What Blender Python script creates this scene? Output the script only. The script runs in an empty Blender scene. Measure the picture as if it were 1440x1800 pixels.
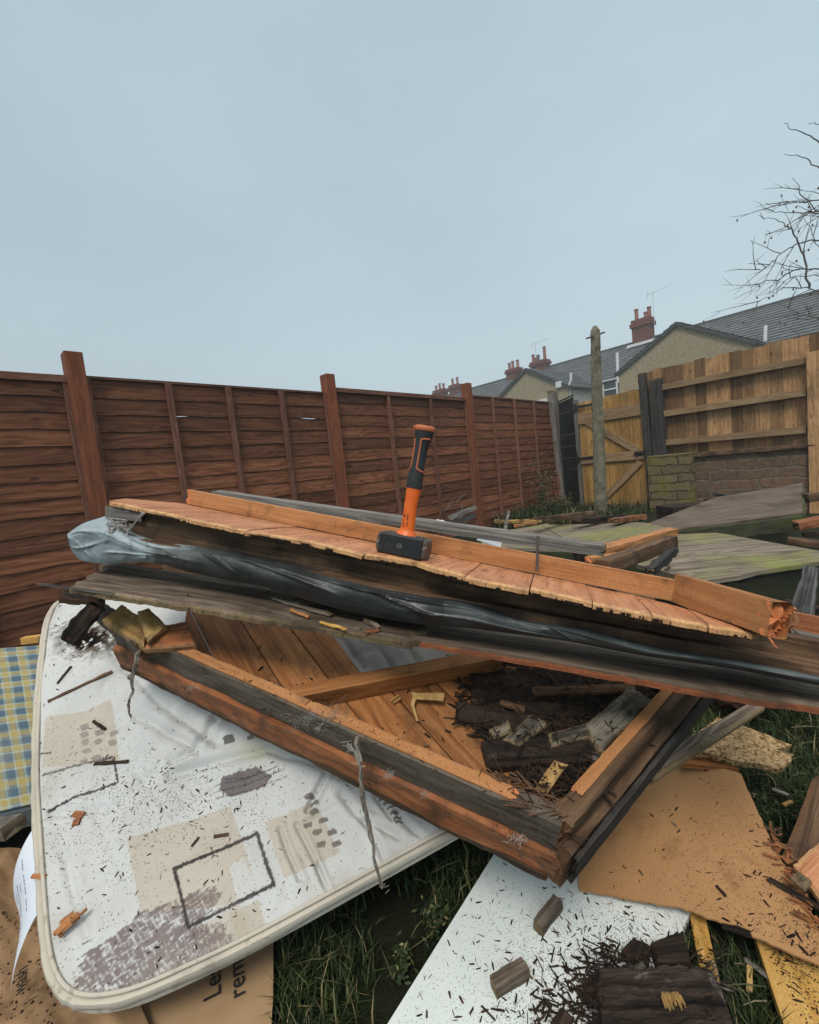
import bpy, bmesh, math, random
import numpy as np
from mathutils import Vector, Matrix, noise as MN
rnd = random.Random(7)
S = bpy.context.scene
C = S.collection
# ------------------------------------------------------------ camera
F = 780.0; CX = 720.0; CY = 900.0; EYE = Vector((0, 0, 0.98))
_R = math.radians(6.0); _P = math.radians(5.24)
_f = Vector((0, math.cos(_P), -math.sin(_P))); _r0 = Vector((1, 0, 0)); _u0 = _r0.cross(_f)
_r = _r0 * math.cos(_R) - _u0 * math.sin(_R); _u = _u0 * math.cos(_R) + _r0 * math.sin(_R)
cam = bpy.data.cameras.new('camera'); co = bpy.data.objects.new('camera', cam); C.objects.link(co)
cam.sensor_fit = 'HORIZONTAL'; cam.sensor_width = 36; cam.lens = 36 * F / 1440
cam.clip_start = 0.02; cam.clip_end = 3000
m = Matrix((( _r.x, _u.x, -_f.x, EYE.x), (_r.y, _u.y, -_f.y, EYE.y), (_r.z, _u.z, -_f.z, EYE.z), (0, 0, 0, 1)))
co.matrix_world = m
S.camera = co
S.view_settings.view_transform = 'Standard'; S.view_settings.look = 'None'
S.view_settings.exposure = 0.0; S.view_settings.gamma = 1.0
# ------------------------------------------------------------ sky + sun (overcast)
SUN_EL, SUN_AZ = math.radians(54), math.radians(196)
W = bpy.data.worlds.new('World'); S.world = W; W.use_nodes = True
nt = W.node_tree; nt.nodes.clear()
def wn(t, **k):
    n = nt.nodes.new(t)
    for a, b in k.items(): setattr(n, a, b)
    return n
def wl(a, b): nt.links.new(a, b)
sky = wn('ShaderNodeTexSky', sky_type='NISHITA', sun_disc=False, sun_elevation=SUN_EL, sun_rotation=SUN_AZ)
tc = wn('ShaderNodeTexCoord'); sep = wn('ShaderNodeSeparateXYZ'); wl(tc.outputs['Generated'], sep.inputs[0])
cr = wn('ShaderNodeValToRGB'); wl(sep.outputs['Z'], cr.inputs[0])
e = cr.color_ramp.elements
e[0].position = 0.0; e[0].color = (.590, .705, .755, 1)
e[1].position = 1.0; e[1].color = (1.6, 1.5, 1.36, 1)
for p, c in ((.20, (.548, .675, .737, 1)), (.45, (.492, .625, .702, 1)), (.69, (.480, .618, .695, 1)), (.80, (.75, .79, .80, 1))):
    q = e.new(p); q.color = c
ns = wn('ShaderNodeTexNoise'); ns.inputs['Scale'].default_value = 1.6; ns.inputs['Detail'].default_value = 4
mp = wn('ShaderNodeMapping'); mp.inputs['Scale'].default_value = (1, 1, 2.2); wl(tc.outputs['Generated'], mp.inputs[0]); wl(mp.outputs[0], ns.inputs[0])
mr = wn('ShaderNodeMapRange'); wl(ns.outputs[0], mr.inputs[0])
mr.inputs[1].default_value = .3; mr.inputs[2].default_value = .7; mr.inputs[3].default_value = .94; mr.inputs[4].default_value = 1.06
mx = wn('ShaderNodeMix', data_type='RGBA', blend_type='MULTIPLY'); mx.inputs[0].default_value = 1
wl(cr.outputs[0], mx.inputs[6]); wl(mr.outputs[0], mx.inputs[7])
# east-west drift: the cloud is thinner to the right
mr2 = wn('ShaderNodeMapRange'); wl(sep.outputs['X'], mr2.inputs[0])
mr2.inputs[1].default_value = -.7; mr2.inputs[2].default_value = .7; mr2.inputs[3].default_value = .93; mr2.inputs[4].default_value = 1.07
mx2 = wn('ShaderNodeMix', data_type='RGBA', blend_type='MULTIPLY'); mx2.inputs[0].default_value = 1
wl(mx.outputs[2], mx2.inputs[6]); wl(mr2.outputs[0], mx2.inputs[7])
bg1 = wn('ShaderNodeBackground'); bg1.inputs[1].default_value = 0.05; wl(sky.outputs[0], bg1.inputs[0])
bg2 = wn('ShaderNodeBackground'); bg2.inputs[1].default_value = 1.0; wl(mx2.outputs[2], bg2.inputs[0])
ms = wn('ShaderNodeMixShader'); ms.inputs[0].default_value = .95; wl(bg1.outputs[0], ms.inputs[1]); wl(bg2.outputs[0], ms.inputs[2])
wo = wn('ShaderNodeOutputWorld'); wl(ms.outputs[0], wo.inputs[0])
sl = bpy.data.lights.new('sun', 'SUN'); sl.energy = 2.2; sl.angle = math.radians(20); sl.color = (1, .93, .83)
so = bpy.data.objects.new('sun', sl); C.objects.link(so)
sd = Vector((math.sin(SUN_AZ) * math.cos(SUN_EL), math.cos(SUN_AZ) * math.cos(SUN_EL), math.sin(SUN_EL)))
so.rotation_euler = sd.to_track_quat('Z', 'Y').to_euler(); so.location = (0, 0, 10)

# ------------------------------------------------------------ measuring: rays of the photograph
def ray(x, y): return _f + _r * ((x - CX) / F) - _u * ((y - CY) / F)
def D(x, y, Y):
    d = ray(x, y); return EYE + d * (Y / d.y)
def G(x, y, z=0.0):
    d = ray(x, y); return EYE + d * ((z - EYE.z) / d.z)
class Plane:
    def __init__(s, a, b, c):
        s.p = Vector(a); s.n = (Vector(b) - s.p).cross(Vector(c) - s.p).normalized()
        if s.n.z < 0: s.n = -s.n
    def on(s, x, y, off=0.0):
        d = ray(x, y); q = s.p + s.n * off
        return EYE + d * ((q - EYE).dot(s.n) / d.dot(s.n))
    def dirn(s, x, y):
        d = ray(x, y); return (d - s.n * s.n.dot(d)).normalized()
def lerp(a, b, t): return a + (b - a) * t
def nz(p, f, seed=0): return MN.noise(Vector((p[0] * f + seed * 7.31, p[1] * f + seed * 3.7, p[2] * f + seed * 1.9)))
def nz1(x, f, seed=0): return MN.noise(Vector((x * f, seed * 5.17 + .3, seed * 2.3 + .7)))

# ------------------------------------------------------------ mesh builder
class MB:
    def __init__(s): s.v = []; s.f = []; s.uv = []; s.mi = []; s.ti = []; s.to = []; s.sm = []
    def vert(s, p, tint=.5, torn=0.0):
        s.v.append((p[0], p[1], p[2])); s.ti.append(tint); s.to.append(torn); return len(s.v) - 1
    def face(s, idx, uvs, mi=0, sm=False): s.f.append(tuple(idx)); s.uv.append(uvs); s.mi.append(mi); s.sm.append(sm)
    def box(s, o, ax, ay, az, tint=None, mi=0, uo=None):
        """o = corner, three edge vectors; grain runs along ax"""
        o = Vector(o); ax = Vector(ax); ay = Vector(ay); az = Vector(az)
        if ax.cross(ay).dot(az) < 0: o = o + ay; ay = -ay
        t = rnd.random() if tint is None else tint
        uo = uo or (rnd.uniform(0, 30), rnd.uniform(0, 30))
        L, Wd, Hh = ax.length, ay.length, az.length
        P = [o, o + ax, o + ax + ay, o + ay, o + az, o + ax + az, o + ax + ay + az, o + ay + az]
        b = [s.vert(p, t) for p in P]
        q = lambda u0, v0, u1, v1: [(uo[0] + u0, uo[1] + v0), (uo[0] + u1, uo[1] + v0), (uo[0] + u1, uo[1] + v1), (uo[0] + u0, uo[1] + v1)]
        s.face([b[4], b[5], b[6], b[7]], q(0, 0, L, Wd), mi)
        s.face([b[1], b[0], b[3], b[2]], q(0, 0, L, Wd), mi)
        s.face([b[0], b[1], b[5], b[4]], q(0, 3, L, 3 + Hh), mi)
        s.face([b[2], b[3], b[7], b[6]], q(0, 4, L, 4 + Hh), mi)
        s.face([b[1], b[2], b[6], b[5]], q(0, 5, Wd * .2, 5 + Hh), mi)
        s.face([b[3], b[0], b[4], b[7]], q(0, 6, Wd * .2, 6 + Hh), mi)
    def slab(s, a, b, c, d, th, nu=24, nv=6, rag=(0, 0, 0, 0), amp=0.0, fr=12, seed=None, tint=None, up=None, torn=.02, flip=False, bow=0.0, ragf=1.0, nt=1, chamf=.35, aniso=0):
        """top quad a-b-c-d (grain a->b), thickness th below it; rag = how far each edge a-b, b-c, c-d, d-a is torn in"""
        a, b, c, d = Vector(a), Vector(b), Vector(c), Vector(d)
        seed = rnd.uniform(0, 90) if seed is None else seed
        t0 = rnd.random() if tint is None else tint
        n = (b - a).cross(d - a).normalized()
        if up is None:
            if n.z < 0: n = -n
        elif n.dot(up) < 0: n = -n
        mir = (b - a).cross(d - a).dot(n) < 0
        L = ((b - a).length + (c - d).length) / 2; Wd = ((d - a).length + (c - b).length) / 2
        uo = (rnd.uniform(0, 30), rnd.uniform(0, 30))
        def rg(x, k, A):
            if A <= 0: return 0
            q = .38 + .5 * nz1(x, 5 * ragf, seed + k) + .30 * round(3.2 * nz1(x, 17 * ragf, seed + k + 3)) / 2 + .22 * nz1(x, 62 * ragf, seed + k + 5) + .14 * nz1(x, 210 * ragf, seed + k + 8); q = max(-.1, q)
            return A * q
        top = []; bot = []
        for i in range(nu + 1):
            sx = i / nu; e0 = rg(sx * L, 1, rag[0]) / Wd; e2 = rg(sx * L, 20, rag[2]) / Wd
            rt = []; rb = []
            for j in range(nv + 1):
                tx = j / nv
                f3 = rg(tx * Wd, 40, rag[3]) / L; f1 = rg(tx * Wd, 60, rag[1]) / L
                S_ = f3 + sx * (1 - f3 - f1); T_ = e0 + tx * (1 - e0 - e2)
                p = lerp(lerp(a, b, S_), lerp(d, c, S_), T_)
                tr = 0
                if torn > 0:
                    ds = []
                    if rag[0] > 0: ds.append(tx * Wd)
                    if rag[2] > 0: ds.append((1 - tx) * Wd)
                    if rag[3] > 0: ds.append(sx * L)
                    if rag[1] > 0: ds.append((1 - sx) * L)
                    if ds: tr = max(0, 1 - min(ds) / torn)
                pa = p if not aniso else (S_ * L * aniso, T_ * Wd, 0)
                h = amp * nz(pa, fr, seed) + amp * .5 * nz(pa, fr * 4, seed) if amp else 0
                if aniso: h -= amp * .9 * max(0, .35 - abs(nz(pa, fr * .7, seed + 3))) * 2
                h += bow * (1 - (2 * sx - 1) ** 2)
                h -= chamf * th * tr ** 1.5
                pt = p + n * h
                rt.append(s.vert(pt, t0, tr)); rb.append((pt - n * (th - .5 * th * tr * 0), S_, T_, tr))
            top.append(rt); bot.append(rb)
        bi = [[s.vert(x[0], t0, x[3] * .6) for x in r_] for r_ in bot]
        UV = lambda i, j: (uo[0] + bot[i][j][1] * L, uo[1] + bot[i][j][2] * Wd)
        def add(idx, uvs, sm=False): 
            if mir: idx = idx[::-1]; uvs = uvs[::-1]
            s.face(idx, uvs, 0, sm)
        for i in range(nu):
            for j in range(nv):
                add([top[i][j], top[i + 1][j], top[i + 1][j + 1], top[i][j + 1]], [UV(i, j), UV(i + 1, j), UV(i + 1, j + 1), UV(i, j + 1)], amp > 0)
                add([bi[i][j + 1], bi[i + 1][j + 1], bi[i + 1][j], bi[i][j]], [UV(i, j + 1), UV(i + 1, j + 1), UV(i + 1, j), UV(i, j)])
        dv = lambda q, k: (q[0] + .0, q[1] + k)
        for i in range(nu):
            for j, sg in ((0, 1), (nv, -1)):
                x, y = (i, i + 1) if sg > 0 else (i + 1, i)
                add([bi[x][j], bi[y][j], top[y][j], top[x][j]], [dv(UV(x, j), 9), dv(UV(y, j), 9), dv(UV(y, j), 9 + th), dv(UV(x, j), 9 + th)])
        for j in range(nv):
            for i, sg in ((nu, 1), (0, -1)):
                x, y = (j, j + 1) if sg > 0 else (j + 1, j)
                vv = lambda k, z: (uo[0] + 17 + z * 16, uo[1] + bot[i][k][2] * Wd)
                add([bi[i][x], bi[i][y], top[i][y], top[i][x]], [vv(x, 0), vv(y, 0), vv(y, th), vv(x, th)])
    def beam(s, A, B, up, w, h, nu=14, nw=3, nh=3, end=(0, 0), amp=.0, fr=20, tint=None, seed=None, taper=1.0, cap=True):
        """bar along A->B (centre line), w across, h along up; ends torn by end metres"""
        A, B = Vector(A), Vector(B); ax = (B - A); L = ax.length; ax.normalize()
        side = ax.cross(Vector(up)).normalized(); upv = side.cross(ax).normalized()
        seed = rnd.uniform(0, 90) if seed is None else seed; t0 = rnd.random() if tint is None else tint
        uo = (rnd.uniform(0, 30), rnd.uniform(0, 30))
        ring = []
        for i in range(nw): ring.append((-.5 + i / nw, -.5))
        for i in range(nh): ring.append((.5, -.5 + i / nh))
        for i in range(nw): ring.append((.5 - i / nw, .5))
        for i in range(nh): ring.append((-.5, .5 - i / nh))
        K = len(ring); per = [0]
        for k in range(K):
            q, z = ring[k], ring[(k + 1) % K]; per.append(per[-1] + math.hypot((q[0] - z[0]) * w, (q[1] - z[1]) * h))
        rows = []
        for i in range(nu + 1):
            t = i / nu; row = []
            for k, (x, y) in enumerate(ring):
                x2, y2 = x, y
                if abs(x) > .49 and abs(y) > .49: x2 *= .965; y2 *= .965
                ee = 0; tr = 0
                lat = Vector((x * w, y * h, 0))
                if end[0] > 0 and i == 0: ee = end[0] * (.2 + 1.2 * abs(nz(lat, 90, seed)) + .7 * abs(nz(lat, 25, seed + 1))); tr = 1
                if end[1] > 0 and i == nu: ee = -end[1] * (.2 + 1.2 * abs(nz(lat, 90, seed + 2)) + .7 * abs(nz(lat, 25, seed + 3))); tr = 1
                sc = lerp(1.0, taper, t)
                p = A + ax * (t * L + ee) + side * (x2 * w * sc) + upv * (y2 * h * sc)
                if amp: 
                    pl = Vector((t * L, x * w * 3, y * h * 3))
                    p += (side * x + upv * y) * 2 * amp * (nz(pl, fr, seed) + .5 * nz(pl, fr * 3, seed))
                row.append(s.vert(p, t0, tr))
            rows.append(row)
        for i in range(nu):
            for k in range(K):
                k2 = (k + 1) % K
                u0, u1 = uo[0] + i / nu * L, uo[0] + (i + 1) / nu * L
                s.face([rows[i][k], rows[i][k2], rows[i + 1][k2], rows[i + 1][k]][::-1], [(u0, uo[1] + per[k]), (u0, uo[1] + per[k + 1]), (u1, uo[1] + per[k + 1]), (u1, uo[1] + per[k])][::-1], 0, amp > 0)
        for i, e_, sg in ((0, end[0], -1), (nu, end[1], 1)):
            inner = []
            base = A + ax * (i / nu * L)
            pr = rows[i]
            for shr, dp in ((.55, 1), (.0, 1)):
                nr = []
                for k, (x, y) in enumerate(ring):
                    q = Vector((x * shr * w, y * shr * h, 0))
                    ee = e_ * (-.9 * abs(nz(q, 120, seed + 5)) - .2) if e_ else 0
                    sc = taper if i else 1
                    nr.append(s.vert(base + ax * (sg * ee) + side * (x * shr * w * sc) + upv * (y * shr * h * sc), t0, 1 if e_ else .25))
                for k in range(K):
                    k2 = (k + 1) % K
                    idx = [pr[k], pr[k2], nr[k2], nr[k]]
                    if sg > 0: idx = idx[::-1]
                    R = lambda q, f_: (uo[0] + 13 + ring[q][0] * w * f_ * 16, uo[1] + 13 + ring[q][1] * h * f_)
                    uvs = [R(k, 1), R(k2, 1), R(k2, shr), R(k, shr)]
                    if sg > 0: uvs = uvs[::-1]
                    s.face(idx, uvs)
                pr = nr
    def tube(s, pts, rad, sides=8, tint=None, cap=True):
        pts = [Vector(p) for p in pts]; n = len(pts); t0 = rnd.random() if tint is None else tint
        if not hasattr(rad, '__len__'): rad = [rad] * n
        ref = Vector((.13, .31, .94)); rows = []; dist = 0; uo = rnd.uniform(0, 20)
        for i, p in enumerate(pts):
            t = (pts[min(i + 1, n - 1)] - pts[max(i - 1, 0)]).normalized()
            a = t.cross(ref)
            if a.length < 1e-3: a = t.cross(Vector((1, 0, 0)))
            a.normalize(); b_ = t.cross(a)
            if i: dist += (p - pts[i - 1]).length
            rows.append(([s.vert(p + (a * math.cos(6.2832 * k / sides) + b_ * math.sin(6.2832 * k / sides)) * rad[i], t0) for k in range(sides)], dist))
        for i in range(n - 1):
            for k in range(sides):
                k2 = (k + 1) % sides; r0 = 6.28 * rad[i] / sides
                s.face([rows[i][0][k], rows[i][0][k2], rows[i + 1][0][k2], rows[i + 1][0][k]], [(uo + rows[i][1], k * r0), (uo + rows[i][1], (k + 1) * r0), (uo + rows[i + 1][1], (k + 1) * r0), (uo + rows[i + 1][1], k * r0)], 0, True)
        if cap and sides > 2:
            s.face(rows[0][0][::-1], [(uo, .01 * k) for k in range(sides)]); s.face(rows[-1][0], [(uo, .01 * k) for k in range(sides)])
    def grid(s, fn, nu, nv, tint=.5, sm=True, closed=False):
        ix = [[s.vert(*fn(i / nu, j / nv)) if False else s.vert(fn(i / nu, j / nv), tint) for j in range(nv + 1)] for i in range(nu + 1)]
        for i in range(nu):
            for j in range(nv):
                s.face([ix[i][j], ix[i + 1][j], ix[i + 1][j + 1], ix[i][j + 1]], [(i / nu, j / nv), ((i + 1) / nu, j / nv), ((i + 1) / nu, (j + 1) / nv), (i / nu, (j + 1) / nv)], 0, sm)
        return ix
    def prism(s, pts, vec, tint=.5, gd=None, uo=None):
        """flat polygon extruded by vec; uv in metres with the grain along gd"""
        pts = [Vector(p) for p in pts]; vec = Vector(vec); n = len(pts)
        gd = Vector(gd).normalized() if gd is not None else (pts[1] - pts[0]).normalized()
        nn = vec.normalized(); g2 = nn.cross(gd).normalized(); uo = uo or (rnd.uniform(0, 30), rnd.uniform(0, 30))
        nrm = Vector((0, 0, 0))
        for i in range(n): nrm += (pts[i] - pts[0]).cross(pts[(i + 1) % n] - pts[0])
        if nrm.dot(vec) < 0: pts = pts[::-1]
        UV = lambda p: (uo[0] + (p - pts[0]).dot(gd), uo[1] + (p - pts[0]).dot(g2))
        a = [s.vert(p, tint) for p in pts]; b = [s.vert(p + vec, tint) for p in pts]
        s.face(b, [UV(p) for p in pts]); s.face(a[::-1], [UV(p) for p in pts[::-1]])
        H_ = vec.length; per = 0
        for i in range(n):
            j = (i + 1) % n; l = (pts[j] - pts[i]).length
            s.face([a[i], a[j], b[j], b[i]], [(uo[0] + per, 9), (uo[0] + per + l, 9), (uo[0] + per + l, 9 + H_), (uo[0] + per, 9 + H_)]); per += l
    def build(s, name, mat, parent=None, bevel=0, label=None, cat=None, group=None, kind=None):
        me = bpy.data.meshes.new(name)
        V = np.array(s.v, dtype=np.float64)
        lo, hi = V.min(0), V.max(0); org = np.array([(lo[0] + hi[0]) / 2, (lo[1] + hi[1]) / 2, lo[2]])
        me.from_pydata((V - org).tolist(), [], s.f)
        ul = me.uv_layers.new(name='UVMap'); fl = [c for q in s.uv for p in q for c in p]
        ul.data.foreach_set('uv', fl)
        at = me.attributes.new('tint', 'FLOAT', 'POINT'); at.data.foreach_set('value', s.ti)
        at = me.attributes.new('torn', 'FLOAT', 'POINT'); at.data.foreach_set('value', s.to)
        me.polygons.foreach_set('use_smooth', s.sm)
        mats = mat if isinstance(mat, (list, tuple)) else [mat]
        for q in mats: me.materials.append(q)
        if len(mats) > 1: me.polygons.foreach_set('material_index', s.mi)
        me.update()
        if any(s.sm) and len(s.f) < 60000: me.set_sharp_from_angle(angle=math.radians(38))
        o = bpy.data.objects.new(name, me); C.objects.link(o)
        link(o, Vector(org), parent)
        if bevel:
            bv = o.modifiers.new('bevel', 'BEVEL'); bv.width = bevel; bv.segments = 2; bv.limit_method = 'ANGLE'; bv.angle_limit = math.radians(50)
        tag(o, label, cat, group, kind)
        return o
WLOC = {}
def link(o, w, parent):
    if parent is not None:
        o.parent = parent; o.location = w - WLOC[parent.name]
    else: o.location = w
    WLOC[o.name] = Vector(w)
def tag(o, label=None, cat=None, group=None, kind=None):
    if label: o['label'] = label
    if cat: o['category'] = cat
    if group: o['group'] = group
    if kind: o['kind'] = kind
    return o
def thing(name, loc, label, cat, group=None):
    o = bpy.data.objects.new(name, None); C.objects.link(o); o.empty_display_size = .1
    link(o, Vector(loc), None); return tag(o, label, cat, group)
def part(name, mat, parent, fn, bevel=0, label=None):
    b = MB(); fn(b); return b.build(name, mat, parent, bevel, label)
def text_part(name, s, mat, parent, o, xd, yd, size, ext=.0004):
    cu = bpy.data.curves.new(name, 'FONT'); cu.body = s; cu.size = size; cu.extrude = ext
    t = bpy.data.objects.new(name, cu); C.objects.link(t)
    bpy.context.view_layer.update()
    me = bpy.data.meshes.new_from_object(t.evaluated_get(bpy.context.evaluated_depsgraph_get()))
    bpy.data.objects.remove(t); me.materials.clear(); me.materials.append(mat); me.name = name
    q = bpy.data.objects.new(name, me); C.objects.link(q)
    xd = Vector(xd).normalized(); z = xd.cross(Vector(yd)).normalized(); yd = z.cross(xd)
    for v in me.vertices: v.co = xd * v.co.x + yd * v.co.y + z * v.co.z
    link(q, Vector(o), parent); return q

# ------------------------------------------------------------ materials
class NT:
    def __init__(s, name):
        s.m = bpy.data.materials.new(name); s.m.use_nodes = True; s.t = s.m.node_tree
        s.b = s.t.nodes['Principled BSDF']
    def n(s, t, **k):
        q = s.t.nodes.new(t)
        for a, b in k.items(): setattr(q, a, b)
        return q
    def l(s, a, b): s.t.links.new(a, b)
    def val(s, sock, v):
        if hasattr(v, 'node') : s.l(v, sock)
        elif v is not None: sock.default_value = v
    def math(s, op, a, b=None, c=None):
        q = s.n('ShaderNodeMath', operation=op)
        for i, v in enumerate((a, b, c)): 
            if v is not None: s.val(q.inputs[i], v)
        return q.outputs[0]
    def mix(s, f, a, b, bt='MIX'):
        q = s.n('ShaderNodeMix', data_type='RGBA', blend_type=bt)
        s.val(q.inputs[0], f)
        for i, v in ((6, a), (7, b)):
            if isinstance(v, tuple): v = v + (1,) if len(v) == 3 else v
            s.val(q.inputs[i], v)
        return q.outputs[2]
    def noise(s, vec, scale, detail=5, rough=.6, dist=0, out=0):
        q = s.n('ShaderNodeTexNoise'); s.l(vec, q.inputs['Vector'])
        q.inputs['Scale'].default_value = scale; q.inputs['Detail'].default_value = detail; q.inputs['Roughness'].default_value = rough; q.inputs['Distortion'].default_value = dist
        return q.outputs[out]
    def map(s, vec, scale=(1, 1, 1), loc=(0, 0, 0)):
        q = s.n('ShaderNodeMapping'); s.l(vec, q.inputs[0]); q.inputs['Scale'].default_value = scale; q.inputs['Location'].default_value = loc
        return q.outputs[0]
    def rng(s, v, a, b, c=0., d=1., smooth=False):
        q = s.n('ShaderNodeMapRange'); s.l(v, q.inputs[0])
        if smooth: q.interpolation_type = 'SMOOTHSTEP'
        for i, x in enumerate((a, b, c, d)): q.inputs[i + 1].default_value = x
        return q.outputs[0]
    def ramp(s, v, stops):
        q = s.n('ShaderNodeValToRGB'); s.l(v, q.inputs[0]); el = q.color_ramp.elements
        el[0].position = stops[0][0]; el[0].color = tuple(stops[0][1]) + (1,)
        el[1].position = stops[-1][0]; el[1].color = tuple(stops[-1][1]) + (1,)
        for p, c in stops[1:-1]:
            k = el.new(p); k.color = tuple(c) + (1,)
        return q.outputs[0]
    def uv(s): return s.n('ShaderNodeTexCoord').outputs['UV']
    def obj(s): return s.n('ShaderNodeTexCoord').outputs['Object']
    def attr(s, nm, out='Fac'):
        q = s.n('ShaderNodeAttribute'); q.attribute_name = nm; return q.outputs[out]
    def bump(s, h, st=.3, dist=.002, nrm=None):
        q = s.n('ShaderNodeBump'); s.l(h, q.inputs['Height']); q.inputs['Strength'].default_value = st; q.inputs['Distance'].default_value = dist
        if nrm is not None: s.l(nrm, q.inputs['Normal'])
        return q.outputs[0]
    def out(s, col, rough=.8, nrm=None, spec=.4):
        if isinstance(col, tuple): col = col + (1,) if len(col) == 3 else col
        s.val(s.b.inputs['Base Color'], col); s.val(s.b.inputs['Roughness'], rough)
        if nrm is not None: s.l(nrm, s.b.inputs['Normal'])
        s.b.inputs['Specular IOR Level'].default_value = spec
        return s.m
def wood(name, dark, mid, light, tornc=None, knots=.6, knotc=None, dirt=None, dirt_amt=.0, dirt_scale=5, gs=(3, 70), rough=.75, bump=.5, tint=.35, moss=None, moss_amt=0, moss_scale=3, spec=.3, cracks=.0, figure=.5, wet=0, con=1.0):
    k = NT(name); uv = k.uv(); ob = k.obj()
    if gs[1] >= 55 and name not in ('fence_stain', 'fence_batten_stain', 'arris_rail_timber', 'black_painted_timber'): gs = (gs[0] * 1.6, gs[1] * 2.1)
    fine = k.noise(k.map(uv, (gs[0], gs[1], 1)), 1, 9, .74, .3)
    wob = k.noise(k.map(uv, (1.6, 9, 1)), 1, 3, .5, .6)
    # growth rings: v shifted by a slow wobble, then banded
    sp = k.n('ShaderNodeSeparateXYZ'); k.l(uv, sp.inputs[0])
    vv = k.math('ADD', k.math('MULTIPLY', sp.outputs[1], 40.0), k.math('MULTIPLY', wob, 14.0))
    ringv = k.math('MULTIPLY_ADD', k.math('SINE', k.math('MULTIPLY', vv, 3.0)), .5, .5)
    g = k.math('ADD', k.math('MULTIPLY', fine, 1 - .45 * figure), k.math('MULTIPLY', ringv, .45 * figure * .6))
    g = k.math('ADD', g, k.math('MULTIPLY', wob, .25))
    col = k.ramp(g, [(.57 - .15, tuple(lerp(m_, d_, min(1, con)) for d_, m_ in zip(dark, mid))), (.57, mid), (.57 + .19, tuple(lerp(m_, l_, min(1, con)) for l_, m_ in zip(light, mid)))])
    if knots > 0:
        vo = k.n('ShaderNodeTexVoronoi'); vo.feature = 'F1'; k.l(k.map(uv, (4.2, 12, 1)), vo.inputs['Vector']); vo.inputs['Scale'].default_value = 1
        kn = k.rng(vo.outputs['Distance'], .05, .17, 1, 0, True)
        rk = k.math('GREATER_THAN', k.n('ShaderNodeSeparateColor').outputs[0], .5) if False else None
        sc = k.n('ShaderNodeSeparateColor'); k.l(vo.outputs['Color'], sc.inputs[0])
        kn = k.math('MULTIPLY', kn, k.math('GREATER_THAN', sc.outputs[0], .35))
        col = k.mix(k.math('MULTIPLY', kn, knots), col, knotc or tuple(x * .45 for x in dark))
    tv = k.rng(k.attr('tint'), 0, 1, 1 - tint, 1 + tint * .8)
    col = k.mix(1.0, col, tv, 'MULTIPLY')
    sp_ = k.noise(ob, 240, 4, .75)
    col = k.mix(1.0, col, k.rng(sp_, .3, .7, .80, 1.18), 'MULTIPLY')
    if cracks > 0:
        ck = k.noise(k.map(uv, (1.3, 55, 1)), 1, 4, .7, .2)
        col = k.mix(k.math('MULTIPLY', k.rng(ck, .36, .42, 1, 0), cracks), col, tuple(x * .18 for x in dark))
    if tornc is not None:
        tn = k.attr('torn'); tno = k.noise(k.map(uv, (30, 140, 1)), 1, 4, .6)
        tf = k.rng(k.math('ADD', tn, k.math('MULTIPLY_ADD', tno, .9, -.45)), .35, .55)
        tcol = k.ramp(k.noise(k.map(uv, (70, 160, 1)), 1, 6, .75), [(.3, tuple(x * .45 for x in tornc)), (.5, tornc), (.75, tuple(min(1, x * 1.35) for x in tornc))])
        col = k.mix(tf, col, tcol)
    if dirt is not None and dirt_amt > 0:
        dn = k.noise(ob, dirt_scale, 8, .68, .4)
        col = k.mix(k.math('MULTIPLY', k.rng(dn, .62 - .3 * dirt_amt, .72 - .2 * dirt_amt), min(1, .5 + dirt_amt * .5)), col, dirt)
    if moss is not None:
        mn = k.noise(ob, moss_scale, 6, .6, .3); mf = k.noise(k.map(uv, (5, 60, 1)), 1, 5, .7)
        col = k.mix(k.rng(k.math('ADD', mn, k.math('MULTIPLY_ADD', mf, .35, -.17)), .62 - .3 * moss_amt, .8 - .25 * moss_amt), col, moss)
    r = rough
    if wet > 0:
        r = k.rng(k.noise(ob, 3.5, 6, .6), .55, .64, rough, max(.12, rough - wet))
    h = k.math('ADD', fine, k.math('MULTIPLY', k.noise(k.map(uv, (12, 260, 1)), 1, 3, .6), .5))
    return k.out(col, r, k.bump(h, bump, .003), spec)
def plain(name, c1, c2, scale=20, rough=.7, bump=.2, spec=.4, detail=6, bd=.002, lo=.35, hi=.65):
    k = NT(name); ob = k.obj(); f = k.noise(ob, scale, detail, .65)
    return k.out(k.mix(k.rng(f, lo, hi), c1, c2), rough, k.bump(k.noise(ob, scale * 3, 6, .65), bump, bd), spec)
M = {}
M['fence'] = wood('fence_stain', (.080, .027, .011), (.172, .062, .028), (.26, .112, .060), tornc=(.26, .15, .10), knots=.8, knotc=(.03, .012, .008), rough=.8, tint=.36, gs=(1.6, 55), bump=.7, cracks=.3)
M['fence_batten'] = wood('fence_batten_stain', (.105, .040, .023), (.18, .076, .048), (.25, .125, .088), knots=.5, dirt=(.25, .17, .13), dirt_amt=.15, dirt_scale=14, rough=.8, tint=.3)
M['fence_post'] = wood('fence_post_stain', (.13, .036, .015), (.215, .064, .027), (.27, .095, .045), knots=.6, dirt=(.09, .05, .04), dirt_amt=.35, dirt_scale=4, rough=.75, tint=.2, gs=(1.5, 45))
M['gate'] = wood('gate_timber', (.27, .135, .034), (.42, .235, .072), (.53, .33, .12), knots=.85, knotc=(.08, .035, .012), rough=.75, tint=.35, gs=(1.2, 45), dirt=(.14, .085, .04), dirt_amt=.2, dirt_scale=3)
M['close'] = wood('closeboard_timber', (.21, .105, .044), (.33, .185, .085), (.43, .27, .14), knots=.8, knotc=(.05, .025, .014), rough=.8, tint=.55, gs=(1.2, 45), dirt=(.10, .07, .05), dirt_amt=.35, dirt_scale=2.5)
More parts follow.
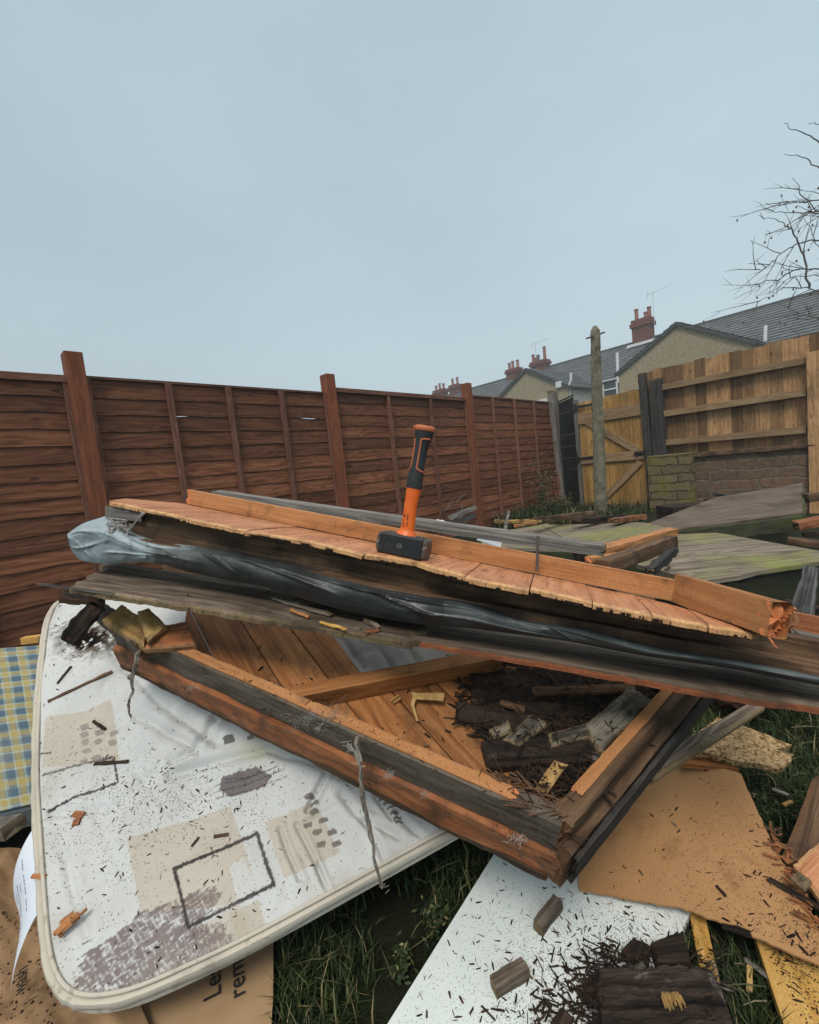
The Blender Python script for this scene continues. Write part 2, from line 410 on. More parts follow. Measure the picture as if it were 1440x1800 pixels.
M['closerail'] = wood('arris_rail_timber', (.17, .10, .05), (.27, .175, .095), (.36, .25, .145), knots=.6, rough=.8, tint=.2, gs=(2, 60))
M['weathered'] = wood('weathered_timber', (.085, .075, .068), (.17, .155, .142), (.29, .27, .25), knots=.4, rough=.85, tint=.3, cracks=.7, gs=(2.5, 90), bump=.8, tornc=(.16, .13, .09))
M['stake'] = wood('wet_grey_timber', (.03, .03, .03), (.10, .10, .10), (.30, .30, .29), knots=0, rough=.4, tint=.2, cracks=.8, gs=(4, 90), bump=.9, wet=.25, spec=.5)
M['darkpost'] = wood('dark_old_timber', (.018, .016, .015), (.042, .038, .036), (.085, .078, .072), knots=.3, rough=.9, tint=.25, cracks=.7, gs=(2, 70), bump=.9, tornc=(.08, .06, .04))
M['blackpaint'] = wood('black_painted_timber', (.006, .007, .009), (.011, .012, .015), (.022, .024, .028), knots=.2, rough=.7, tint=.3, bump=.5, dirt=(.05, .045, .04), dirt_amt=.12, dirt_scale=12)
M['pine'] = wood('pink_orange_pine', (.30, .110, .045), (.46, .195, .092), (.58, .29, .155), tornc=(.60, .335, .155), knots=.7, knotc=(.17, .06, .025), rough=.62, tint=.16, gs=(3, 60), con=.8, bump=.4, dirt=(.22, .10, .05), dirt_amt=.36, dirt_scale=13, spec=.35)
M['pine_rail'] = wood('orange_pine_rail', (.27, .105, .035), (.40, .175, .065), (.50, .25, .11), tornc=(.60, .20, .075), knots=.7, knotc=(.10, .035, .015), rough=.65, tint=.2, gs=(2, 60), con=.75, bump=.4, dirt=(.14, .07, .035), dirt_amt=.3, dirt_scale=11)
M['pine_dark'] = wood('brown_orange_boards', (.16, .056, .016), (.32, .125, .038), (.44, .20, .072), tornc=(.34, .18, .07), knots=.75, knotc=(.07, .025, .010), rough=.6, tint=.3, gs=(2, 65), bump=.45, dirt=(.085, .045, .022), dirt_amt=.42, dirt_scale=7)
M['brown'] = wood('dark_brown_timber', (.045, .024, .012), (.112, .062, .033), (.20, .122, .07), tornc=(.15, .075, .036), knots=.5, rough=.75, tint=.3, gs=(2, 70), bump=.7, dirt=(.022, .015, .011), dirt_amt=.5, dirt_scale=6, cracks=.5)
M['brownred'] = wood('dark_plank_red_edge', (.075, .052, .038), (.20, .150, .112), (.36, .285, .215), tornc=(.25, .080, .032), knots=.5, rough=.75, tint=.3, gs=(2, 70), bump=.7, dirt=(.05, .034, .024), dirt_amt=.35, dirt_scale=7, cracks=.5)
M['rotslab'] = wood('blackened_rotten_board', (.008, .0055, .0045), (.028, .019, .014), (.075, .052, .040), tornc=(.034, .019, .013), knots=0, rough=.9, tint=.4, gs=(6, 60), bump=1.8, dirt=(.36, .34, .32), dirt_amt=.10, dirt_scale=16, cracks=.9)
M['brownmix'] = wood('brown_grey_timber', (.060, .040, .028), (.150, .112, .084), (.32, .265, .205), tornc=(.19, .14, .075), knots=.4, rough=.8, tint=.3, gs=(1.8, 95), bump=.8, dirt=(.055, .036, .022), dirt_amt=.55, dirt_scale=4, cracks=.5)
M['redtrim'] = wood('red_brown_trim', (.15, .046, .018), (.31, .105, .036), (.44, .18, .075), tornc=(.30, .15, .06), knots=.5, rough=.6, tint=.25, gs=(2.5, 70), bump=.7, dirt=(.055, .034, .020), dirt_amt=.5, dirt_scale=11, spec=.35)
M['railgrey'] = wood('grimy_grey_rail', (.070, .054, .040), (.118, .096, .074), (.17, .145, .118), tornc=(.20, .10, .045), knots=.3, rough=.9, tint=.2, gs=(9, 30), bump=.8, dirt=(.075, .042, .022), dirt_amt=.35, dirt_scale=14)
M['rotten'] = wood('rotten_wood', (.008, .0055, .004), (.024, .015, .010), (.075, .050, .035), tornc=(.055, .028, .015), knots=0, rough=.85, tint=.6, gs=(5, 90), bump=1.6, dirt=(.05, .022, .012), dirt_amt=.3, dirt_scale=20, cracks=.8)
M['rotgrey'] = wood('grey_rotten_wood', (.03, .026, .02), (.10, .088, .068), (.30, .27, .21), tornc=(.2, .14, .08), knots=0, rough=.85, tint=.4, gs=(4, 70), bump=1.0, dirt=(.03, .02, .014), dirt_amt=.6, dirt_scale=14, cracks=.8)
M['slabtop'] = wood('wet_brown_panel', (.070, .050, .038), (.125, .095, .074), (.19, .152, .122), knots=.3, rough=.75, tint=.2, gs=(1.5, 40), bump=.5, dirt=(.04, .03, .022), dirt_amt=.4, dirt_scale=3, wet=.5, spec=.22)
M['slabedge'] = wood('mossy_panel_edge', (.02, .018, .014), (.042, .038, .03), (.075, .068, .05), knots=.2, rough=.85, tint=.2, moss=(.07, .10, .015), moss_amt=.7, moss_scale=2.2)
M['mossy'] = wood('mossy_grey_boards', (.085, .066, .046), (.175, .145, .108), (.29, .25, .195), tornc=(.50, .19, .06), knots=.4, rough=.75, tint=.2, gs=(1.3, 34), bump=.8, moss=(.22, .235, .065), moss_amt=.42, moss_scale=2.3, cracks=.5, spec=.15)
M['yellowwood'] = wood('yellow_pine', (.42, .21, .045), (.58, .33, .085), (.68, .43, .15), tornc=(.62, .40, .15), knots=.5, rough=.6, tint=.2, gs=(1.8, 55), bump=.3, dirt=(.12, .06, .03), dirt_amt=.18, dirt_scale=14)
M['ply'] = wood('plywood_face', (.27, .145, .045), (.42, .25, .085), (.52, .34, .14), tornc=(.40, .25, .10), knots=.3, rough=.7, tint=.2, gs=(1.5, 40), bump=.3, dirt=(.06, .038, .022), dirt_amt=.5, dirt_scale=15)
def mat_tarp():
    k = NT('black_plastic_sheet'); ob = k.obj(); a = k.attr('tint')
    f = k.noise(ob, 9, 6, .6); w = k.noise(k.map(ob, (6, 20, 26)), 1, 4, .55, 1.2)
    blue = k.mix(k.rng(f, .4, .7), (.27, .335, .37), (.37, .44, .47))
    blk = k.mix(k.rng(f, .45, .75), (.028, .031, .033), (.075, .083, .087))
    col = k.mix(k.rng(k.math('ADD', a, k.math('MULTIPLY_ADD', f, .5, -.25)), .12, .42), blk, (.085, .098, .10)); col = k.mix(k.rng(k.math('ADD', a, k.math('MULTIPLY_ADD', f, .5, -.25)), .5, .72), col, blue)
    return k.out(col, k.rng(f, .3, .7, .30, .50), k.bump(k.noise(ob, 28, 5, .6, 1.5), .45, .006), .5)
M['tarp'] = mat_tarp()
def mat_fabric(name, attr=True, base=(.62, .64, .65)):
    k = NT(name); uv = k.uv(); ob = k.obj()
    col = k.attr('print', 'Color') if attr else base
    wv = k.n('ShaderNodeTexWave'); k.l(k.map(ob, (1, 1, 1)), wv.inputs[0]); wv.inputs['Scale'].default_value = 180; wv.inputs['Distortion'].default_value = .6
    st = k.noise(ob, 5, 6, .65)
    col = k.mix(k.math('MULTIPLY', k.rng(st, .50, .70), .22 if attr else .6), col, (.34, .30, .25))
    if not attr: col = k.mix(k.math('MULTIPLY', k.rng(k.noise(ob, 38, 6, .7), .58, .66), .55), col, (.22, .18, .14))
    return k.out(col, .9, k.bump(k.math('ADD', wv.outputs[1], k.noise(ob, 60, 4, .6)), .25, .0012), .2)
M['ticking'] = mat_fabric('mattress_ticking')
M['ticking_plain'] = mat_fabric('mattress_border_cloth', False, (.56, .52, .44))
M['tartan'] = mat_fabric('tartan_cloth')
M['card'] = plain('cardboard', (.33, .205, .105), (.41, .27, .15), 9, .85, .25)
M['cardwet'] = plain('crumpled_cardboard', (.20, .115, .055), (.36, .225, .12), 7, .85, .5, bd=.006)
M['ink'] = plain('black_ink', (.012, .011, .010), (.03, .027, .025), 60, .7, .05)
M['inkblue'] = plain('faded_ink', (.16, .18, .26), (.22, .24, .32), 60, .8, .05)
M['tagcloth'] = plain('white_label_cloth', (.60, .66, .76), (.70, .74, .82), 12, .8, .1)
M['melamine'] = plain('white_board', (.70, .77, .76), (.76, .815, .80), 6, .5, .04, .4)
def mat_hard():
    k = NT('tan_hardboard'); ob = k.obj(); f = k.noise(ob, 4, 5, .6); g = k.noise(ob, 220, 3, .7); st = k.noise(k.map(ob, (1, 1, 1), (3, 1, 0)), 3.4, 7, .7, .5)
    col = k.mix(k.rng(f, .35, .65), (.365, .183, .075), (.44, .235, .105))
    col = k.mix(k.math('MULTIPLY', k.rng(g, .45, .7), .35), col, (.54, .33, .14))
    col = k.mix(k.math('MULTIPLY', k.rng(st, .56, .64), .55), col, (.22, .10, .04))
    return k.out(col, .75, k.bump(g, .25, .0008), .3)
M['hard'] = mat_hard()
def mat_chip():
    k = NT('chipboard'); ob = k.obj()
    vo = k.n('ShaderNodeTexVoronoi'); k.l(ob, vo.inputs['Vector']); vo.inputs['Scale'].default_value = 170
    sc = k.n('ShaderNodeSeparateColor'); k.l(vo.outputs['Color'], sc.inputs[0])
    col = k.ramp(sc.outputs[0], [(.0, (.11, .065, .028)), (.4, (.28, .18, .085)), (1, (.45, .32, .17))])
    return k.out(col, .9, k.bump(vo.outputs['Distance'], .7, .004), .2)
M['chip'] = mat_chip()
def mat_fleck():
    k = NT('wood_flecks'); a = k.attr('tint')
    return k.out(k.ramp(a, [(0, (.010, .007, .005)), (.6, (.030, .019, .013)), (.88, (.075, .040, .022)), (1, (.17, .10, .055))]), .9, None, .2)
M['fleck'] = mat_fleck()
def mat_conc():
    k = NT('mossy_concrete'); ob = k.obj(); f = k.noise(ob, 6, 7, .7); g = k.noise(ob, 60, 5, .75)
    col = k.mix(k.rng(f, .35, .65), (.13, .12, .085), (.29, .265, .20)); col = k.mix(k.math('MULTIPLY', k.rng(g, .5, .62), .6), col, (.07, .06, .045))
    col = k.mix(k.math('MULTIPLY', k.rng(k.noise(ob, 2.5, 5, .6), .5, .7), .5), col, (.17, .17, .07))
    return k.out(col, .95, k.bump(g, 1, .012), .2)
M['concrete'] = mat_conc()
M['steel'] = plain('rusty_dark_steel', (.05, .04, .035), (.11, .08, .065), 40, .6, .3)
M['blackiron'] = plain('black_iron', (.012, .012, .013), (.03, .03, .03), 40, .5, .1)
def mat_brick(name, c1, c2, mortar, moss, amt, sc=1.0):
    k = NT(name); uv = k.uv(); ob = k.obj()
    wob = k.n('ShaderNodeVectorMath', operation='MULTIPLY_ADD'); nq = k.noise(uv, 5, 4, .65, 0, 1); k.l(nq, wob.inputs[0]); wob.inputs[1].default_value = (.11 * sc, .075 * sc, 0); k.l(uv, wob.inputs[2])
    b = k.n('ShaderNodeTexBrick'); k.l(wob.outputs[0], b.inputs['Vector']); b.inputs['Color1'].default_value = c1 + (1,); b.inputs['Color2'].default_value = c2 + (1,); b.inputs['Mortar'].default_value = mortar + (1,)
    b.inputs['Scale'].default_value = 1; b.inputs['Brick Width'].default_value = .235 * sc; b.inputs['Row Height'].default_value = .082 * sc; b.inputs['Mortar Size'].default_value = .009 * sc; b.inputs['Mortar Smooth'].default_value = .4; b.inputs['Bias'].default_value = 0
    f = k.noise(ob, 22, 7, .7)
    col = k.mix(k.rng(f, .3, .7), b.outputs['Color'], k.mix(1.0, b.outputs['Color'], (.5, .48, .46), 'MULTIPLY'))
    if amt > 0: col = k.mix(k.rng(k.math('ADD', k.noise(ob, 2.2, 5, .65), k.math('MULTIPLY_ADD', f, .4, -.2)), .68 - .35 * amt, .85 - .35 * amt), col, moss)
    h = k.math('ADD', k.math('MULTIPLY', b.outputs['Fac'], -1), k.math('MULTIPLY', f, .8))
    return k.out(col, .92, k.bump(h, .8, .02), .2)
M['brick'] = mat_brick('old_garden_brick', (.27, .165, .105), (.15, .105, .085), (.24, .205, .155), (.14, .14, .035), .36, 1.5)
M['brickmoss'] = mat_brick('mossy_brick', (.26, .20, .11), (.19, .15, .085), (.10, .085, .055), (.17, .16, .03), .6, 1.5)
M['chimney'] = mat_brick('chimney_brick', (.24, .075, .055), (.19, .06, .045), (.20, .14, .12), (.1, .1, .1), 0)
def mat_pebble():
    k = NT('pebbledash'); ob = k.obj(); g = k.noise(ob, 14, 4, .8); f = k.noise(ob, .7, 5, .6)
    col = k.mix(k.rng(g, .38, .64), (.23, .185, .115), (.47, .40, .27)); col = k.mix(k.math('MULTIPLY', k.rng(f, .4, .7), .3), col, (.22, .17, .09))
    return k.out(col, .95, k.bump(g, .6, .03), .2)
M['pebble'] = mat_pebble()
M['render'] = plain('grey_render', (.34, .33, .29), (.42, .41, .37), 3, .9, .2)
def mat_tiles():
    k = NT('grey_roof_tiles'); uv = k.uv(); sp = k.n('ShaderNodeSeparateXYZ'); k.l(uv, sp.inputs[0])
    f = k.noise(uv, 3, 6, .65); rn = k.noise(uv, .8, 4, .6)
    ce = k.n('ShaderNodeCombineXYZ'); k.l(k.math('FLOOR', k.math('DIVIDE', sp.outputs[0], .30)), ce.inputs[0]); k.l(k.math('FLOOR', k.math('DIVIDE', sp.outputs[1], .31)), ce.inputs[1])
    wn_ = k.n('ShaderNodeTexWhiteNoise'); k.l(ce.outputs[0], wn_.inputs[0])
    col = k.mix(k.rng(f, .35, .65), (.060, .066, .074), (.105, .112, .12)); col = k.mix(1.0, col, k.rng(wn_.outputs[0], 0, 1, .75, 1.25), 'MULTIPLY')
    col = k.mix(k.math('MULTIPLY', k.rng(rn, .5, .7), .35), col, (.16, .165, .165))
    h = k.math('MULTIPLY', k.math('SINE', k.math('MULTIPLY', sp.outputs[0], 20.94)), .5)
    return k.out(col, .5, k.bump(h, .6, .03), .5)
M['tiles'] = mat_tiles()
M['clay'] = plain('clay_pot', (.22, .085, .06), (.30, .13, .10), 5, .85, .2)
M['claygrey'] = plain('grey_pot', (.07, .07, .07), (.12, .12, .12), 5, .85, .2)
M['lead'] = plain('lead_flashing', (.33, .35, .37), (.46, .48, .50), 3, .6, .1)
M['whiteplastic'] = plain('white_plastic', (.62, .64, .65), (.74, .76, .77), 4, .5, .05)
M['verge'] = plain('dark_verge', (.035, .036, .038), (.07, .07, .07), 8, .8, .2)
def mat_glass(name, c, r=.12):
    k = NT(name); return k.out(k.mix(k.rng(k.noise(k.obj(), 1.5, 3), .4, .6), c, tuple(x * 1.6 for x in c)), r, None, .6)
M['glass'] = mat_glass('window_glass', (.05, .065, .07))
M['bark'] = plain('twig_bark', (.075, .066, .062), (.135, .12, .112), 30, .9, .4)
M['soil'] = None
def mat_soil():
    k = NT('garden_soil'); ob = k.obj(); f = k.noise(ob, 1.3, 7, .7); g = k.noise(ob, 30, 6, .75)
    col = k.mix(k.rng(f, .35, .65), (.016, .018, .009), (.022, .030, .010)); col = k.mix(k.math('MULTIPLY', k.rng(g, .5, .65), .6), col, (.016, .011, .008))
    return k.out(col, .95, k.bump(g, 1, .03), .2)
M['soil'] = mat_soil()
def mat_leaf(name, stops):
    k = NT(name); a = k.attr('tint'); m_ = k.out(k.ramp(a, stops), .6, None, .3)
    return m_
M['grass'] = mat_leaf('grass_blades', [(0, (.009, .018, .005)), (.5, (.021, .041, .009)), (.85, (.042, .070, .016)), (.93, (.16, .15, .065)), (1, (.24, .20, .10))])
M['weed'] = mat_leaf('weed_leaves', [(0, (.045, .050, .018)), (.5, (.095, .098, .042)), (.9, (.17, .15, .085)), (1, (.24, .20, .13))])
M['web'] = plain('dusty_cobweb', (.16, .135, .11), (.28, .25, .21), 60, 1.0, .3)
M['webwhite'] = plain('white_cobweb', (.28, .27, .25), (.40, .385, .36), 60, 1.0, .3)
def mat_paint(name, c, r=.42, wear=None, wamt=.0):
    k = NT(name); ob = k.obj(); f = k.noise(ob, 45, 6, .7); col = k.mix(k.rng(f, .3, .7), c, tuple(x * .85 for x in c))
    if wear: col = k.mix(k.rng(k.noise(ob, 70, 7, .75), .66 - .2 * wamt, .72 - .2 * wamt), col, wear)
    return k.out(col, r, k.bump(f, .15, .001), .5)
M['orange'] = mat_paint('orange_fibreglass', (.84, .155, .018), .42)
M['orangeband'] = mat_paint('orange_rubber', (.58, .165, .06), .55)
M['grip'] = mat_paint('charcoal_rubber', (.020, .023, .026), .6)
M['head'] = mat_paint('black_hammer_enamel', (.013, .014, .016), .38, (.10, .085, .075), .25)
M['headface'] = mat_paint('worn_hammer_steel', (.085, .062, .050), .5, (.22, .18, .15), .5)
M['scratch'] = plain('pale_stamp', (.16, .16, .16), (.24, .24, .24), 60, .6, .1)
M['bottle'] = None
def mat_clear():
    k = NT('clear_plastic'); m_ = k.out((.34, .36, .37), .15, None, .5); k.b.inputs['Transmission Weight'].default_value = .55; k.b.inputs['IOR'].default_value = 1.3; return m_
M['bottle'] = mat_clear()
# ------------------------------------------------------------ ground
b = MB()
for i in range(-12, 12):
    for j in range(-4, 20):
        pass
def gz(x, y): return .012 * nz((x, y, 0), 1.2, 3) + .006 * nz((x, y, 0), 6, 4)
xs = [-200, -60, -20, -8] + [-4 + .2 * i for i in range(0, 66)] + [12, 20, 60, 200]
ys = [-200, -60, -20, -6] + [-2 + .2 * i for i in range(0, 66)] + [14, 20, 60, 300]
idx = [[b.vert((x, y, gz(x, y))) for y in ys] for x in xs]
for i in range(len(xs) - 1):
    for j in range(len(ys) - 1):
        b.face([idx[i][j], idx[i + 1][j], idx[i + 1][j + 1], idx[i][j + 1]], [(xs[i], ys[j]), (xs[i + 1], ys[j]), (xs[i + 1], ys[j + 1]), (xs[i], ys[j + 1])], 0, True)
b.build('ground', M['soil'], kind='structure')
Z = Vector((0, 0, 1))
# ------------------------------------------------------------ left fence (horizontal waney boards, battens, posts)
FA = G(150, 1142); FB = G(985, 893); fd = (FB - FA); fd.z = 0; fd.normalize(); fn = Vector((fd.y, -fd.x, 0))   # fn faces the camera
def FP(s, z, o=0.0): return FA + fd * s + fn * o + Z * z
def board_run(b, s0, s1, z0, z1, rows, wob=.010, gap=()):
    n = 44; L = s1 - s0; hs = (z1 - z0) / rows
    for r in range(rows):
        za = z0 + r * hs; zb = za + hs * 1.16; t = rnd.random(); uo = (rnd.uniform(0, 40), rnd.uniform(0, 40)); sd = rnd.uniform(0, 99)
        if r == rows - 1: zb = z1 + .03
        lo = []; 
        drop = .016 if r in gap else 0
        for i in range(n + 1):
            s = s0 + L * i / n; w = wob * (nz1(s, 1.7, sd) + .6 * nz1(s, 6, sd) + .35 * nz1(s, 17, sd + 5))
            wt = wob * (nz1(s, 1.7, sd + 2) + .5 * nz1(s, 5, sd + 2)) 
            zl = za + w; zt = min(z1 + .012, zb + wt) if not drop else zb + wt - (hs * .16 + .004) * max(0, min(1, 3 * nz1(s, 2.6, 5.1)))
            # lower edge stands proud, upper edge is tucked behind the board above
            pts = [(zl, .012), (zl + .003, .0145), (lerp(zl, zt, .5), .010), (zt, .004), (zt, -.002), (zl, .006)]
            lo.append([b.vert(FP(s, z, o + .002 * nz1(s, 5, sd + 7)), t, .30 if q_ < 2 else -.7) for q_, (z, o) in enumerate(pts)])
        for i in range(n):
            u0, u1 = uo[0] + L * i / n, uo[0] + L * (i + 1) / n; vs = [0, .004, .06, .12, .13, .26]
            for k in range(6):
                k2 = (k + 1) % 6
                b.face([lo[i][k], lo[i][k2], lo[i + 1][k2], lo[i + 1][k]][::-1], [(u0, uo[1] + vs[k]), (u0, uo[1] + vs[k2]), (u1, uo[1] + vs[k2]), (u1, uo[1] + vs[k])][::-1])
def sbox(b, s0, s1, z0, z1, o0, o1, grain='v', tint=None):
    if grain == 'v': b.box(FP(s0, z0, o0), Z * (z1 - z0), fd * (s1 - s0), fn * (o1 - o0), tint)
    else: b.box(FP(s0, z0, o0), fd * (s1 - s0), Z * (z1 - z0), fn * (o1 - o0), tint)
fence = thing('garden_fence', FP(3.5, 0), 'long red brown stained fence of horizontal overlapping boards with taller posts', 'fence')
bays = [(-2.25, .165, 1.835, 16, [-1.65, -1.05, -.45], True, ()), (.235, 2.275, 1.845, 15, [.78, 1.25, 1.75], False, (12,)), (2.335, 4.655, 1.895, 15, [3.13, 3.87], True, ()), (4.715, 7.34, 1.945, 16, [5.32, 5.95, 6.6], False, ())]
for s0, s1, zt, rows, bt, cap, gap in bays:
    b = MB(); board_run(b, s0, s1, .04, zt - .01, rows, gap=gap)
    pn = b.build('panel', M['fence'], fence)
    for s in [s0 + .022] + bt + [s1 - .022]:
        part('batten', M['fence_batten'], pn, lambda b: sbox(b, s - .021, s + .021, .03, zt - (.036 if cap else .004), .0155, .048), .002)
    if cap: part('top_rail', M['fence_batten'], pn, lambda b: sbox(b, s0, s1, zt - .035, zt + .012, .012, .052, 'h'), .002)
    else: part('capping', M['fence_batten'], pn, lambda b: sbox(b, s0, s1, zt - .006, zt + .014, -.02, .026, 'h'), .002)
for s, zt in ((.20, 2.0), (2.305, 2.03), (4.685, 2.105)):
    part('post', M['fence_post'], fence, lambda b: sbox(b, s - .052, s + .052, 0, zt, -.03, .085), .004)
# grey end post of the fence
old = MB(); old.beam(FP(7.40, 0, .06), FP(7.22, 2.16, .05), fn, .09, .09, 20, 3, 3, (0, .02), .006, 12)
old.build('old_post', M['weathered'], label='old weathered grey green post at far end of red brown fence', cat='post', group='old posts by the gate')
old = MB(); old.beam(FP(7.52, 0, .07), FP(7.40, 2.16, .06), fn, .045, .07, 20, 3, 3, (0, .02), .004, 12)
old.build('old_post', M['weathered'], label='thin split grey post leaning between fence end and black panel', cat='post', group='old posts by the gate')
# ------------------------------------------------------------ gate, right fence and wall line
VR = ray(72, 896); gd = Vector((VR.x, VR.y, 0)).normalized() * -1      # along the alley, left to right (towards us)
gn = Vector((-gd.y, gd.x, 0));  gn = gn if gn.y < 0 else -gn            # faces the yard
GB = G(1145, 899)
GP_ = Plane(GB, GB + gd, GB + Z)
def gs(x, y): 
    p = GP_.on(x, y); return (p - GB).dot(gd), p.z
def GPt(s, z, o=0.0): return GB + gd * s + gn * o + Z * z
def gbox(b, s0, s1, z0, z1, o0, o1, grain='v', tint=None):
    if grain == 'v': b.box(GPt(s0, z0, o0), Z * (z1 - z0), gd * (s1 - s0), gn * (o1 - o0), tint)
    else: b.box(GPt(s0, z0, o0), gd * (s1 - s0), Z * (z1 - z0), gn * (o1 - o0), tint)
g0, _ = gs(1030, 900); g1, _ = gs(1143, 895)
zTop = gs(1128, 682)[1]; zTopL = gs(1020, 708)[1]
gate = thing('wooden_gate', GPt((g0 + g1) / 2, 0), 'golden timber ledged and braced garden gate behind the concrete post', 'gate')
b = MB(); n = 9; w = (g1 - g0) / n
for i in range(n):
    gbox(b, g0 + i * w + .002, g0 + (i + 1) * w - .002, .03 + rnd.uniform(0, .01), lerp(zTopL, zTop, (i + .5) / n) + rnd.uniform(-.008, .008), 0, .02)
b.build('board_panel', M['gate'], gate)
rz = [gs(1080, y)[1] for y in (723, 803, 894)]
for (y0, y1) in ((717, 737), (796, 811), (885, 898)):
    za, zb = gs(1080, y1)[1], gs(1080, y0)[1]
    part('rail', M['closerail'], gate, lambda b: gbox(b, g0, g1, za, zb, .021, .052, 'h'), .003)
def gbrace(p, q, w=.10):
    sa, za = gs(*p); sb, zb = gs(*q)
    b = MB(); d = Vector((sb - sa, zb - za)).normalized()
    A, B_ = GPt(sa, za, .037), GPt(sb, zb, .037); b.beam(A, B_, gn, w, .028, 4, 1, 1)
    return b.build('brace', M['closerail'], gate)
gbrace((1024, 735), (1128, 795)); gbrace((1128, 812), (1062, 878), .09)
for x0, y0 in ((1018, 716), (1022, 806), (1027, 891)):
    s_, z_ = gs(x0, y0)
    part('hinge', M['blackiron'], gate, lambda b: (gbox(b, s_ - .03, s_ + .30, z_ - .022, z_ + .022, .0535, .062, 'h'), gbox(b, s_ - .06, s_ - .02, z_ - .06, z_ + .06, .045, .058)), .002)
def latch(b):
    s_, z_ = gs(1130, 796); gbox(b, s_ - .10, s_ + .05, z_ - .03, z_ + .03, .0535, .06, 'h'); gbox(b, s_ - .09, s_ + .08, z_ - .012, z_ + .012, .062, .080, 'h'); gbox(b, s_ + .05, s_ + .075, z_ - .06, z_ + .09, .05, .09); gbox(b, s_ - .06, s_ - .04, z_ - .035, z_ + .035, .062, .09)
part('latch', M['blackiron'], gate, latch, .002)
part('jamb', M['weathered'], gate, lambda b: gbox(b, g0 - .075, g0 - .012, 0, zTopL + .06, -.02, .035), .003)
# black panel between fence and gate
bl = FP(7.50, 0, .0); br = GPt(g0 - .10, 0, -.01); bv = br - bl; bv.z = 0
b = MB()
for i in range(9):
    z0 = .12 + i * .2; b.box(bl + Z * z0 + Vector((0, 0, 0)), bv, Z * .198, Vector((.006 * (i % 2), -.03 - .004 * rnd.random(), 0)))
b.box(bl + Z * 1.925 + Vector((-.01, -.05, 0)), bv * 1.02, Z * .03, Vector((0, .07, 0)))
b.build('black_boarding', M['blackpaint'], None, .003, 'short black painted board panel between fence end and gate', 'fence panel')
# dark posts right of gate
b = MB(); b.beam(GPt(g1 + .07, 0, .03), GPt(g1 + .01, gs(1133, 655)[1], .03), gn, .10, .10, 18, 3, 3, (0, .02), .005, 9)
b.build('gate_post', M['darkpost'], label='tall dark brown gate post at the latch side of the gate', cat='post', group='dark posts beside the gate')
b = MB(); b.beam(GPt(g1 + .22, .62, .06), GPt(g1 + .20, gs(1148, 665)[1], .06), gn, .17, .09, 18, 4, 3, (0, .05), .008, 9)
b.build('gate_post', M['darkpost'], label='blackened old timber stump standing on mossy brick pier', cat='post', group='dark posts beside the gate')
# brick wall + pier
sA, zw = gs(1148, 802); sB, _ = gs(1226, 800); sC, zC = gs(1480, 790)
def uvbox(b, s0, s1, z0, z1, o0, o1):
    P = [GPt(s0, z0, o1), GPt(s1, z0, o1), GPt(s1, z1, o1), GPt(s0, z1, o1), GPt(s0, z0, o0), GPt(s1, z0, o0), GPt(s1, z1, o0), GPt(s0, z1, o0)]
    v = [b.vert(p) for p in P]
    def fc(ix, uvs): b.face([v[i] for i in ix], uvs)
    q = lambda a0, b0, a1, b1: [(a0, b0), (a1, b0), (a1, b1), (a0, b1)]
    fc([0, 1, 2, 3], q(s0, z0, s1, z1)); fc([5, 4, 7, 6], q(s0, z0, s1, z1)); fc([3, 2, 6, 7], q(s0, 0, s1, o1 - o0)); fc([4, 0, 3, 7], q(0, z0, o1 - o0, z1)); fc([1, 5, 6, 2], q(0, z0, o1 - o0, z1)); fc([4, 5, 1, 0], q(s0, 0, s1, .1))
wall = thing('brick_wall', GPt((sA + sC) / 2, 0), 'low old brick garden wall carrying the tall vertical board fence', 'wall')
part('wall_body', M['brick'], wall, lambda b: uvbox(b, sB - .02, sC, 0, zw - .06, -.1, .10))
part('pier', M['brickmoss'], wall, lambda b: uvbox(b, sA, sB, 0, zw + .01, -.08, .22), .01)
b = MB(); b.beam(GPt(sB, zw - .03, .04), GPt(sC, zw - .03, .04), Z, .22, .05, 40, 3, 2, (0, 0), .012, 6); b.build('coping', M['brown'], wall)
# closeboard fence on the wall
rf = thing('closeboard_fence', GPt((sB + sC) / 2, zw), 'tall fence of mixed brown vertical boards standing on brick wall', 'fence')
s0, zt0 = gs(1130, 655); s1, zt1 = gs(1440, 585); sP, _ = gs(1424, 700); s2 = sP + .6
b = MB(); s = s0 - .02
while s < s2:
    w = rnd.uniform(.115, .155); zt = lerp(zt0, zt1, (s - s0) / (s1 - s0)) + rnd.uniform(-.012, .012)
    zl = zw - .02 if s > g1 + .2 else 1.2
    b.slab(GPt(s, zl, .0), GPt(s, zt, .0), GPt(s + w + .008, zt + rnd.uniform(-.008, .008), .006), GPt(s + w + .008, zl, .006), .014, 3, 2, (0, 0, 0, 0), up=gn, tint=rnd.random()); s += w
b.build('board_panel', M['close'], rf)
for (ya, yb, xa, xb) in ((737, 637, 1165, 1418), (786.5, 689, 1167, 1418), (780, 0, 0, 0)):
    if not xa: continue
def railpx(p, q, h=.085):
    (sa, za), (sb, zb) = gs(*p), gs(*q)
    b = MB(); b.beam(GPt(sa, za, .055), GPt(sb, zb, .055), Z, .07, h, 8, 1, 1); b.build('rail', M['closerail'], rf, .003)
railpx((1163, 682), (1420, 634)); railpx((1167, 728), (1420, 690)); railpx((1170, 778), (1420, 755))
b = MB(); b.beam(GPt(sP + .06, -.0, .09), GPt(sP + .06, gs(1424, 622)[1], .09), gn, .13, .12, 12, 3, 3, (0, 0), .003, 9); b.build('post', M['close'], rf, .003)
b = MB(); b.beam(GPt(sB - .15, .02, .19), GPt(sB + .05, .5, .13), gn, .02, .02, 10, 1, 1, (0, .02), .006, 9)
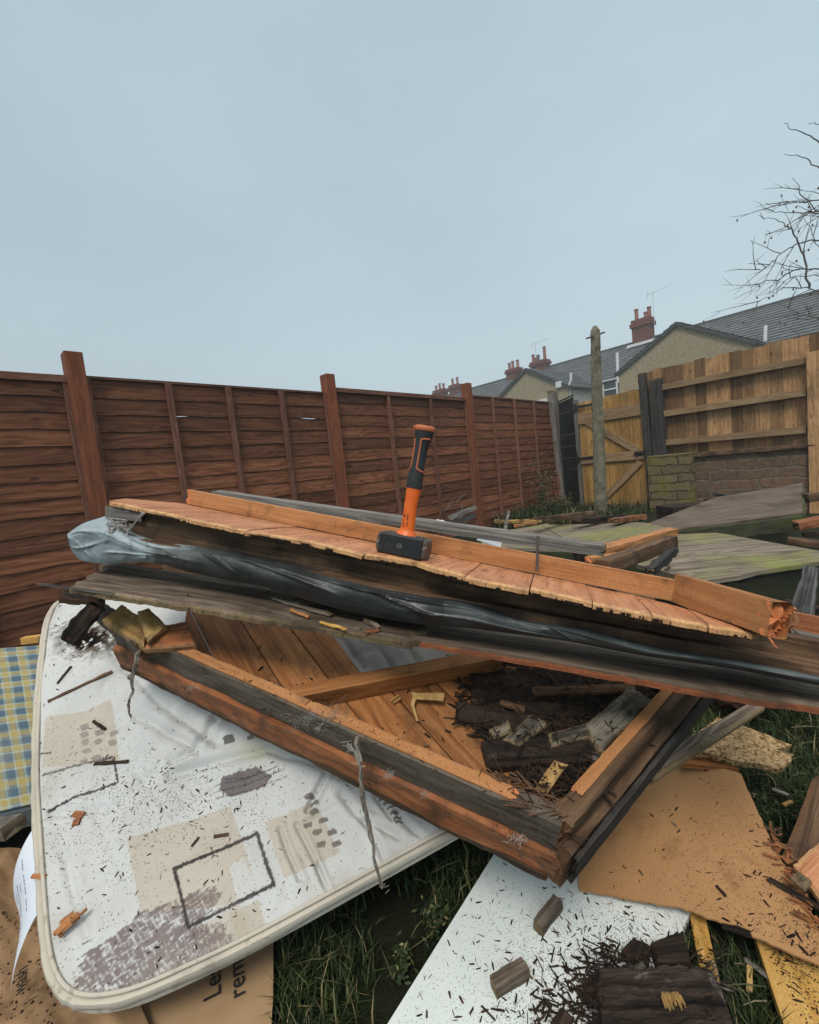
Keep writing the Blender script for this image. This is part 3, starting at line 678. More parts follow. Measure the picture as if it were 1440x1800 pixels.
# concrete post
cb = D(1057, 912, 6.4); cb.z = 0; ct = D(1046, 573, 6.4)
post = thing('concrete_post', cb, 'tall mossy concrete washing line post with iron rod through its top', 'post')
b = MB(); ax = ct - cb; n = 46; prev = None; ring = []
for i in range(n + 1):
    t = i / n; rr = lerp(.083, .056, t)
    if t > .975: rr *= math.sqrt(max(0.02, 1 - ((t - .975) / .027) ** 2))
    row = []
    for k in range(16):
        a = 6.2832 * k / 16; q = 1.0 / max(abs(math.cos(a)), abs(math.sin(a))); q = min(q, 1.16)
        p = cb + ax * t + Vector((math.cos(a + .5), math.sin(a + .5), 0)) * rr * q * .97
        p += Vector((math.cos(a + .5), math.sin(a + .5), 0)) * (.009 * nz(p, 14, 2) + .006 * nz(p, 45, 3))
        # the long spalled crack on the camera side
        ck = math.exp(-((a - 3.95) / .16) ** 2) * (1 if .45 < t < .88 else 0); p -= Vector((math.cos(a + .5), math.sin(a + .5), 0)) * .028 * ck
        row.append(b.vert(p))
    ring.append(row)
for i in range(n):
    for k in range(16):
        k2 = (k + 1) % 16; b.face([ring[i][k], ring[i][k2], ring[i + 1][k2], ring[i + 1][k]], [(0, 0)] * 4, 0, False)
b.face(ring[-1], [(0, 0)] * 16)
b.build('shaft', M['concrete'], post)
part('rod', M['steel'], post, lambda b: (b.tube([D(1031, 595, 6.35), D(1063, 584, 6.4)], .012, 8)))
# ------------------------------------------------------------ terrace behind
R0 = Vector((21.04, 22.39, 0)); td = Vector((-.637, .771, 0)); tn = Vector((-.771, -.637, 0))
RZ, EZ, RUN = 7.6, 5.05, 4.0
def TP(s, o, z): return R0 + td * s + tn * o + Z * z
GO = 7.3
gpl = Plane(TP(0, GO, 0), TP(1, GO, 0), TP(0, GO, 1))
def tso(p): return (p - R0).dot(td), (p - R0).dot(tn), p.z
def roofquad(b, s0, s1, o0, z0, o1, z1, th=.09):
    """sloped quad, eave (o1,z1) to ridge (o0,z0); uv u along the terrace, v up the slope"""
    sl = math.hypot(o1 - o0, z1 - z0)
    courses(b, TP(s0, o1, z1), TP(s1, o1, z1), TP(s1, o0, z0), TP(s0, o0, z0), s0, s1, th)
def courses(b, e0, e1, r1, r0, u0, u1, th=.09, gap=.31):
    """overlapping tile courses from eaves e0-e1 up to ridge r0-r1, each a tilted strip with its own front edge"""
    sl = (r0 - e0).length; n = max(2, round(sl / gap)); nn = (e1 - e0).cross(r0 - e0).normalized(); nn = nn if nn.z > 0 else -nn
    for k in range(n):
        a0, a1 = lerp(e0, r0, k / n), lerp(e1, r1, k / n); c0, c1 = lerp(e0, r0, (k + 1.04) / n), lerp(e1, r1, (k + 1.04) / n)
        q = [a0 + nn * .045, a1 + nn * .045, c1 + nn * .006, c0 + nn * .006, a0, a1]; v = [b.vert(p) for p in q]; y0, y1 = k * gap + .01, (k + 1) * gap - .01
        b.face(v[:4], [(u0, y0), (u1, y0), (u1, y1), (u0, y1)]); b.face([v[4], v[5], v[1], v[0]], [(u0, y0), (u1, y0), (u1, y0 + .01), (u0, y0 + .01)])
    v = [b.vert(p) for p in (e0, e1, r1, r0)] + [b.vert(p - nn * th) for p in (e0, e1, r1, r0)]
    b.face(v[4:][::-1], [(0, 0)] * 4)
    for i in range(4): b.face([v[i], v[(i + 1) % 4], v[4 + (i + 1) % 4], v[4 + i]], [(0, 0), (0, .02), (.02, .02), (.02, 0)])
def chimney(parent, s, z0, z1, w, d, pots, o=0.0, aerial=None, lead=True):
    st = MB()
    def cb_(s0, s1, o0, o1, za, zb):
        P = [TP(s0, o1, za), TP(s1, o1, za), TP(s1, o1, zb), TP(s0, o1, zb), TP(s0, o0, za), TP(s1, o0, za), TP(s1, o0, zb), TP(s0, o0, zb)]
        v = [st.vert(p) for p in P]; q = lambda a, c: [(0, 0), (a, 0), (a, c), (0, c)]
        for ix, a in (([1, 0, 3, 2], s1 - s0), ([4, 5, 6, 7], s1 - s0), ([2, 3, 7, 6], .01), ([0, 4, 7, 3], o1 - o0), ([5, 1, 2, 6], o1 - o0)): st.face([v[i] for i in ix], q(a, zb - za))
    h = z1 - z0
    cb_(s - w / 2, s + w / 2, o - d / 2, o + d / 2, z0 - 1.2, z0 + h * .62)
    cb_(s - w / 2 - .09, s + w / 2 + .09, o - d / 2 - .09, o + d / 2 + .09, z0 + h * .62, z0 + h * .82)
    cb_(s - w / 2 - .03, s + w / 2 + .03, o - d / 2 - .03, o + d / 2 + .03, z0 + h * .82, z1)
    c = st.build('chimney', M['chimney'], parent)
    for ds, do, hh, mk in pots:
        b = MB(); p = TP(s + ds, o + do, z1); b.tube([p, p + Z * .1, p + Z * (hh - .08), p + Z * (hh - .07), p + Z * hh], [.15, .115, .105, .135, .13], 12); b.build('chimney_pot', M[mk], c)
    if lead:
        b = MB(); b.slab(TP(s - w / 2 - .3, o + d / 2 + .02, z0 - .22), TP(s + w / 2 + .3, o + d / 2 + .02, z0 - .22), TP(s + w / 2 + .25, o + d / 2 + .42, z0 - .48), TP(s - w / 2 - .25, o + d / 2 + .42, z0 - .48), .03, 8, 2, (0, 0, .12, 0), up=Z, torn=0); b.build('flashing', M['lead'], c)
    if aerial:
        b = MB(); p = TP(s + aerial[0], o + .2, z1 - .6); b.tube([p, p + Z * 2.0], .012, 6); q = p + Z * 1.9
        dA = (td * -1 + Z * .10).normalized(); b.tube([q - dA * .35, q + dA * 1.1], .007, 6)
        for i in range(9):
            c0 = q + dA * (-.2 + i * .17); e_ = tn * (.16 if i else .3); b.tube([c0 - e_, c0 + e_], .004, 5)
        b.tube([q - dA * .3 + Z * .22, q - dA * .3 - Z * .22], .01, 5); b.build('aerial', M['lead'], c)
    return c
def house(label, s0, s1, apex, lf, rt, extras):
    h = thing('terraced_house', TP((s0 + s1) / 2, 0, 0), label, 'house', 'terraced houses beyond the gate')
    def wall_(b):
        b.box(TP(s0 + .003, RUN - .30, 0), td * (s1 - s0 - .006), tn * -.3, Z * (EZ - .12))
        b.box(TP(s0 + .003, -RUN, 0), td * (s1 - s0 - .006), tn * .3, Z * (EZ - .12))
    part('wall', M['render'], h, wall_)
    r = MB(); roofquad(r, s0, s1, 0, RZ, RUN, EZ); roofquad(r, s0, s1, 0, RZ, -RUN, EZ); main = r.build('roof', M['tiles'], h)
    part('ridge', M['verge'], main, lambda b: b.tube([TP(s0, 0, RZ + .0), TP(s1, 0, RZ + .0)], .11, 8))
    part('gutter', M['verge'], main, lambda b: b.tube([TP(s0, RUN + .06, EZ - .09), TP(s1, RUN + .06, EZ - .09)], .06, 8))
    if apex:
        a = tso(gpl.on(*apex)); l = tso(gpl.on(*lf)); q = tso(gpl.on(*rt))
        hw = ((l[0] - a[0]) + (a[0] - q[0])) / 2; slope = ((a[2] - l[2]) / (l[0] - a[0]) + (a[2] - q[2]) / (a[0] - q[0])) / 2
        ez = a[2] - slope * hw
        b = MB(); b.prism([TP(a[0] - hw, GO, 0), TP(a[0] + hw, GO, 0), TP(a[0] + hw, GO, ez), TP(a[0], GO, a[2]), TP(a[0] - hw, GO, ez)], tn * -.3); b.build('gable_wall', M['pebble'], h)
        for sg in (-1, 1):
            b = MB(); b.box(TP(a[0] + sg * hw - sg * .31, GO - .305, 0), tn * -(GO - RUN - .1), td * sg * .3, Z * (ez - .1)); b.build('wing_wall', M['render'], h)
            b = MB()
            o2 = RUN * (RZ - a[2]) / (RZ - EZ) ; P = [TP(a[0], GO + .12, a[2] + .02), TP(a[0] + sg * (hw + .18), GO + .12, ez - slope * .18 + .02), TP(a[0] + sg * (hw + .18), RUN - .4, ez - slope * .18 + .02), TP(a[0], max(0, o2 - .4), a[2] + .02)]
            courses(b, P[1], P[2], P[3], P[0], 0, (P[2] - P[1]).length)
            rr = b.build('wing_roof', M['tiles'], h)
            b = MB(); b.beam(TP(a[0], GO + .10, a[2] - .06), TP(a[0] + sg * (hw + .16), GO + .10, ez - slope * .16 - .06), Z, .05, .14, 2, 1, 1); b.build('verge', M['verge'], rr)
    extras(h); return h
def ex_near(h):
    chimney(h, 8.2, RZ + .1, RZ + 1.30, 1.05, .75, [(.38, -.1, .75, 'clay'), (-.25, .1, .35, 'clay'), (-.42, 0, .62, 'clay')], 0, (-.75,))
    chimney(h, -1.0, RZ + .3, RZ + 1.9, 1.2, .8, [(.3, 0, .6, 'clay'), (-.3, 0, .6, 'clay')], 0)
    p = gpl.on(1339, 632); q = tso(p)
    b = MB(); a = TP(q[0], RUN + .9, 0); 
    d0 = D(1345, 600, 19.5); d1 = D(1346, 572, 19.5); b.tube([d0, d1], .07, 10); b.build('vent_pipe', M['whiteplastic'], h)
    b = MB(); d0 = D(1086, 653, 24.5); d1 = D(1085, 620, 24.5); b.tube([d0 - Z * .6, d0, d1], .075, 8); b.build('soil_pipe', M['whiteplastic'], h)
    wp = Plane(TP(0, RUN, 0), TP(1, RUN, 0), TP(0, RUN, 1))
    c = [tso(wp.on(*q)) for q in ((1059, 671), (1086, 664))]; z1 = c[1][2]; s_a, s_b = c[0][0], c[1][0]; z0 = z1 - 1.3
    w = MB()
    for (sa, sb, za, zb) in ((s_a, s_a - .09, z0, z1), (s_b + .09, s_b, z0, z1), (s_a - .091, s_b + .091, z1 - .09, z1), (s_a - .091, s_b + .091, z0, z0 + .09), (s_a - .091, s_b + .091, z1 - .60, z1 - .52)):
        w.box(TP(sa, RUN + .005, za), td * (sb - sa), tn * .07, Z * (zb - za))
    f_ = w.build('window', M['whiteplastic'], h)
    part('pane', M['glass'], f_, lambda b: b.box(TP(s_a - .09, RUN + .004, z0 + .05), td * (s_b - s_a + .18), tn * .03, Z * (z1 - z0 - .1)))
def ex_mid(h):
    chimney(h, 15.7, RZ - .2, RZ + .62, 1.25, .75, [(-.45, 0, .95, 'clay'), (.05, .1, .45, 'claygrey'), (.3, 0, .35, 'clay'), (.52, .05, .6, 'clay')], 0, (.15,))
    chimney(h, 13.6, RZ - 1.2, RZ - .15, .8, .55, [(.15, 0, .55, 'clay'), (-.2, 0, .6, 'clay')], 5.2, None, False) if False else None
    c0 = tso(gpl.on(984, 676)); s_, z_ = c0[0], c0[2]
    part('meter_box', M['whiteplastic'], h, lambda b: b.box(TP(s_ + .17, GO + .003, z_ - .17), td * -.34, tn * .14, Z * .34), .01)
    b = MB(); p = [gpl.on(1004, 655, .12), gpl.on(1004, 668, .12), gpl.on(1001, 675, .12), gpl.on(1002, 712, .12)]
    b.tube(p, .07, 8); b.build('downpipe', M['whiteplastic'], h)
    c0 = tso(gpl.on(962, 702)); c1 = tso(gpl.on(939, 705))
    part('window_head', M['whiteplastic'], h, lambda b: b.box(TP(c1[0], GO + .004, c1[2] - .5), td * (c0[0] - c1[0]), tn * .05, Z * .5), .01)
def ex_far(h):
    chimney(h, 18.1, RZ - .2, RZ + .62, 1.1, .7, [(-.4, 0, .6, 'clay'), (.0, .1, .6, 'clay'), (.4, 0, .55, 'clay')], 0)
    chimney(h, 24.6, RZ - .2, RZ + .75, 1.0, .7, [(-.3, 0, .6, 'clay'), (.3, 0, .6, 'clay')], 0)
    chimney(h, 26.6, RZ - .2, RZ + .70, 1.3, .7, [(-.5, 0, .5, 'clay'), (.0, 0, .6, 'clay'), (.5, 0, .5, 'clay')], 0)
house('pebbledashed terraced house with broad gable behind the tall board fence', -7, 8.6, (1190, 567), (1085, 652), (1320, 602), ex_near)
house('terraced house with narrow pebbledashed gable above the black panel', 8.6, 17.3, (925, 648), (873, 698), (1008, 688), ex_mid)
house('farthest terraced house, only slate roof and chimneys above the fence', 17.3, 32, None, None, None, ex_far)
# ------------------------------------------------------------ bare tree at the right edge
def zp(x, y, Y): return D(1260 + x / 4.09, 180 + y / 4.09, Y)
tb = D(1660, 760, 5.6); tb.z = 0
tree = thing('bare_tree', tb, 'leafless thin branched tree reaching in over the board fence from right', 'tree')
tr = [tb, tb + Vector((-.05, .05, 1.2)), tb + Vector((.05, 0, 2.3)), tb + Vector((-.1, .1, 3.4)), tb + Vector((0, .1, 4.6)), tb + Vector((-.1, .1, 5.6))]
part('trunk', M['bark'], tree, lambda b: b.tube(tr, [.10, .08, .065, .05, .035, .012], 10))
def twig(b, p, d, L, r, dep, seed):
    q = random.Random(seed); pts = [p]; n = max(4, int(L / .09)); dd = Vector(d).normalized()
    for i in range(n):
        dd = (dd + Vector((q.uniform(-1, 1), q.uniform(-1, 1), q.uniform(-1, 1))) * .17 + Vector((0, 0, -.01))).normalized(); pts.append(pts[-1] + dd * L / n)
    b.tube(pts, [r * (1 - .75 * i / n) for i in range(n + 1)], 5, cap=False)
    if dep:
        for i in range(1, n):
            if q.random() < .62:
                s_ = dd.cross(Vector((q.uniform(-1, 1), q.uniform(-1, 1), q.uniform(-1, 1)))).normalized()
                twig(b, pts[i], (pts[i] - pts[i - 1]).normalized() * .8 + s_ * q.uniform(.5, .9), L * q.uniform(.25, .5), r * .55, dep - 1, q.random())
    else:
        if q.random() < .25:
            e_ = pts[-1]; b.tube([e_, e_ + Vector((0, 0, -.018)), e_ + Vector((0, 0, -.03))], [.004, .012, .002], 5)
bl_ = [
 ([(1100, 420), (900, 360), (735, 285), (640, 225), (530, 180), (485, 145)], .014, 0),
 ([(1100, 200), (900, 150), (735, 158), (660, 150)], .010, 0),
 ([(1100, 760), (900, 600), (735, 475), (640, 405), (560, 380), (485, 370)], .013, 0),
 ([(1100, 900), (900, 830), (730, 785), (590, 650), (600, 600), (545, 540)], .012, 1),
 ([(1100, 700), (900, 690), (720, 700), (600, 720), (510, 705), (450, 725), (462, 745)], .011, 1),
 ([(1100, 800), (900, 780), (700, 790), (560, 795), (440, 785), (365, 790)], .012, 1),
 ([(1100, 830), (900, 800), (680, 790), (560, 850), (480, 900), (355, 950)], .012, 1),
 ([(665, 1335), (640, 1180), (600, 1040), (540, 915), (490, 885), (420, 832), (330, 832)], .013, 1),
 ([(1100, 1050), (900, 1000), (680, 985), (560, 1025), (460, 1085), (390, 1160), (330, 1205), (275, 1198)], .013, 1),
 ([(1100, 1250), (900, 1215), (700, 1195), (570, 1195), (450, 1270), (350, 1275), (250, 1360), (125, 1410)], .013, 1),
 ([(1100, 1330), (900, 1300), (700, 1240), (560, 1250), (420, 1310)], .010, 1),
 ([(1100, 1500), (900, 1400), (640, 1330), (480, 1330), (380, 1400), (255, 1445)], .011, 1),
 ([(1100, 1750), (900, 1650), (735, 1560), (560, 1500), (430, 1440)], .010, 2),
 ([(900, 900), (760, 1100), (700, 960), (630, 830)], .010, 1),
 ([(1100, 1900), (900, 1830), (735, 1760), (640, 1740)], .010, 1)]
for i, (pl, r_, dep) in enumerate(bl_):
    b = MB(); n = len(pl); pts = []
    Ys = [5.4 + .5 * nz1(i, .9, 3) + (.05 * nz1(j + i * 3, .8, 5)) for j in range(n)]
    base = [zp(x, y, Yq) for (x, y), Yq in zip(pl, Ys)]
    if i != 7:
        k = min(tr, key=lambda q: (q - base[0]).length); base = [k] + base
    sm = []
    for j in range(len(base) - 1):
        for q in range(6): sm.append(lerp(base[j], base[j + 1], q / 6) + Vector((nz1(j * 6 + q, .5, i), nz1(j * 6 + q, .5, i + 9), nz1(j * 6 + q, .5, i + 20))) * .018)
    sm.append(base[-1]); N = len(sm)
    b.tube(sm, [lerp(r_ * 1.0, .0022, (q / (N - 1)) ** .8) for q in range(N)], 6, cap=False)
    if dep:
        qq = random.Random(i)
        for j in range(8, N - 1):
            if qq.random() < .2:
                dd = (sm[j + 1] - sm[j]).normalized(); s_ = dd.cross(Vector((qq.uniform(-1, 1), qq.uniform(-1, 1), qq.uniform(-1, 1)))).normalized()
                twig(b, sm[j], dd * .9 + s_ * qq.uniform(.4, 1), qq.uniform(.15, .5), .0055, dep, qq.random())
    b.build('branch', M['bark'], tree)
# ============================================================ THE PILE
def YF(x): return 1 / lerp(1 / 1.05, 1 / .68, (x - 190) / 1190)
def isect(p, d, a, b_, n):
    """walk from p along d (in a plane of normal n) until the line a-b"""
    e_ = b_ - a; q = e_.cross(n); den = d.dot(q)
    return (a - p).dot(q) / den if abs(den) > 1e-9 else 1e9
def clip_poly(poly, p0, nrm):
    out = []
    for i in range(len(poly)):
        a, c = poly[i], poly[(i + 1) % len(poly)]; da, dc = (a - p0).dot(nrm), (c - p0).dot(nrm)
        if da >= 0: out.append(a)
        if (da >= 0) != (dc >= 0): out.append(a + (c - a) * (da / (da - dc)))
    return out
def fibres(b, a, c, n, ln, w, dirs, sd=0, t=.5):
    q = random.Random(sd)
    for i in range(n):
        p = lerp(a, c, q.random()); d = (Vector(dirs) + Vector((q.uniform(-1, 1), q.uniform(-1, 1), q.uniform(-1, 1))) * .45).normalized(); l = ln * q.uniform(.25, 1) ; s_ = d.cross(Vector((q.uniform(-1, 1), q.uniform(-1, 1), q.uniform(-1, 1)))).normalized() * w * q.uniform(.4, 1)
        u_ = d.cross(s_).normalized() * w * .5
        v = [b.vert(p - s_, t, 1), b.vert(p + s_, t, 1), b.vert(p + u_, t, 1), b.vert(p + d * l, t, 1)]
        for ix in ((0, 1, 3), (1, 2, 3), (2, 0, 3), (0, 2, 1)): b.face([v[k] for k in ix], [(0, 0), (.01, 0), (.005, .02)])
# ---- top panel
PT = Plane(D(190, 880, 1.05), D(1380, 1110, .68), D(1180, 1058, .80))
panel = thing('shed_panel', PT.on(760, 1000, -.10), 'broken shed wall panel of pink orange boards, topmost on the pile', 'shed panel')
gT = PT.dirn(960, 960)
fe = [(190, 880), (255, 894), (330, 911), (430, 932), (552, 952), (640, 973), (735, 989), (818, 1013), (933, 1034), (1045, 1060), (1150, 1080), (1250, 1099), (1338, 1113)]
rA, rB = PT.on(325, 886), PT.on(1180, 1058); rC = PT.on(1352, 1124)
top = []
for i in range(len(fe) - 1):
    p, q = PT.on(*fe[i]), PT.on(*fe[i + 1])
    def back(p):
        t1 = isect(p, gT, rA, rB, PT.n); t2 = isect(p, gT, rB, rC, PT.n)
        c = [t for t in (t1, t2) if t > .003]; return p + gT * (min(c) if c else .02)
    off = PT.n * rnd.uniform(-.0015, .0015)
    b = MB(); jt = rnd.uniform(-.012, .006) * (.35 if i < 5 else 1)
    a2, b2 = p + gT * jt, q + gT * jt + (p - q).normalized() * .0022
    # grain runs away from us: quad a->b along gT
    b.slab(a2 + off, back(p) + off, back(q) + (p - q).normalized() * .0022 + off, b2 + off, .007, 40, 60, (0, 0, 0, .015), amp=.0009, fr=20, torn=.021, tint=rnd.uniform(.3, .8), ragf=1.3, chamf=.5)
    b.build('board', M['pine'], panel)
    b = MB(); dn = -PT.n * .0078; b.slab(a2 + gT * .002 + dn, a2 + gT * .09 + dn, b2 + gT * .09 + dn, b2 + gT * .002 + dn, .004, 6, 60, (0, 0, 0, .016), amp=.001, torn=0, tint=.2, ragf=2.2)
    fibres(b, a2 + gT * .008 - PT.n * .010, b2 + gT * .008 - PT.n * .010, 46, .013, .0006, -gT * .5 - Z, i, .1); b.build('felt_backing', M['rotten'], panel)
b = MB(); b.slab(PT.on(192, 880), PT.on(430, 905), PT.on(331, 886), PT.on(220, 876), .011, 10, 6, (0, 0, 0, 0), torn=0, tint=.6); b.build('board', M['pine'], panel)
nT = PT.n
def rail_on(name, a, c, h, w, mat, side, end=(0, 0), parent=panel, amp=.0008, tint=None):
    b = MB(); b.beam(a + nT * (h / 2 + .001) + side * w / 2, c + nT * (h / 2 + .001) + side * w / 2, nT, w, h, 40, 3, 4, end, amp, 14, tint); return b.build(name, mat, parent)
sd_ = (rB - rA).cross(nT).normalized(); sd_ = sd_ if sd_.y > 0 else -sd_
rail_on('back_rail', rA - (rB - rA) * .006, rB + (rB - rA).normalized() * .02, .040, .022, M['pine_rail'], sd_, (.02, 0))
rE = PT.on(1352, 1124)
b = MB(); ed = (rE - rB).normalized(); se = ed.cross(nT).normalized(); se = se if se.dot(_r) > 0 else -se
b.beam(rB + nT * .026 + se * .017 - ed * .003, rE + nT * .028 + se * .017, nT, .034, .053, 40, 5, 7, (0, .030), .0012, 14, .4)
fibres(b, rE + nT * .005, rE + nT * .05 + se * .03, 24, .008, .0030, ed, 4)
fibres(b, rE + nT * .002, rE - nT * .008 + se * .01, 8, .014, .0022, ed - nT * .3, 6)
b.build('end_batten', M['pine_rail'], panel)
part('rusty_nail', M['steel'], panel, lambda b: b.tube([D(1268, 1104, .672), D(1320, 1103, .668), D(1366, 1105, .66)], [.0022, .0026, .003], 7))
part('rusty_nail', M['steel'], panel, lambda b: b.tube([D(944, 1003, .845), D(945, 965, .86), D(946, 942, .87)], .0028, 7))
part('nail_heads', M['steel'], panel, lambda b: [b.tube([D(x, y, Y), D(x + .2, y - 5, Y)], .0035, 6) for x, y, Y in ((1172, 1004, .79), (1176, 1000, .79), (887, 968, .94), (1262, 1030, .735))])
# timbers under the boards
def under(name, pts, h, w, mat, up=Z, parent=panel, end=(0, 0), amp=.002, seed=None, tint=None, nu=60):
    b = MB(); b.beam(pts[0], pts[1], up, w, h, nu, 3, 4, end, amp, 11, tint, seed); return b.build(name, mat, parent)
under('lower_rail', (D(212, 914, YF(212) + .045), D(1480, 1166, YF(1480) + .035)), .062, .04, M['brown'], nT, end=(.03, 0), tint=.75)
under('lower_rail', (D(252, 953, YF(252) + .022), D(1500, 1187, YF(1500) + .012)), .021, .05, M['brown'], nT, end=(.03, 0), amp=.003, tint=1.0)
under('stub', (D(198, 900, YF(198) + .03), D(262, 908, YF(262) + .03)), .026, .04, M['weathered'], nT, end=(.02, .03), amp=.003)
part('cobweb', M['webwhite'], panel, lambda b: [b.tube([D(222, 938, 1.03), D(238, 918, 1.0), D(252, 902, 1.0)], [.0025, .0018, .004], 5)] + [b.tube([D(190 + rnd.uniform(-6, 40), 930 + rnd.uniform(-20, 14), 1.03), D(196 + rnd.uniform(-6, 40), 930 + rnd.uniform(-20, 14), 1.02)], .0015, 4) for i in range(24)])
b = MB(); b.beam(D(1376, 1088, .80), D(1540, 1122, .74), nT, .03, .035, 12, 2, 3, (.02, 0), .001); b.build('timber_end', M['redtrim'], None, 0, 'red brown timber sticking out beyond the splintered end of the top panel', 'timber')
b = MB(); b.beam(D(1384, 1112, .76), D(1540, 1150, .70), nT, .04, .014, 12, 2, 2, (.02, 0), .001); b.build('lath', M['weathered'], None, 0, 'grey lath under the splintered end of the top panel at right', 'lath')
# ---- grey weathered batten behind
b = MB(); gb = [D(374, 868, 1.62), D(1070, 968, 1.12)]
b.beam(gb[0], gb[1], Z, .045, .028, 60, 4, 3, (.03, .02), .0018, 9, .75)
b.build('grey_batten', M['weathered'], None, 0, 'long grey weathered batten lying along the back of the top panel', 'batten')
# ---- plastic sheet
tp = [(118, 938), (150, 917), (185, 913), (230, 941), (280, 957), (330, 963), (400, 972), (470, 988), (560, 1008), (640, 1028), (740, 1046), (830, 1060), (920, 1088), (1000, 1100), (1060, 1112), (1150, 1136), (1250, 1153), (1340, 1168), (1500, 1198)]
bp = [(122, 960), (140, 985), (185, 993), (230, 990), (280, 992), (330, 1006), (400, 1021), (470, 1034), (560, 1062), (640, 1082), (740, 1099), (830, 1106), (920, 1116), (1000, 1128), (1060, 1140), (1150, 1156), (1250, 1170), (1340, 1186), (1500, 1217)]
def crv(pl, t):
    x = t * (len(pl) - 1); i = min(int(x), len(pl) - 2); q = x - i
    p0, p1, p2, p3 = pl[max(i - 1, 0)], pl[i], pl[i + 1], pl[min(i + 2, len(pl) - 1)]
    f = lambda k: .5 * (2 * p1[k] + (p2[k] - p0[k]) * q + (2 * p0[k] - 5 * p1[k] + 4 * p2[k] - p3[k]) * q * q + (3 * p1[k] - p0[k] - 3 * p2[k] + p3[k]) * q ** 3)
    return f(0), f(1)
CRE = [(.0, .10, .15, .35, .035, .009), (.01, .12, .85, .45, .03, .008), (.05, .20, .22, .42, .03, .008), (.03, .09, .5, .95, .035, .007), (.10, .21, .75, .60, .03, .007), (.13, .24, .10, .22, .03, .008), (.02, .30, .30, .55, .10, .010),
 (.21, .27, .05, .8, .07, .006), (.29, .345, .0, .7, .06, .011), (.34, .47, .02, .55, .08, .007), (.30, .62, .10, .22, .05, .006), (.50, .58, .05, .8, .07, .007), (.53, .74, .55, .9, .06, .005), (.66, .82, .15, .6, .09, .005), (.69, .73, .1, .9, .06, .005), (.85, .99, .3, .7, .08, .004)]
b = MB(); NU, NV = 320, 48; rows = []
for i in range(NU + 1):
    t = i / NU; a, c = crv(tp, t), crv(bp, t); row = []
    for j in range(NV + 1):
        v = j / NV; vv = v
        x, y = lerp(a[0], c[0], v), lerp(a[1], c[1], v); Y = YF(x) - .002
        p = D(x, y, Y); tow = (EYE - p).normalized()
        bul = math.sin(math.pi * min(1, v * 1.0)) ** .7
        sz = lerp(.034, .022, min(1, t * 2.2))
        L1 = t * 1.5                                            # metres along, roughly
        # a few long creases that run with the sheet and die out, plus soft crumple
        fold = 0
        for (t0, t1, v0, v1, wd, hh) in CRE:
            if t0 < t < t1:
                q = (t - t0) / (t1 - t0); vc = lerp(v0, v1, q) + .04 * nz1(t, 14, v0 * 9); fold += hh * math.sin(math.pi * q) ** .6 * math.exp(-((v - vc) / wd) ** 2)
        fold += (.006 if t < .2 else .003) * (1 - 2.4 * abs(nz((L1 * 9, v * 1.2 + L1 * 5, 7), 1, 13))) + .005 * nz((L1 * 6, v * 1.5, 1), 1, 3) + .0030 * (1 - 3 * abs(nz((L1 * 15, v * 2.0 - L1 * 9, 1), 1, 8))) * (1.6 if t < .2 else .35)
        p += tow * (bul * sz + fold * min(1, bul * 1.5))
        if v < .001: p += Vector((0, .14, .012))
        if v > .999: p += Vector((0, .14, -.004))
        # pale tint on the folded end and along the upper fold
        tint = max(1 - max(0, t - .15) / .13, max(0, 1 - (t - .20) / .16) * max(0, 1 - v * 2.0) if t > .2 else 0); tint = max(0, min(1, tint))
        if t > .58: tint = max(tint, lerp(.25, .46, min(1, (t - .58) * 5)) * max(0, 1 - max(0, abs(v - .42) - .22) * 2.6))  # grey highlight on the right stretch, painted into the tint
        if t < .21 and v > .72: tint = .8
        row.append(b.vert(p, tint))
    rows.append(row)
for i in range(NU):
    for j in range(NV): b.face([rows[i][j], rows[i + 1][j], rows[i + 1][j + 1], rows[i][j + 1]], [(i / 80, j / NV), ((i + 1) / 80, j / NV), ((i + 1) / 80, (j + 1) / NV), (i / 80, (j + 1) / NV)], 0, True)
b.face([r_ for r_ in rows[0]][::-1], [(0, k / NV) for k in range(NV + 1)])
b.build('plastic_sheet', M['tarp'], None, 0, 'folded black and pale grey plastic sheet squeezed under the top panel', 'plastic sheet')
# ---- lower planks
b = MB()
b.slab(D(104, 1030, .965), D(775, 1138, .79), D(775, 1075, .97), D(176, 984, 1.22), .009, 160, 24, (.018, .11, 0, .07), amp=.0018, fr=16, torn=.010, tint=.85, aniso=.10, chamf=.5)
fibres(b, D(440, 1080, .872), D(765, 1133, .79), 60, .03, .0009, Vector((.8, -.4, -.25)), 3)
fibres(b, D(104, 1014, .99), D(150, 1004, 1.06), 9, .05, .0010, Vector((-1, -.2, .1)), 8)
b.build('grey_plank', M['brownmix'], None, 0, 'weathered grey brown plank with frayed yellow edge jutting out left below the plastic', 'plank')
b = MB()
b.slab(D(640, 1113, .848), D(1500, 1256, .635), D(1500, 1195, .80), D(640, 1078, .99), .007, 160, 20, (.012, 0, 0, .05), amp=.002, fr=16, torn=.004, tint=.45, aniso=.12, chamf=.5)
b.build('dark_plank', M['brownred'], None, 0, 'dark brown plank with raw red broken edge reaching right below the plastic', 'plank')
PL1 = Plane(D(104, 1030, .965), D(775, 1138, .79), D(775, 1075, .97))
for pts, lab in (([(475, 1050), (520, 1066), (588, 1082)], 'reddish wood splinter lying on the frayed plank under the plastic'), ([(640, 1088), (664, 1098), (668, 1106)], 'short pale splinter near the middle of the frayed plank')):
    b = MB(); P3 = [PL1.on(x, y, .004) for x, y in pts]; b.beam(P3[0], P3[-1], Z, .010, .006, 16, 3, 2, (.015, .02), .002, 40, .8); b.build('splinter', M['brownmix'], None, 0, lab, 'splinter')
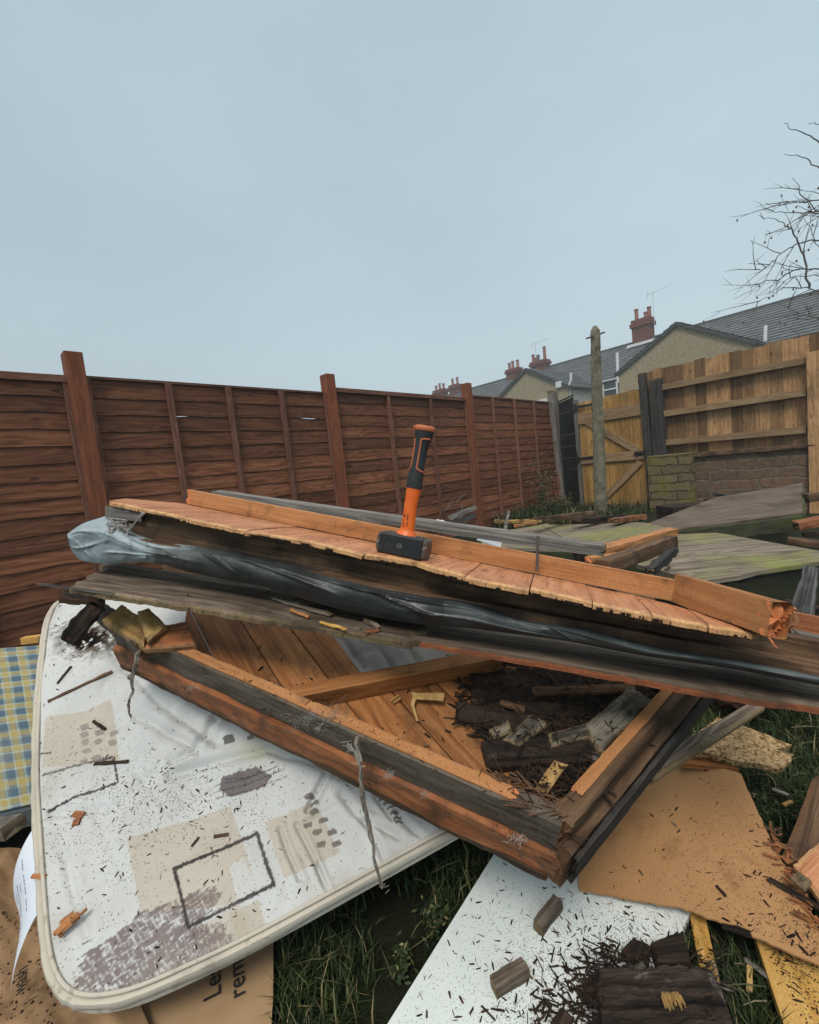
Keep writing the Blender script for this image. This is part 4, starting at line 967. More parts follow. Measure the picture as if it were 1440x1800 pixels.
b = MB(); b.beam(D(62, 1026, 1.0), D(205, 1044, .93), Z, .004, .004, 14, 1, 1, (.01, .01), .001, 30); b.build('lath_splinter', M['weathered'], None, 0, 'thin pale lath splinter pointing left off the grey plank', 'splinter')
# hidden core that carries the stack
for i, (x0, y0, Y0, x1, y1, Y1, w, h) in enumerate(((330, 975, 1.40, 1250, 1122, .96, .10, .04), (420, 1030, 1.60, 1150, 1120, 1.15, .12, .06), (300, 1000, 1.85, 1150, 1060, 1.35, .12, .06))):
    b = MB(); b.beam(D(x0, y0, Y0), D(x1, y1, Y1), Z, w, h, 20, 3, 3, (.02, .02), .003)
    b.build('old_joist', M['brown'], None, 0, 'old brown joist buried inside the pile, ' + ('just under the plastic sheet', 'between the dark plank and the framed door', 'at the back of the pile')[i], 'joist')
# ---- framed door panel
fA, fB_, fC = D(306, 1149, .97), D(994, 1456, .635), D(1195, 1222, .86)
PF = Plane(fA, fB_, fC); nF = PF.n
frame = thing('framed_panel', PF.on(960, 1500, -.09), 'rotting framed shed door with diagonal orange boards, its corner pointing at us', 'framed panel')
lf = (fA - fB_).normalized(); rt_ = (fC - fB_); rt_ = (rt_ - nF * rt_.dot(nF)).normalized()
ls = lf.cross(nF).normalized(); ls = ls if ls.y < 0 else -ls       # outward of left rail
rs = rt_.cross(nF).normalized(); rs = rs if rs.dot(_r) > 0 else -rs
fL = fA + lf * .235; fR = fB_ + rt_ * .56
b = MB(); b.beam(fL - nF * .036 - ls * .015, fB_ - nF * .036 - ls * .015 - lf * .004, nF, .030, .072, 90, 4, 8, (.02, .012), .0022, 13, .5)
b.build('left_rail', [M['railgrey']], frame)
b = MB(); b.beam(fL - ls * .0165 + nF * .0012 - nF * .001, fB_ - ls * .0165 + nF * .0012 + lf * .07 - nF * .001, nF, .022, .005, 70, 4, 2, (.02, .03), .0014, 16, .7)
b.build('rail_top', M['pine_rail'], frame)
b = MB(); b.beam(fL - nF * .100 - ls * .004, fB_ - nF * .102 - ls * .004 - lf * .014, nF, .028, .060, 110, 4, 9, (.02, .02), .0055, 7, .6); b.build('left_trim', M['redtrim'], frame)
b = MB(); b.beam(fL - nF * .134 - ls * .006, fB_ - nF * .138 - ls * .004, nF, .034, .013, 90, 4, 2, (.02, .02), .003, 12, .2); b.build('cladding_edge', M['brown'], frame)
b = MB(); b.beam(fB_ - nF * .036 - rs * .012 + rt_ * .0, fR - nF * .036 - rs * .012, nF, .036, .072, 70, 5, 8, (.016, .02), .0035, 13, .5); b.build('right_rail', M['brown'], frame)
b = MB(); b.beam(fB_ - rs * .020 + nF * .001 + rt_ * .05, fR - rs * .020 + nF * .001, nF, .018, .006, 50, 3, 2, (.03, .02), .0014, 16, .6); b.build('rail_top', M['pine_rail'], frame)
b = MB(); b.beam(fB_ - nF * .092 + rs * .010 - rt_ * .012, fR - nF * .084 + rs * .014, nF, .022, .105, 70, 3, 8, (.014, .02), .0028, 11, .35); b.build('right_trim', M['brown'], frame)
b = MB(); b.beam(fB_ - nF * .098 + rs * .026 + rt_ * .0, fR - nF * .070 + rs * .032, nF, .008, .078, 60, 2, 4, (.04, .02), .0022, 14, .5); b.build('right_trim', M['darkpost'], frame)
# boards of the door
eB = PF.dirn(150, 796); eW = eB.cross(nF).normalized(); org = PF.on(727, 1258, -.044)
reg = [PF.on(x, y, -.044) for x, y in ((316, 1150), (985, 1446), (1225, 1205), (905, 1170), (640, 1190), (565, 1090), (330, 1060))]
for k in range(-8, 9):
    c0 = org + eW * (k * .092)
    p = clip_poly(reg, c0 + eW * .0012, eW); p = clip_poly(p, c0 + eW * .0908, -eW) if len(p) > 2 else []
    if len(p) > 2:
        b = MB(); b.prism(p, nF * -.014, rnd.uniform(.15, .9), eB); b.build('board', M['pine_dark'], frame, .0015)
b = MB(); bA, bB = PF.on(500, 1232, -.021), PF.on(880, 1158, -.021)
b.beam(bA, bB, nF, .032, .044, 40, 4, 4, (.004, .004), .0012, 12, .45); b.build('brace', M['pine_dark'], frame)
# corner splinters
b = MB()
for i in range(70):
    q = random.Random(i + 50); p = fB_ + lf * q.uniform(-.01, .05) + rt_ * q.uniform(-.01, .03) - nF * q.uniform(-.002, .13) + ls * q.uniform(-.02, .012)
    d = (lf * q.uniform(-1, 1) + nF * q.uniform(-1, .4) - lf * .4).normalized(); b.beam(p, p + d * q.uniform(.012, .045), Vector((.3, .5, .8)), q.uniform(.0007, .0022), q.uniform(.0006, .0014), 3, 1, 1, (.004, .004), 0, 20)
b.build('splinters', M['rotten'], frame)
b = MB()
for i in range(46):
    q = random.Random(i + 950); p = fB_ + lf * q.uniform(.0, .10) + rt_ * q.uniform(0, .03) + nF * q.uniform(-.004, .004) - ls * q.uniform(0, .03)
    d = (lf * q.uniform(.3, 1) + ls * q.uniform(-.4, .4) + nF * q.uniform(-.1, .2)).normalized(); b.beam(p, p + d * q.uniform(.015, .06), nF, q.uniform(.001, .003), q.uniform(.0008, .0018), 4, 1, 1, (.006, .008), .0005, 60)
b.build('splinters', M['brown'], frame)
# ---- plywood offcuts on the left end of the door
def quad_px(name, mat, pl, px, off, th, label, cat, rag=(0, 0, 0, 0), amp=.001, nu=20, nv=10, tint=None, torn=.008, up=None, fr=22):
    P = [pl.on(x, y, off) for x, y in px]; b = MB(); b.slab(P[0], P[1], P[2], P[3], th, nu, nv, rag, amp, fr, None, tint, up or pl.n, torn, aniso=.3 if amp >= .002 else 0); return b.build(name, mat, None, 0, label, cat)
b = MB(); b.beam(PF.on(170, 1070, -.03), PF.on(258, 1142, -.012), nF, .03, .05, 20, 3, 4, (.02, .01), .004, 20, .5); b.build('rotten_block', M['railgrey'], None, 0, 'grimy grey timber block under the cracked yellow plywood at the left', 'timber block')
quad_px('plywood_offcut', M['ply'], PF, ((176, 1086), (252, 1137), (262, 1090), (212, 1058)), .020, .016, 'yellow plywood offcut with black rot at left end of the framed door', 'plywood offcut', (.004, 0, .01, .006), .002, tint=.6)
quad_px('plywood_offcut', M['ply'], PF, ((240, 1074), (258, 1130), (292, 1099), (262, 1066)), .034, .010, 'curled triangular pale plywood flake standing above the red offcut', 'plywood offcut', (.002, 0, .006, .006), .002, tint=.8)
quad_px('plywood_offcut', M['redtrim'], PF, ((252, 1140), (345, 1134), (329, 1090), (288, 1096)), .016, .011, 'red faced plywood offcut with pale layered edge on the framed door', 'plywood offcut', (.001, .002, .006, 0), .0006, tint=.95, torn=.003)
b = MB(); b.beam(D(172, 1062, .985), D(120, 1132, .955), Vector((.5, -.5, .7)), .035, .022, 26, 5, 4, (.03, .02), .006, 20, .3); b.build('bark_chunk', M['rotten'], None, 0, 'dark rotten reddish chunk propped at top left of mattress', 'wood chunk')
b = MB(); b.slab(D(95, 1046, 1.05), D(185, 1058, 1.03), D(190, 1040, 1.12), D(110, 1036, 1.12), .012, 20, 8, (.015, .01, .01, .02), .006, 30); b.build('rotten_chunk', M['rotten'], None, 0, 'black crumbled wood under the left tip of the grey plank', 'wood chunk')
# ---- rotten pieces lying in the door
def PFq(name, mat, px, off, th, label, cat='wood piece', rag=(.006, .012, .006, .012), amp=.003, **k): return quad_px(name, M[mat], PF, px, off, th, label, cat, rag, amp, 44, 20, **k)
PFq('rotten_plank', 'rotslab', ((838, 1296), (1066, 1286), (1072, 1336), (852, 1346)), -.016, .014, 'charred looking black slat lying across the lower middle of the door', tint=.5)
PFq('rotten_plank', 'rotslab', ((800, 1228), (955, 1256), (945, 1290), (806, 1264)), -.020, .010, 'shorter blackened slat behind the charred slat in the door', tint=.3)
PFq('rotten_plank', 'brown', ((930, 1206), (1120, 1196), (1120, 1212), (935, 1220)), -.012, .008, 'thin dark slat with pale edge in the shade under the dark plank', tint=.7)
PFq('rotten_lump', 'rotgrey', ((1022, 1268), (1108, 1200), (1164, 1232), (1056, 1326)), -.004, .020, 'pale grey green crumbling lump of rotten wood beside the right rail', rag=(.01, .01, .01, .012), amp=.006, tint=.7)
PFq('rotten_plank', 'rotgrey', ((960, 1286), (1066, 1258), (1070, 1292), (970, 1312)), -.012, .010, 'grey rotten sliver between the charred slat and the pale lump', tint=.4)
PFq('wood_chip', 'ply', ((936, 1390), (974, 1334), (1002, 1342), (962, 1394)), -.016, .006, 'cream torn wood chip standing near the front corner of the door', 'wood chip', (.004, .008, .004, .010), .002, tint=1.0)
PFq('wood_chip', 'rotgrey', ((880, 1300), (932, 1254), (972, 1268), (908, 1314)), -.008, .010, 'fibrous brown chip with white streak on the heap inside the door', 'wood chip', (.005, .012, .005, .010), .003, tint=.9)
PFq('wood_chip', 'brownmix', ((858, 1280), (896, 1258), (906, 1284), (866, 1298)), -.012, .008, 'small orange brown fibrous chip left of the white streaked chip', 'wood chip', (.004, .008, .004, .01), .003, tint=.8)
PFq('wood_chip', 'brown', ((880, 1226), (928, 1240), (922, 1252), (878, 1236)), -.014, .006, 'flat brown sliver on the dark heap behind the blackened slat', 'wood chip', (.004, .01, .004, .01), .002, tint=.9)
b = MB()
b.slab(PF.on(722, 1218, -.024), PF.on(783, 1217, -.022), PF.on(781, 1233, -.022), PF.on(728, 1228, -.024), .003, 16, 4, (.002, .006, .002, 0), .0015, 30, torn=0, tint=.6)
b.slab(PF.on(727, 1216, -.022), PF.on(722, 1240, -.03), PF.on(728, 1240, -.03), PF.on(734, 1220, -.022), .002, 8, 2, (0, 0, 0, 0), .001, 30, torn=0, tint=.5)
b.slab(PF.on(722, 1240, -.03), PF.on(732, 1268, -.036), PF.on(736, 1268, -.036), PF.on(728, 1240, -.03), .002, 8, 2, (0, .003, 0, 0), .001, 30, torn=0, tint=.5)
b.build('peeled_strip', M['ply'], None, 0, 'bent yellow strip of peeled wood on the orange boards', 'wood strip')
b = MB(); b.beam(PF.on(686, 1233, -.036), PF.on(702, 1222, -.036), nF, .004, .003, 6, 1, 1, (.002, .002), .0003); b.beam(PF.on(690, 1237, -.036), PF.on(706, 1226, -.034), nF, .0035, .003, 6, 1, 1, (.002, .002), .0003); b.build('pale_splinter', M['ply'], None, 0, 'pair of pale fresh splinters beside the brace in the door', 'splinter')
# rot heap: crumbled mass
b = MB()
def heap(b, pl, cpx, n, ln, wd, off, q, spread=1.0, mats=None):
    for i in range(n):
        while True:
            u, v = q.random(), q.random()
            x = cpx[0] + (cpx[2] - cpx[0]) * u; y = cpx[1] + (cpx[3] - cpx[1]) * v
            if mats is None or mats(x, y): break
        p = pl.on(x, y, off + q.uniform(0, .012)); a = q.uniform(0, 6.28)
        d = Vector((math.cos(a), math.sin(a), q.uniform(-.35, .35))); d = (d - pl.n * d.dot(pl.n) * .6).normalized()
        l = ln * q.uniform(.25, 1) ** 1.4
        b.beam(p, p + d * l, pl.n, wd * q.uniform(.4, 1.3), wd * q.uniform(.2, .5), 4, 1, 1, (l * .18, l * .2), wd * .15, 60, q.random() ** 1.6)
def inheap(x, y):
    # dark heap outline: wedge between brace, right rail and the charred slat
    if y < 1172 or x < 800 + 26 * nz1(y, .05, 2): return False
    if x > 1195 - (y - 1222) * .95 - 25: return False
    return y < 1345 + (x - 850) * .42 and (x - 800) * .9 > (y - 1230) - 26
heap(b, PF, (800, 1172, 1190, 1430), 900, .07, .0045, -.040, random.Random(5), mats=inheap)
heap(b, PF, (820, 1180, 1180, 1400), 160, .035, .0022, -.026, random.Random(15), mats=inheap); heap(b, PF, (820, 1190, 1180, 1420), 420, .022, .0022, -.012, random.Random(25), mats=lambda x, y: inheap(x, y) and nz((x, y, 0), .018, 6) > -.05)
b.build('rotten_debris', M['rotten'], None, 0, 'black crumbled rotten wood heaped in the door', 'debris', kind='stuff')
mx_ = MB(); cpx = (830, 1180, 1180, 1400); N = 60; P = [[None] * (N + 1) for _ in range(N + 1)]
for i in range(N + 1):
    for j in range(N + 1):
        x, y = lerp(cpx[0], cpx[2], i / N), lerp(1176, 1420, j / N)
        inside = 1 if inheap(x, y) else 0
        ds = min(1, sum(inheap(x + dx, y + dy) for dx in (-25, 0, 25) for dy in (-15, 0, 15)) / 9)
        P[i][j] = mx_.vert(PF.on(x, y, -.052 + .020 * ds + .008 * nz((x, y, 0), .05, 2) * ds), rnd.random())
for i in range(N):
    for j in range(N):
        if all(inheap(lerp(cpx[0], cpx[2], a_ / N), lerp(1176, 1420, c_ / N)) for a_ in (i, i + 1) for c_ in (j, j + 1)): mx_.face([P[i][j], P[i][j + 1], P[i + 1][j + 1], P[i + 1][j]], [(i * .01, j * .01)] * 4, 0, False)
mx_.build('rotten_mulch', M['rotten'], None, 0, 'dark damp wood mulch under the rotten pieces', 'debris', kind='stuff')
# ---- flecks scattered over flat things
def flecks(name, pl, px, n, off, label, dens=None, lmin=.002, lmax=.016, wr=.22, seed=1, hook=None):
    q = random.Random(seed); b = MB(); k = 0; tries = 0
    while k < n and tries < n * 30:
        tries += 1
        x, y = q.uniform(px[0], px[2]), q.uniform(px[1], px[3])
        if dens and q.random() > dens(x, y): continue
        p = pl.on(x, y, off)
        if hook: p = hook(x, y, p)
        a = q.uniform(0, 6.28); d = Vector((math.cos(a), math.sin(a), 0)); d = (d - pl.n * d.dot(pl.n)).normalized(); s_ = d.cross(pl.n)
        r3 = q.random()
        if r3 < .80: l = lmin * q.uniform(.6, 1.8); w = l * q.uniform(.45, .9); h = w * .6; bend = Vector((0, 0, 0))
        else:
            l = lmin * 1.5 + (lmax - lmin) * q.random() ** (2.2 if r3 > .975 else 4.5); w = max(.0006, l * wr * q.uniform(.35, 1.3)); h = w * .6; bend = s_ * l * q.uniform(-.08, .08)
        t = q.random(); a_ = [q.uniform(.7, 1.3) for _ in range(6)]
        v = [b.vert(p - d * l * .5 * a_[0] - s_ * w * .2 * (a_[1] - 1) * 3, t), b.vert(p - s_ * w * .5 * a_[2] - d * l * .3 + bend, t), b.vert(p + d * l * .32 - s_ * w * .45 * a_[3], t), b.vert(p + d * l * .5 * a_[4], t), b.vert(p + d * l * .25 + s_ * w * .5 * a_[5], t), b.vert(p + s_ * w * .5 - d * l * .32 + bend, t), b.vert(p + pl.n * h + bend + d * l * .1, t)]
        for i in range(6): b.face([v[i], v[(i + 1) % 6], v[6]], [(0, 0)] * 3)
        k += 1
    return b.build(name, M['fleck'], None, 0, label, 'debris', kind='stuff')
def inpoly(px, x, y):
    c = False; n = len(px); j = n - 1
    for i in range(n):
        if (px[i][1] > y) != (px[j][1] > y) and x < (px[j][0] - px[i][0]) * (y - px[i][1]) / (px[j][1] - px[i][1]) + px[i][0]: c = not c
        j = i
    return c
# ---- mattress
PM = Plane(G(85, 1745, .17), G(800, 1470, .21), D(75, 1060, 1.42)); nM = PM.n
mb_px = [(112, 1050), (92, 1064), (76, 1100), (66, 1170), (60, 1240), (56, 1310), (55, 1380), (58, 1450), (62, 1530), (67, 1610), (74, 1680), (88, 1728), (112, 1757), (148, 1768), (195, 1764), (250, 1748), (330, 1713), (440, 1660), (620, 1562), (800, 1462), (960, 1372)]
mtop_px = [(980, 1240), (800, 1090), (480, 1045), (170, 1040)]
O = PM.on(85, 1745); e1 = (PM.on(800, 1470) - O); e1 = (e1 - nM * e1.dot(nM)).normalized(); e2 = nM.cross(e1)
def loc(p): return ((p - O).dot(e1), (p - O).dot(e2))
outl = [loc(PM.on(*p)) for p in mb_px + mtop_px]
def proj_np(X):
    q = X - np.array(EYE); z = q @ np.array(_f); return CX + F * (q @ np.array(_r)) / z, CY - F * (q @ np.array(_u)) / z
ax_ = np.array([o[0] for o in outl]); ay_ = np.array([o[1] for o in outl])
st = .0020; gx = np.arange(ax_.min() - st, ax_.max() + st, st); gy = np.arange(ay_.min() - st, ay_.max() + st, st)
GX, GY = np.meshgrid(gx, gy, indexing='ij')
def np_inpoly(poly, X, Y):
    c = np.zeros(X.shape, bool); n = len(poly); j = n - 1
    for i in range(n):
        xi, yi = poly[i]; xj, yj = poly[j]
        with np.errstate(divide='ignore', invalid='ignore'):
            m_ = ((yi > Y) != (yj > Y)) & (X < (xj - xi) * (Y - yi) / (yj - yi + 1e-12) + xi)
        c ^= m_; j = i
    return c
def np_noise(X, Y, s, seed):
    """value noise"""
    x, y = X / s, Y / s; xi, yi = np.floor(x).astype(np.int64), np.floor(y).astype(np.int64); fx, fy = x - xi, y - yi
    fx = fx * fx * (3 - 2 * fx); fy = fy * fy * (3 - 2 * fy)
    def h(a, b_):
        n = (a * 374761393 + b_ * 668265263 + seed * 144665) & 0x7fffffff; n = ((n ^ (n >> 13)) * 1274126177) & 0x7fffffff; return ((n ^ (n >> 16)) & 0xffff) / 65535.
    return (h(xi, yi) * (1 - fx) + h(xi + 1, yi) * fx) * (1 - fy) + (h(xi, yi + 1) * (1 - fx) + h(xi + 1, yi + 1) * fx) * fy
ins = np_inpoly(outl, GX, GY)
oN, e1N, e2N, nN = (np.array(v) for v in (O, e1, e2, nM))
X3 = oN + GX[..., None] * e1N + GY[..., None] * e2N
PX, PY = proj_np(X3)
def segd(X, Y, a, c):
    vx, vy = c[0] - a[0], c[1] - a[1]; t = np.clip(((X - a[0]) * vx + (Y - a[1]) * vy) / (vx * vx + vy * vy + 1e-9), 0, 1)
    return np.hypot(X - a[0] - t * vx, Y - a[1] - t * vy)
# relief: quilting puffs, creases, settling
ridg = 1 - 2 * np.abs(np_noise(GX * .9 + GY * .5, GY - GX * .35, .10, 4) - .5)
Hh = .016 * (np_noise(GX, GY, .16, 1) - .5) + .012 * (np_noise(GX, GY, .07, 2) - .5) - .003 * np.clip(ridg - .78, 0, 1) * 4 + .0016 * (np_noise(GX, GY, .025, 3) - .5)
creases = [([(380, 1266), (357, 1300), (336, 1322), (300, 1340)], 5, .006), ([(572, 1361), (553, 1400), (540, 1428)], 4, .006), ([(300, 1360), (390, 1340), (470, 1320), (560, 1345), (600, 1365)], 7, .005), ([(490, 1455), (505, 1500), (525, 1545)], 4, .004), ([(520, 1450), (545, 1500), (570, 1560)], 4, .004), ([(555, 1520), (575, 1560), (580, 1580)], 4, .004), ([(640, 1440), (668, 1490), (680, 1520)], 5, .005), ([(600, 1400), (640, 1440), (700, 1470)], 6, .005), ([(660, 1400), (690, 1440)], 4, .004), ([(200, 1150), (280, 1230), (350, 1285), (380, 1300)], 9, .006), ([(240, 1260), (320, 1300), (350, 1320)], 7, .004), ([(700, 1430), (740, 1470)], 5, .004), ([(90, 1430), (200, 1420), (300, 1330)], 8, .003), ([(150, 1640), (110, 1500)], 9, .003),
 ([(600, 1120), (640, 1170)], 6, .006), ([(650, 1118), (690, 1175)], 6, .006), ([(700, 1120), (735, 1165)], 6, .006), ([(570, 1130), (600, 1170)], 5, .005)]
WX = PX + 5 * (np_noise(GX, GY, .05, 9) - .5); WY = PY + 5 * (np_noise(GX, GY, .05, 10) - .5)
for pl, w_, dp in creases:
    dmin = np.full(GX.shape, 1e9)
    for a, c in zip(pl[:-1], pl[1:]): dmin = np.minimum(dmin, segd(WX, WY, a, c))
    dp *= 1.5
    Hh += -dp * np.exp(-(dmin / w_) ** 2) + dp * .55 * np.exp(-((dmin - w_ * 2.2) / (w_ * 1.4)) ** 2)
edge = np.full(GX.shape, 1e9)
for i in range(len(mb_px) - 1): edge = np.minimum(edge, segd(GX, GY, outl[i], outl[i + 1]))
Hh = Hh * np.clip(edge / .04, 0, 1) - .010 * np.exp(-(edge / .010) ** 2)
# printed pattern
col = np.empty(GX.shape + (4,)); col[..., :3] = (.565, .580, .580); col[..., 3] = 1
fz = 2.5 * (np_noise(GX, GY, .006, 21) - .5)
def paint(mask, c, a=1.0):
    m_ = (mask * a)[..., None] if mask.dtype != bool else (mask.astype(float) * a)[..., None]
    col[..., :3] = col[..., :3] * (1 - m_) + np.array(c) * m_
BE = (.475, .415, .325)
for poly in ([(80, 1262), (150, 1247), (193, 1225), (209, 1335), (72, 1348)], [(222, 1472), (405, 1416), (452, 1560), (400, 1592), (245, 1604)], [(464, 1443), (544, 1417), (564, 1428), (597, 1497), (500, 1544)], [(403, 1608), (455, 1583), (472, 1642), (425, 1662)]):
    paint(np_inpoly(poly, PX + fz, PY), BE, .72)
paint(np_inpoly([(330, 1640), (420, 1590), (445, 1650), (380, 1690)], PX, PY), BE, .6)
paint(np_inpoly([(403, 1522), (428, 1508), (455, 1561), (417, 1583)], PX, PY), (.565, .58, .575), .9)
def rotuv(ang): 
    c, s_ = math.cos(ang), math.sin(ang); return PX * c + PY * s_, -PX * s_ + PY * c
u_, v_ = rotuv(math.radians(-33))
streak = np_noise(u_, v_ * 7, 26, 31); st2 = np_noise(PX * 2.2, PY * .8, 7, 32); fine = np_noise(PX, PY, 3, 33)
S1 = [(138, 1692), (190, 1650), (250, 1602), (310, 1578), (318, 1590), (330, 1572), (382, 1553), (386, 1590), (345, 1628), (392, 1622), (412, 1662), (380, 1690), (300, 1735), (230, 1765), (140, 1770)]
mS = np_inpoly(S1, PX + 26 * (streak - .5), PY + 8 * (fine - .5))
hz1 = np_noise(u_ * .16, v_ * 1.0, 2.1, 34); ux_, vx_ = rotuv(math.radians(62)); hz2 = np_noise(ux_ * .15 + vx_ * .1, vx_, 1.9, 35); ub_, vb_ = rotuv(math.radians(25)); hz3 = np_noise(ub_, vb_ * .7, 2.6, 36)
ink = np.clip((1.25 + .9 * (streak - .5) - 2.6 * np.clip(hz2 - .60, 0, 1) - 1.8 * np.clip(hz1 - .62, 0, 1) - 1.3 * np.clip(hz3 - .60, 0, 1) - .36) * 1.5, 0, 1)
paint((mS * ink).astype(float), (.165, .125, .125), .9)
m2 = np_inpoly([(389, 1367), (450, 1347), (478, 1364), (467, 1383), (403, 1400), (386, 1386)], PX + fz * 2, PY + fz)
paint(m2, (.125, .105, .110), .9)
def stroke(pl, w_, c, a=.92, rough=1.6):
    d = np.full(GX.shape, 1e9)
    for p, q in zip(pl[:-1], pl[1:]): d = np.minimum(d, segd(PX, PY, p, q))
    paint(np.clip((w_ - d + rough * (fine - .5) * 2) / 1.2, 0, 1), c, a)
for p, q in (((372, 1381), (490, 1348)), ((374, 1392), (500, 1354)), ((378, 1402), (507, 1366)), ((395, 1370), (480, 1352))): stroke([p, (lerp(p[0], q[0], .5), lerp(p[1], q[1], .5) + 4), q], 1.25, (.05, .04, .045), .95, .6)
DK = (.040, .036, .040)
stroke([(304, 1526), (450, 1462), (482, 1556), (331, 1630), (304, 1526)], 3.9, DK, .97)
stroke([(75, 1362), (125, 1345), (195, 1330), (200, 1342), (206, 1375), (130, 1400), (85, 1425)], 2.7, DK, .97)
def dots(pts, hx, hy, ang, c, a):
    for x, y in pts:
        dx, dy = PX - x + fz * .8, PY - y + fz * .5; ca, sa = math.cos(ang), math.sin(ang); U = dx * ca + dy * sa; V = -dx * sa + dy * ca
        paint((np.abs(U) / hx) ** 4 + (np.abs(V) / hy) ** 4 < 1, c, a)
dots([(X / 3.6, 1000 + Y / 3.6) for X, Y in ((525, 990), (525, 1038), (620, 1025), (530, 1083), (612, 1083), (705, 1093), (540, 1143), (612, 1190), (525, 1215), (715, 1028))], 7.5, 5, -.35, (.245, .225, .20), .85)
dots([(300 + X / 3.6, 1400 + Y / 3.6) for X, Y in ((880, 10), (910, 55), (910, 108), (965, 155), (870, 185), (930, 225), (1020, 225), (950, 298), (1048, 293))], 8.5, 4.6, -.35, (.13, .115, .10), .9)
dots([(403, 1301)], 10, 8, -.3, (.05, .05, .05), .85); dots([(441, 1298)], 6, 5, -.3, (.09, .08, .08), .8)
dots([(673, 1403), (680, 1411), (687, 1419), (693, 1428), (698, 1437), (702, 1445)], 7.5, 2.3, -.25, (.012, .012, .014), .97)
stroke([(608, 1380), (618, 1388), (626, 1384)], 1, (.02, .02, .02))
paint(np.exp(-(((PX - 452) / 40) ** 2 + ((PY - 1322) / 18) ** 2)), (.40, .39, .24), .6)
paint(np.clip((np_noise(GX, GY, .09, 41) - .6) * 3, 0, 1), (.45, .42, .36), .35)
gr_ = np_noise(GX, GY, .012, 51) * .6 + np_noise(GX, GY, .004, 52) * .4
paint(np.clip(np.exp(-(((PX - 160) / 75) ** 2 + ((PY - 1125) / 38) ** 2)) * 1.5 + gr_ - 1.0, 0, 1) * 1.6 * (gr_ > .35), (.10, .085, .07), .8)
paint(np.clip(np.exp(-(((PX - 345) / 110) ** 2 + ((PY - 1385) / 45) ** 2)) * .5 + gr_ - 1.05, 0, 1) * 1.5, (.22, .20, .18), .4)
paint(np.clip(np.exp(-((edge - .02) / .03) ** 2) * .6 + np_noise(GX, GY, .05, 53) - .95, 0, 1), (.36, .31, .25), .5)
paint(np.clip(gr_ - .80, 0, 1) * 3, (.36, .33, .29), .25)
for p, q in (((62, 1326), (86, 1322)), ((430, 1655), (436, 1668)), ((524, 1608), (530, 1622))): stroke([p, q], 2.2, (.06, .05, .05))
V3 = X3 + Hh[..., None] * nN
keep = ins[:-1, :-1] & ins[1:, :-1] & ins[:-1, 1:] & ins[1:, 1:]
idm = -np.ones(GX.shape, np.int64); used = np.zeros(GX.shape, bool)
for dx in (0, 1):
    for dy in (0, 1): used[dx:keep.shape[0] + dx, dy:keep.shape[1] + dy] |= keep
idm[used] = np.arange(used.sum())
ii, jj = np.nonzero(keep)
faces = np.stack([idm[ii, jj], idm[ii + 1, jj], idm[ii + 1, jj + 1], idm[ii, jj + 1]], 1)
matt = thing('mattress', PM.on(300, 1600, -.08), 'thin stained white mattress printed with beige patches and dark sketched rectangles', 'mattress')
def np_mesh(name, verts, faces, mat, parent, colr=None, smooth=True):
    me = bpy.data.meshes.new(name); orgv = np.array([verts[:, 0].mean(), verts[:, 1].mean(), verts[:, 2].min()])
    me.vertices.add(len(verts)); me.vertices.foreach_set('co', (verts - orgv).ravel())
    n = len(faces); k = faces.shape[1]
    me.loops.add(n * k); me.loops.foreach_set('vertex_index', faces.ravel().astype(np.int32))
    me.polygons.add(n); me.polygons.foreach_set('loop_start', np.arange(0, n * k, k, dtype=np.int32))
    me.polygons.foreach_set('use_smooth', np.full(n, smooth))
    me.update(calc_edges=True); me.materials.append(mat)
    if colr is not None:
        a = me.attributes.new('print', 'FLOAT_COLOR', 'POINT'); a.data.foreach_set('color', colr.astype(np.float32).ravel())
    o = bpy.data.objects.new(name, me); C.objects.link(o); link(o, Vector(orgv), parent); return o
np_mesh('cover', V3[used], faces, M['ticking'], matt, col[used])
# border band, welt and stitched line round the visible edge
def smooth_line(pl, n): return [Vector(PM.on(*crv(pl, i / n))) for i in range(n + 1)]
bl2 = smooth_line(mb_px, 200); cen = PM.on(420, 1350)
b = MB(); rows = []
for i, p in enumerate(bl2):
    t = (bl2[min(i + 1, 200)] - bl2[max(i - 1, 0)]).normalized(); o_ = t.cross(nM); o_ = o_ if o_.dot(p - cen) > 0 else -o_
    row = []; wv = .006 * nz1(i, .08, 4) + .004 * nz1(i, .3, 6)
    for s_, d_ in ((-.010, -.004), (-.005, .0), (.000, .0012), (.003, -.003), (.005, -.010), (.005, -.016), (.003, -.024), (.0, -.030), (-.012, -.034), (-.05, -.035)):
        row.append(b.vert(p + o_ * (s_ + wv * (1 if d_ < -.01 else .3)) + nM * (d_ + .5 * wv)))
    rows.append(row)
for i in range(200):
    for j in range(9): b.face([rows[i][j], rows[i + 1][j], rows[i + 1][j + 1], rows[i][j + 1]], [(i * .01, j * .01)] * 4, 0, True)
b.build('border', M['ticking_plain'], matt)
def inset(p, i, d_):
    t = (bl2[min(i + 1, 200)] - bl2[max(i - 1, 0)]).normalized(); o_ = t.cross(nM); o_ = o_ if o_.dot(p - cen) > 0 else -o_; return p - o_ * d_
part('piping', M['ticking_plain'], matt, lambda b: b.tube([inset(p, i, .012) + nM * .001 for i, p in enumerate(bl2)], .0034, 8))
part('piping', M['ticking_plain'], matt, lambda b: b.tube([inset(p, i, .0) - nM * .033 for i, p in enumerate(bl2)], .006, 8))
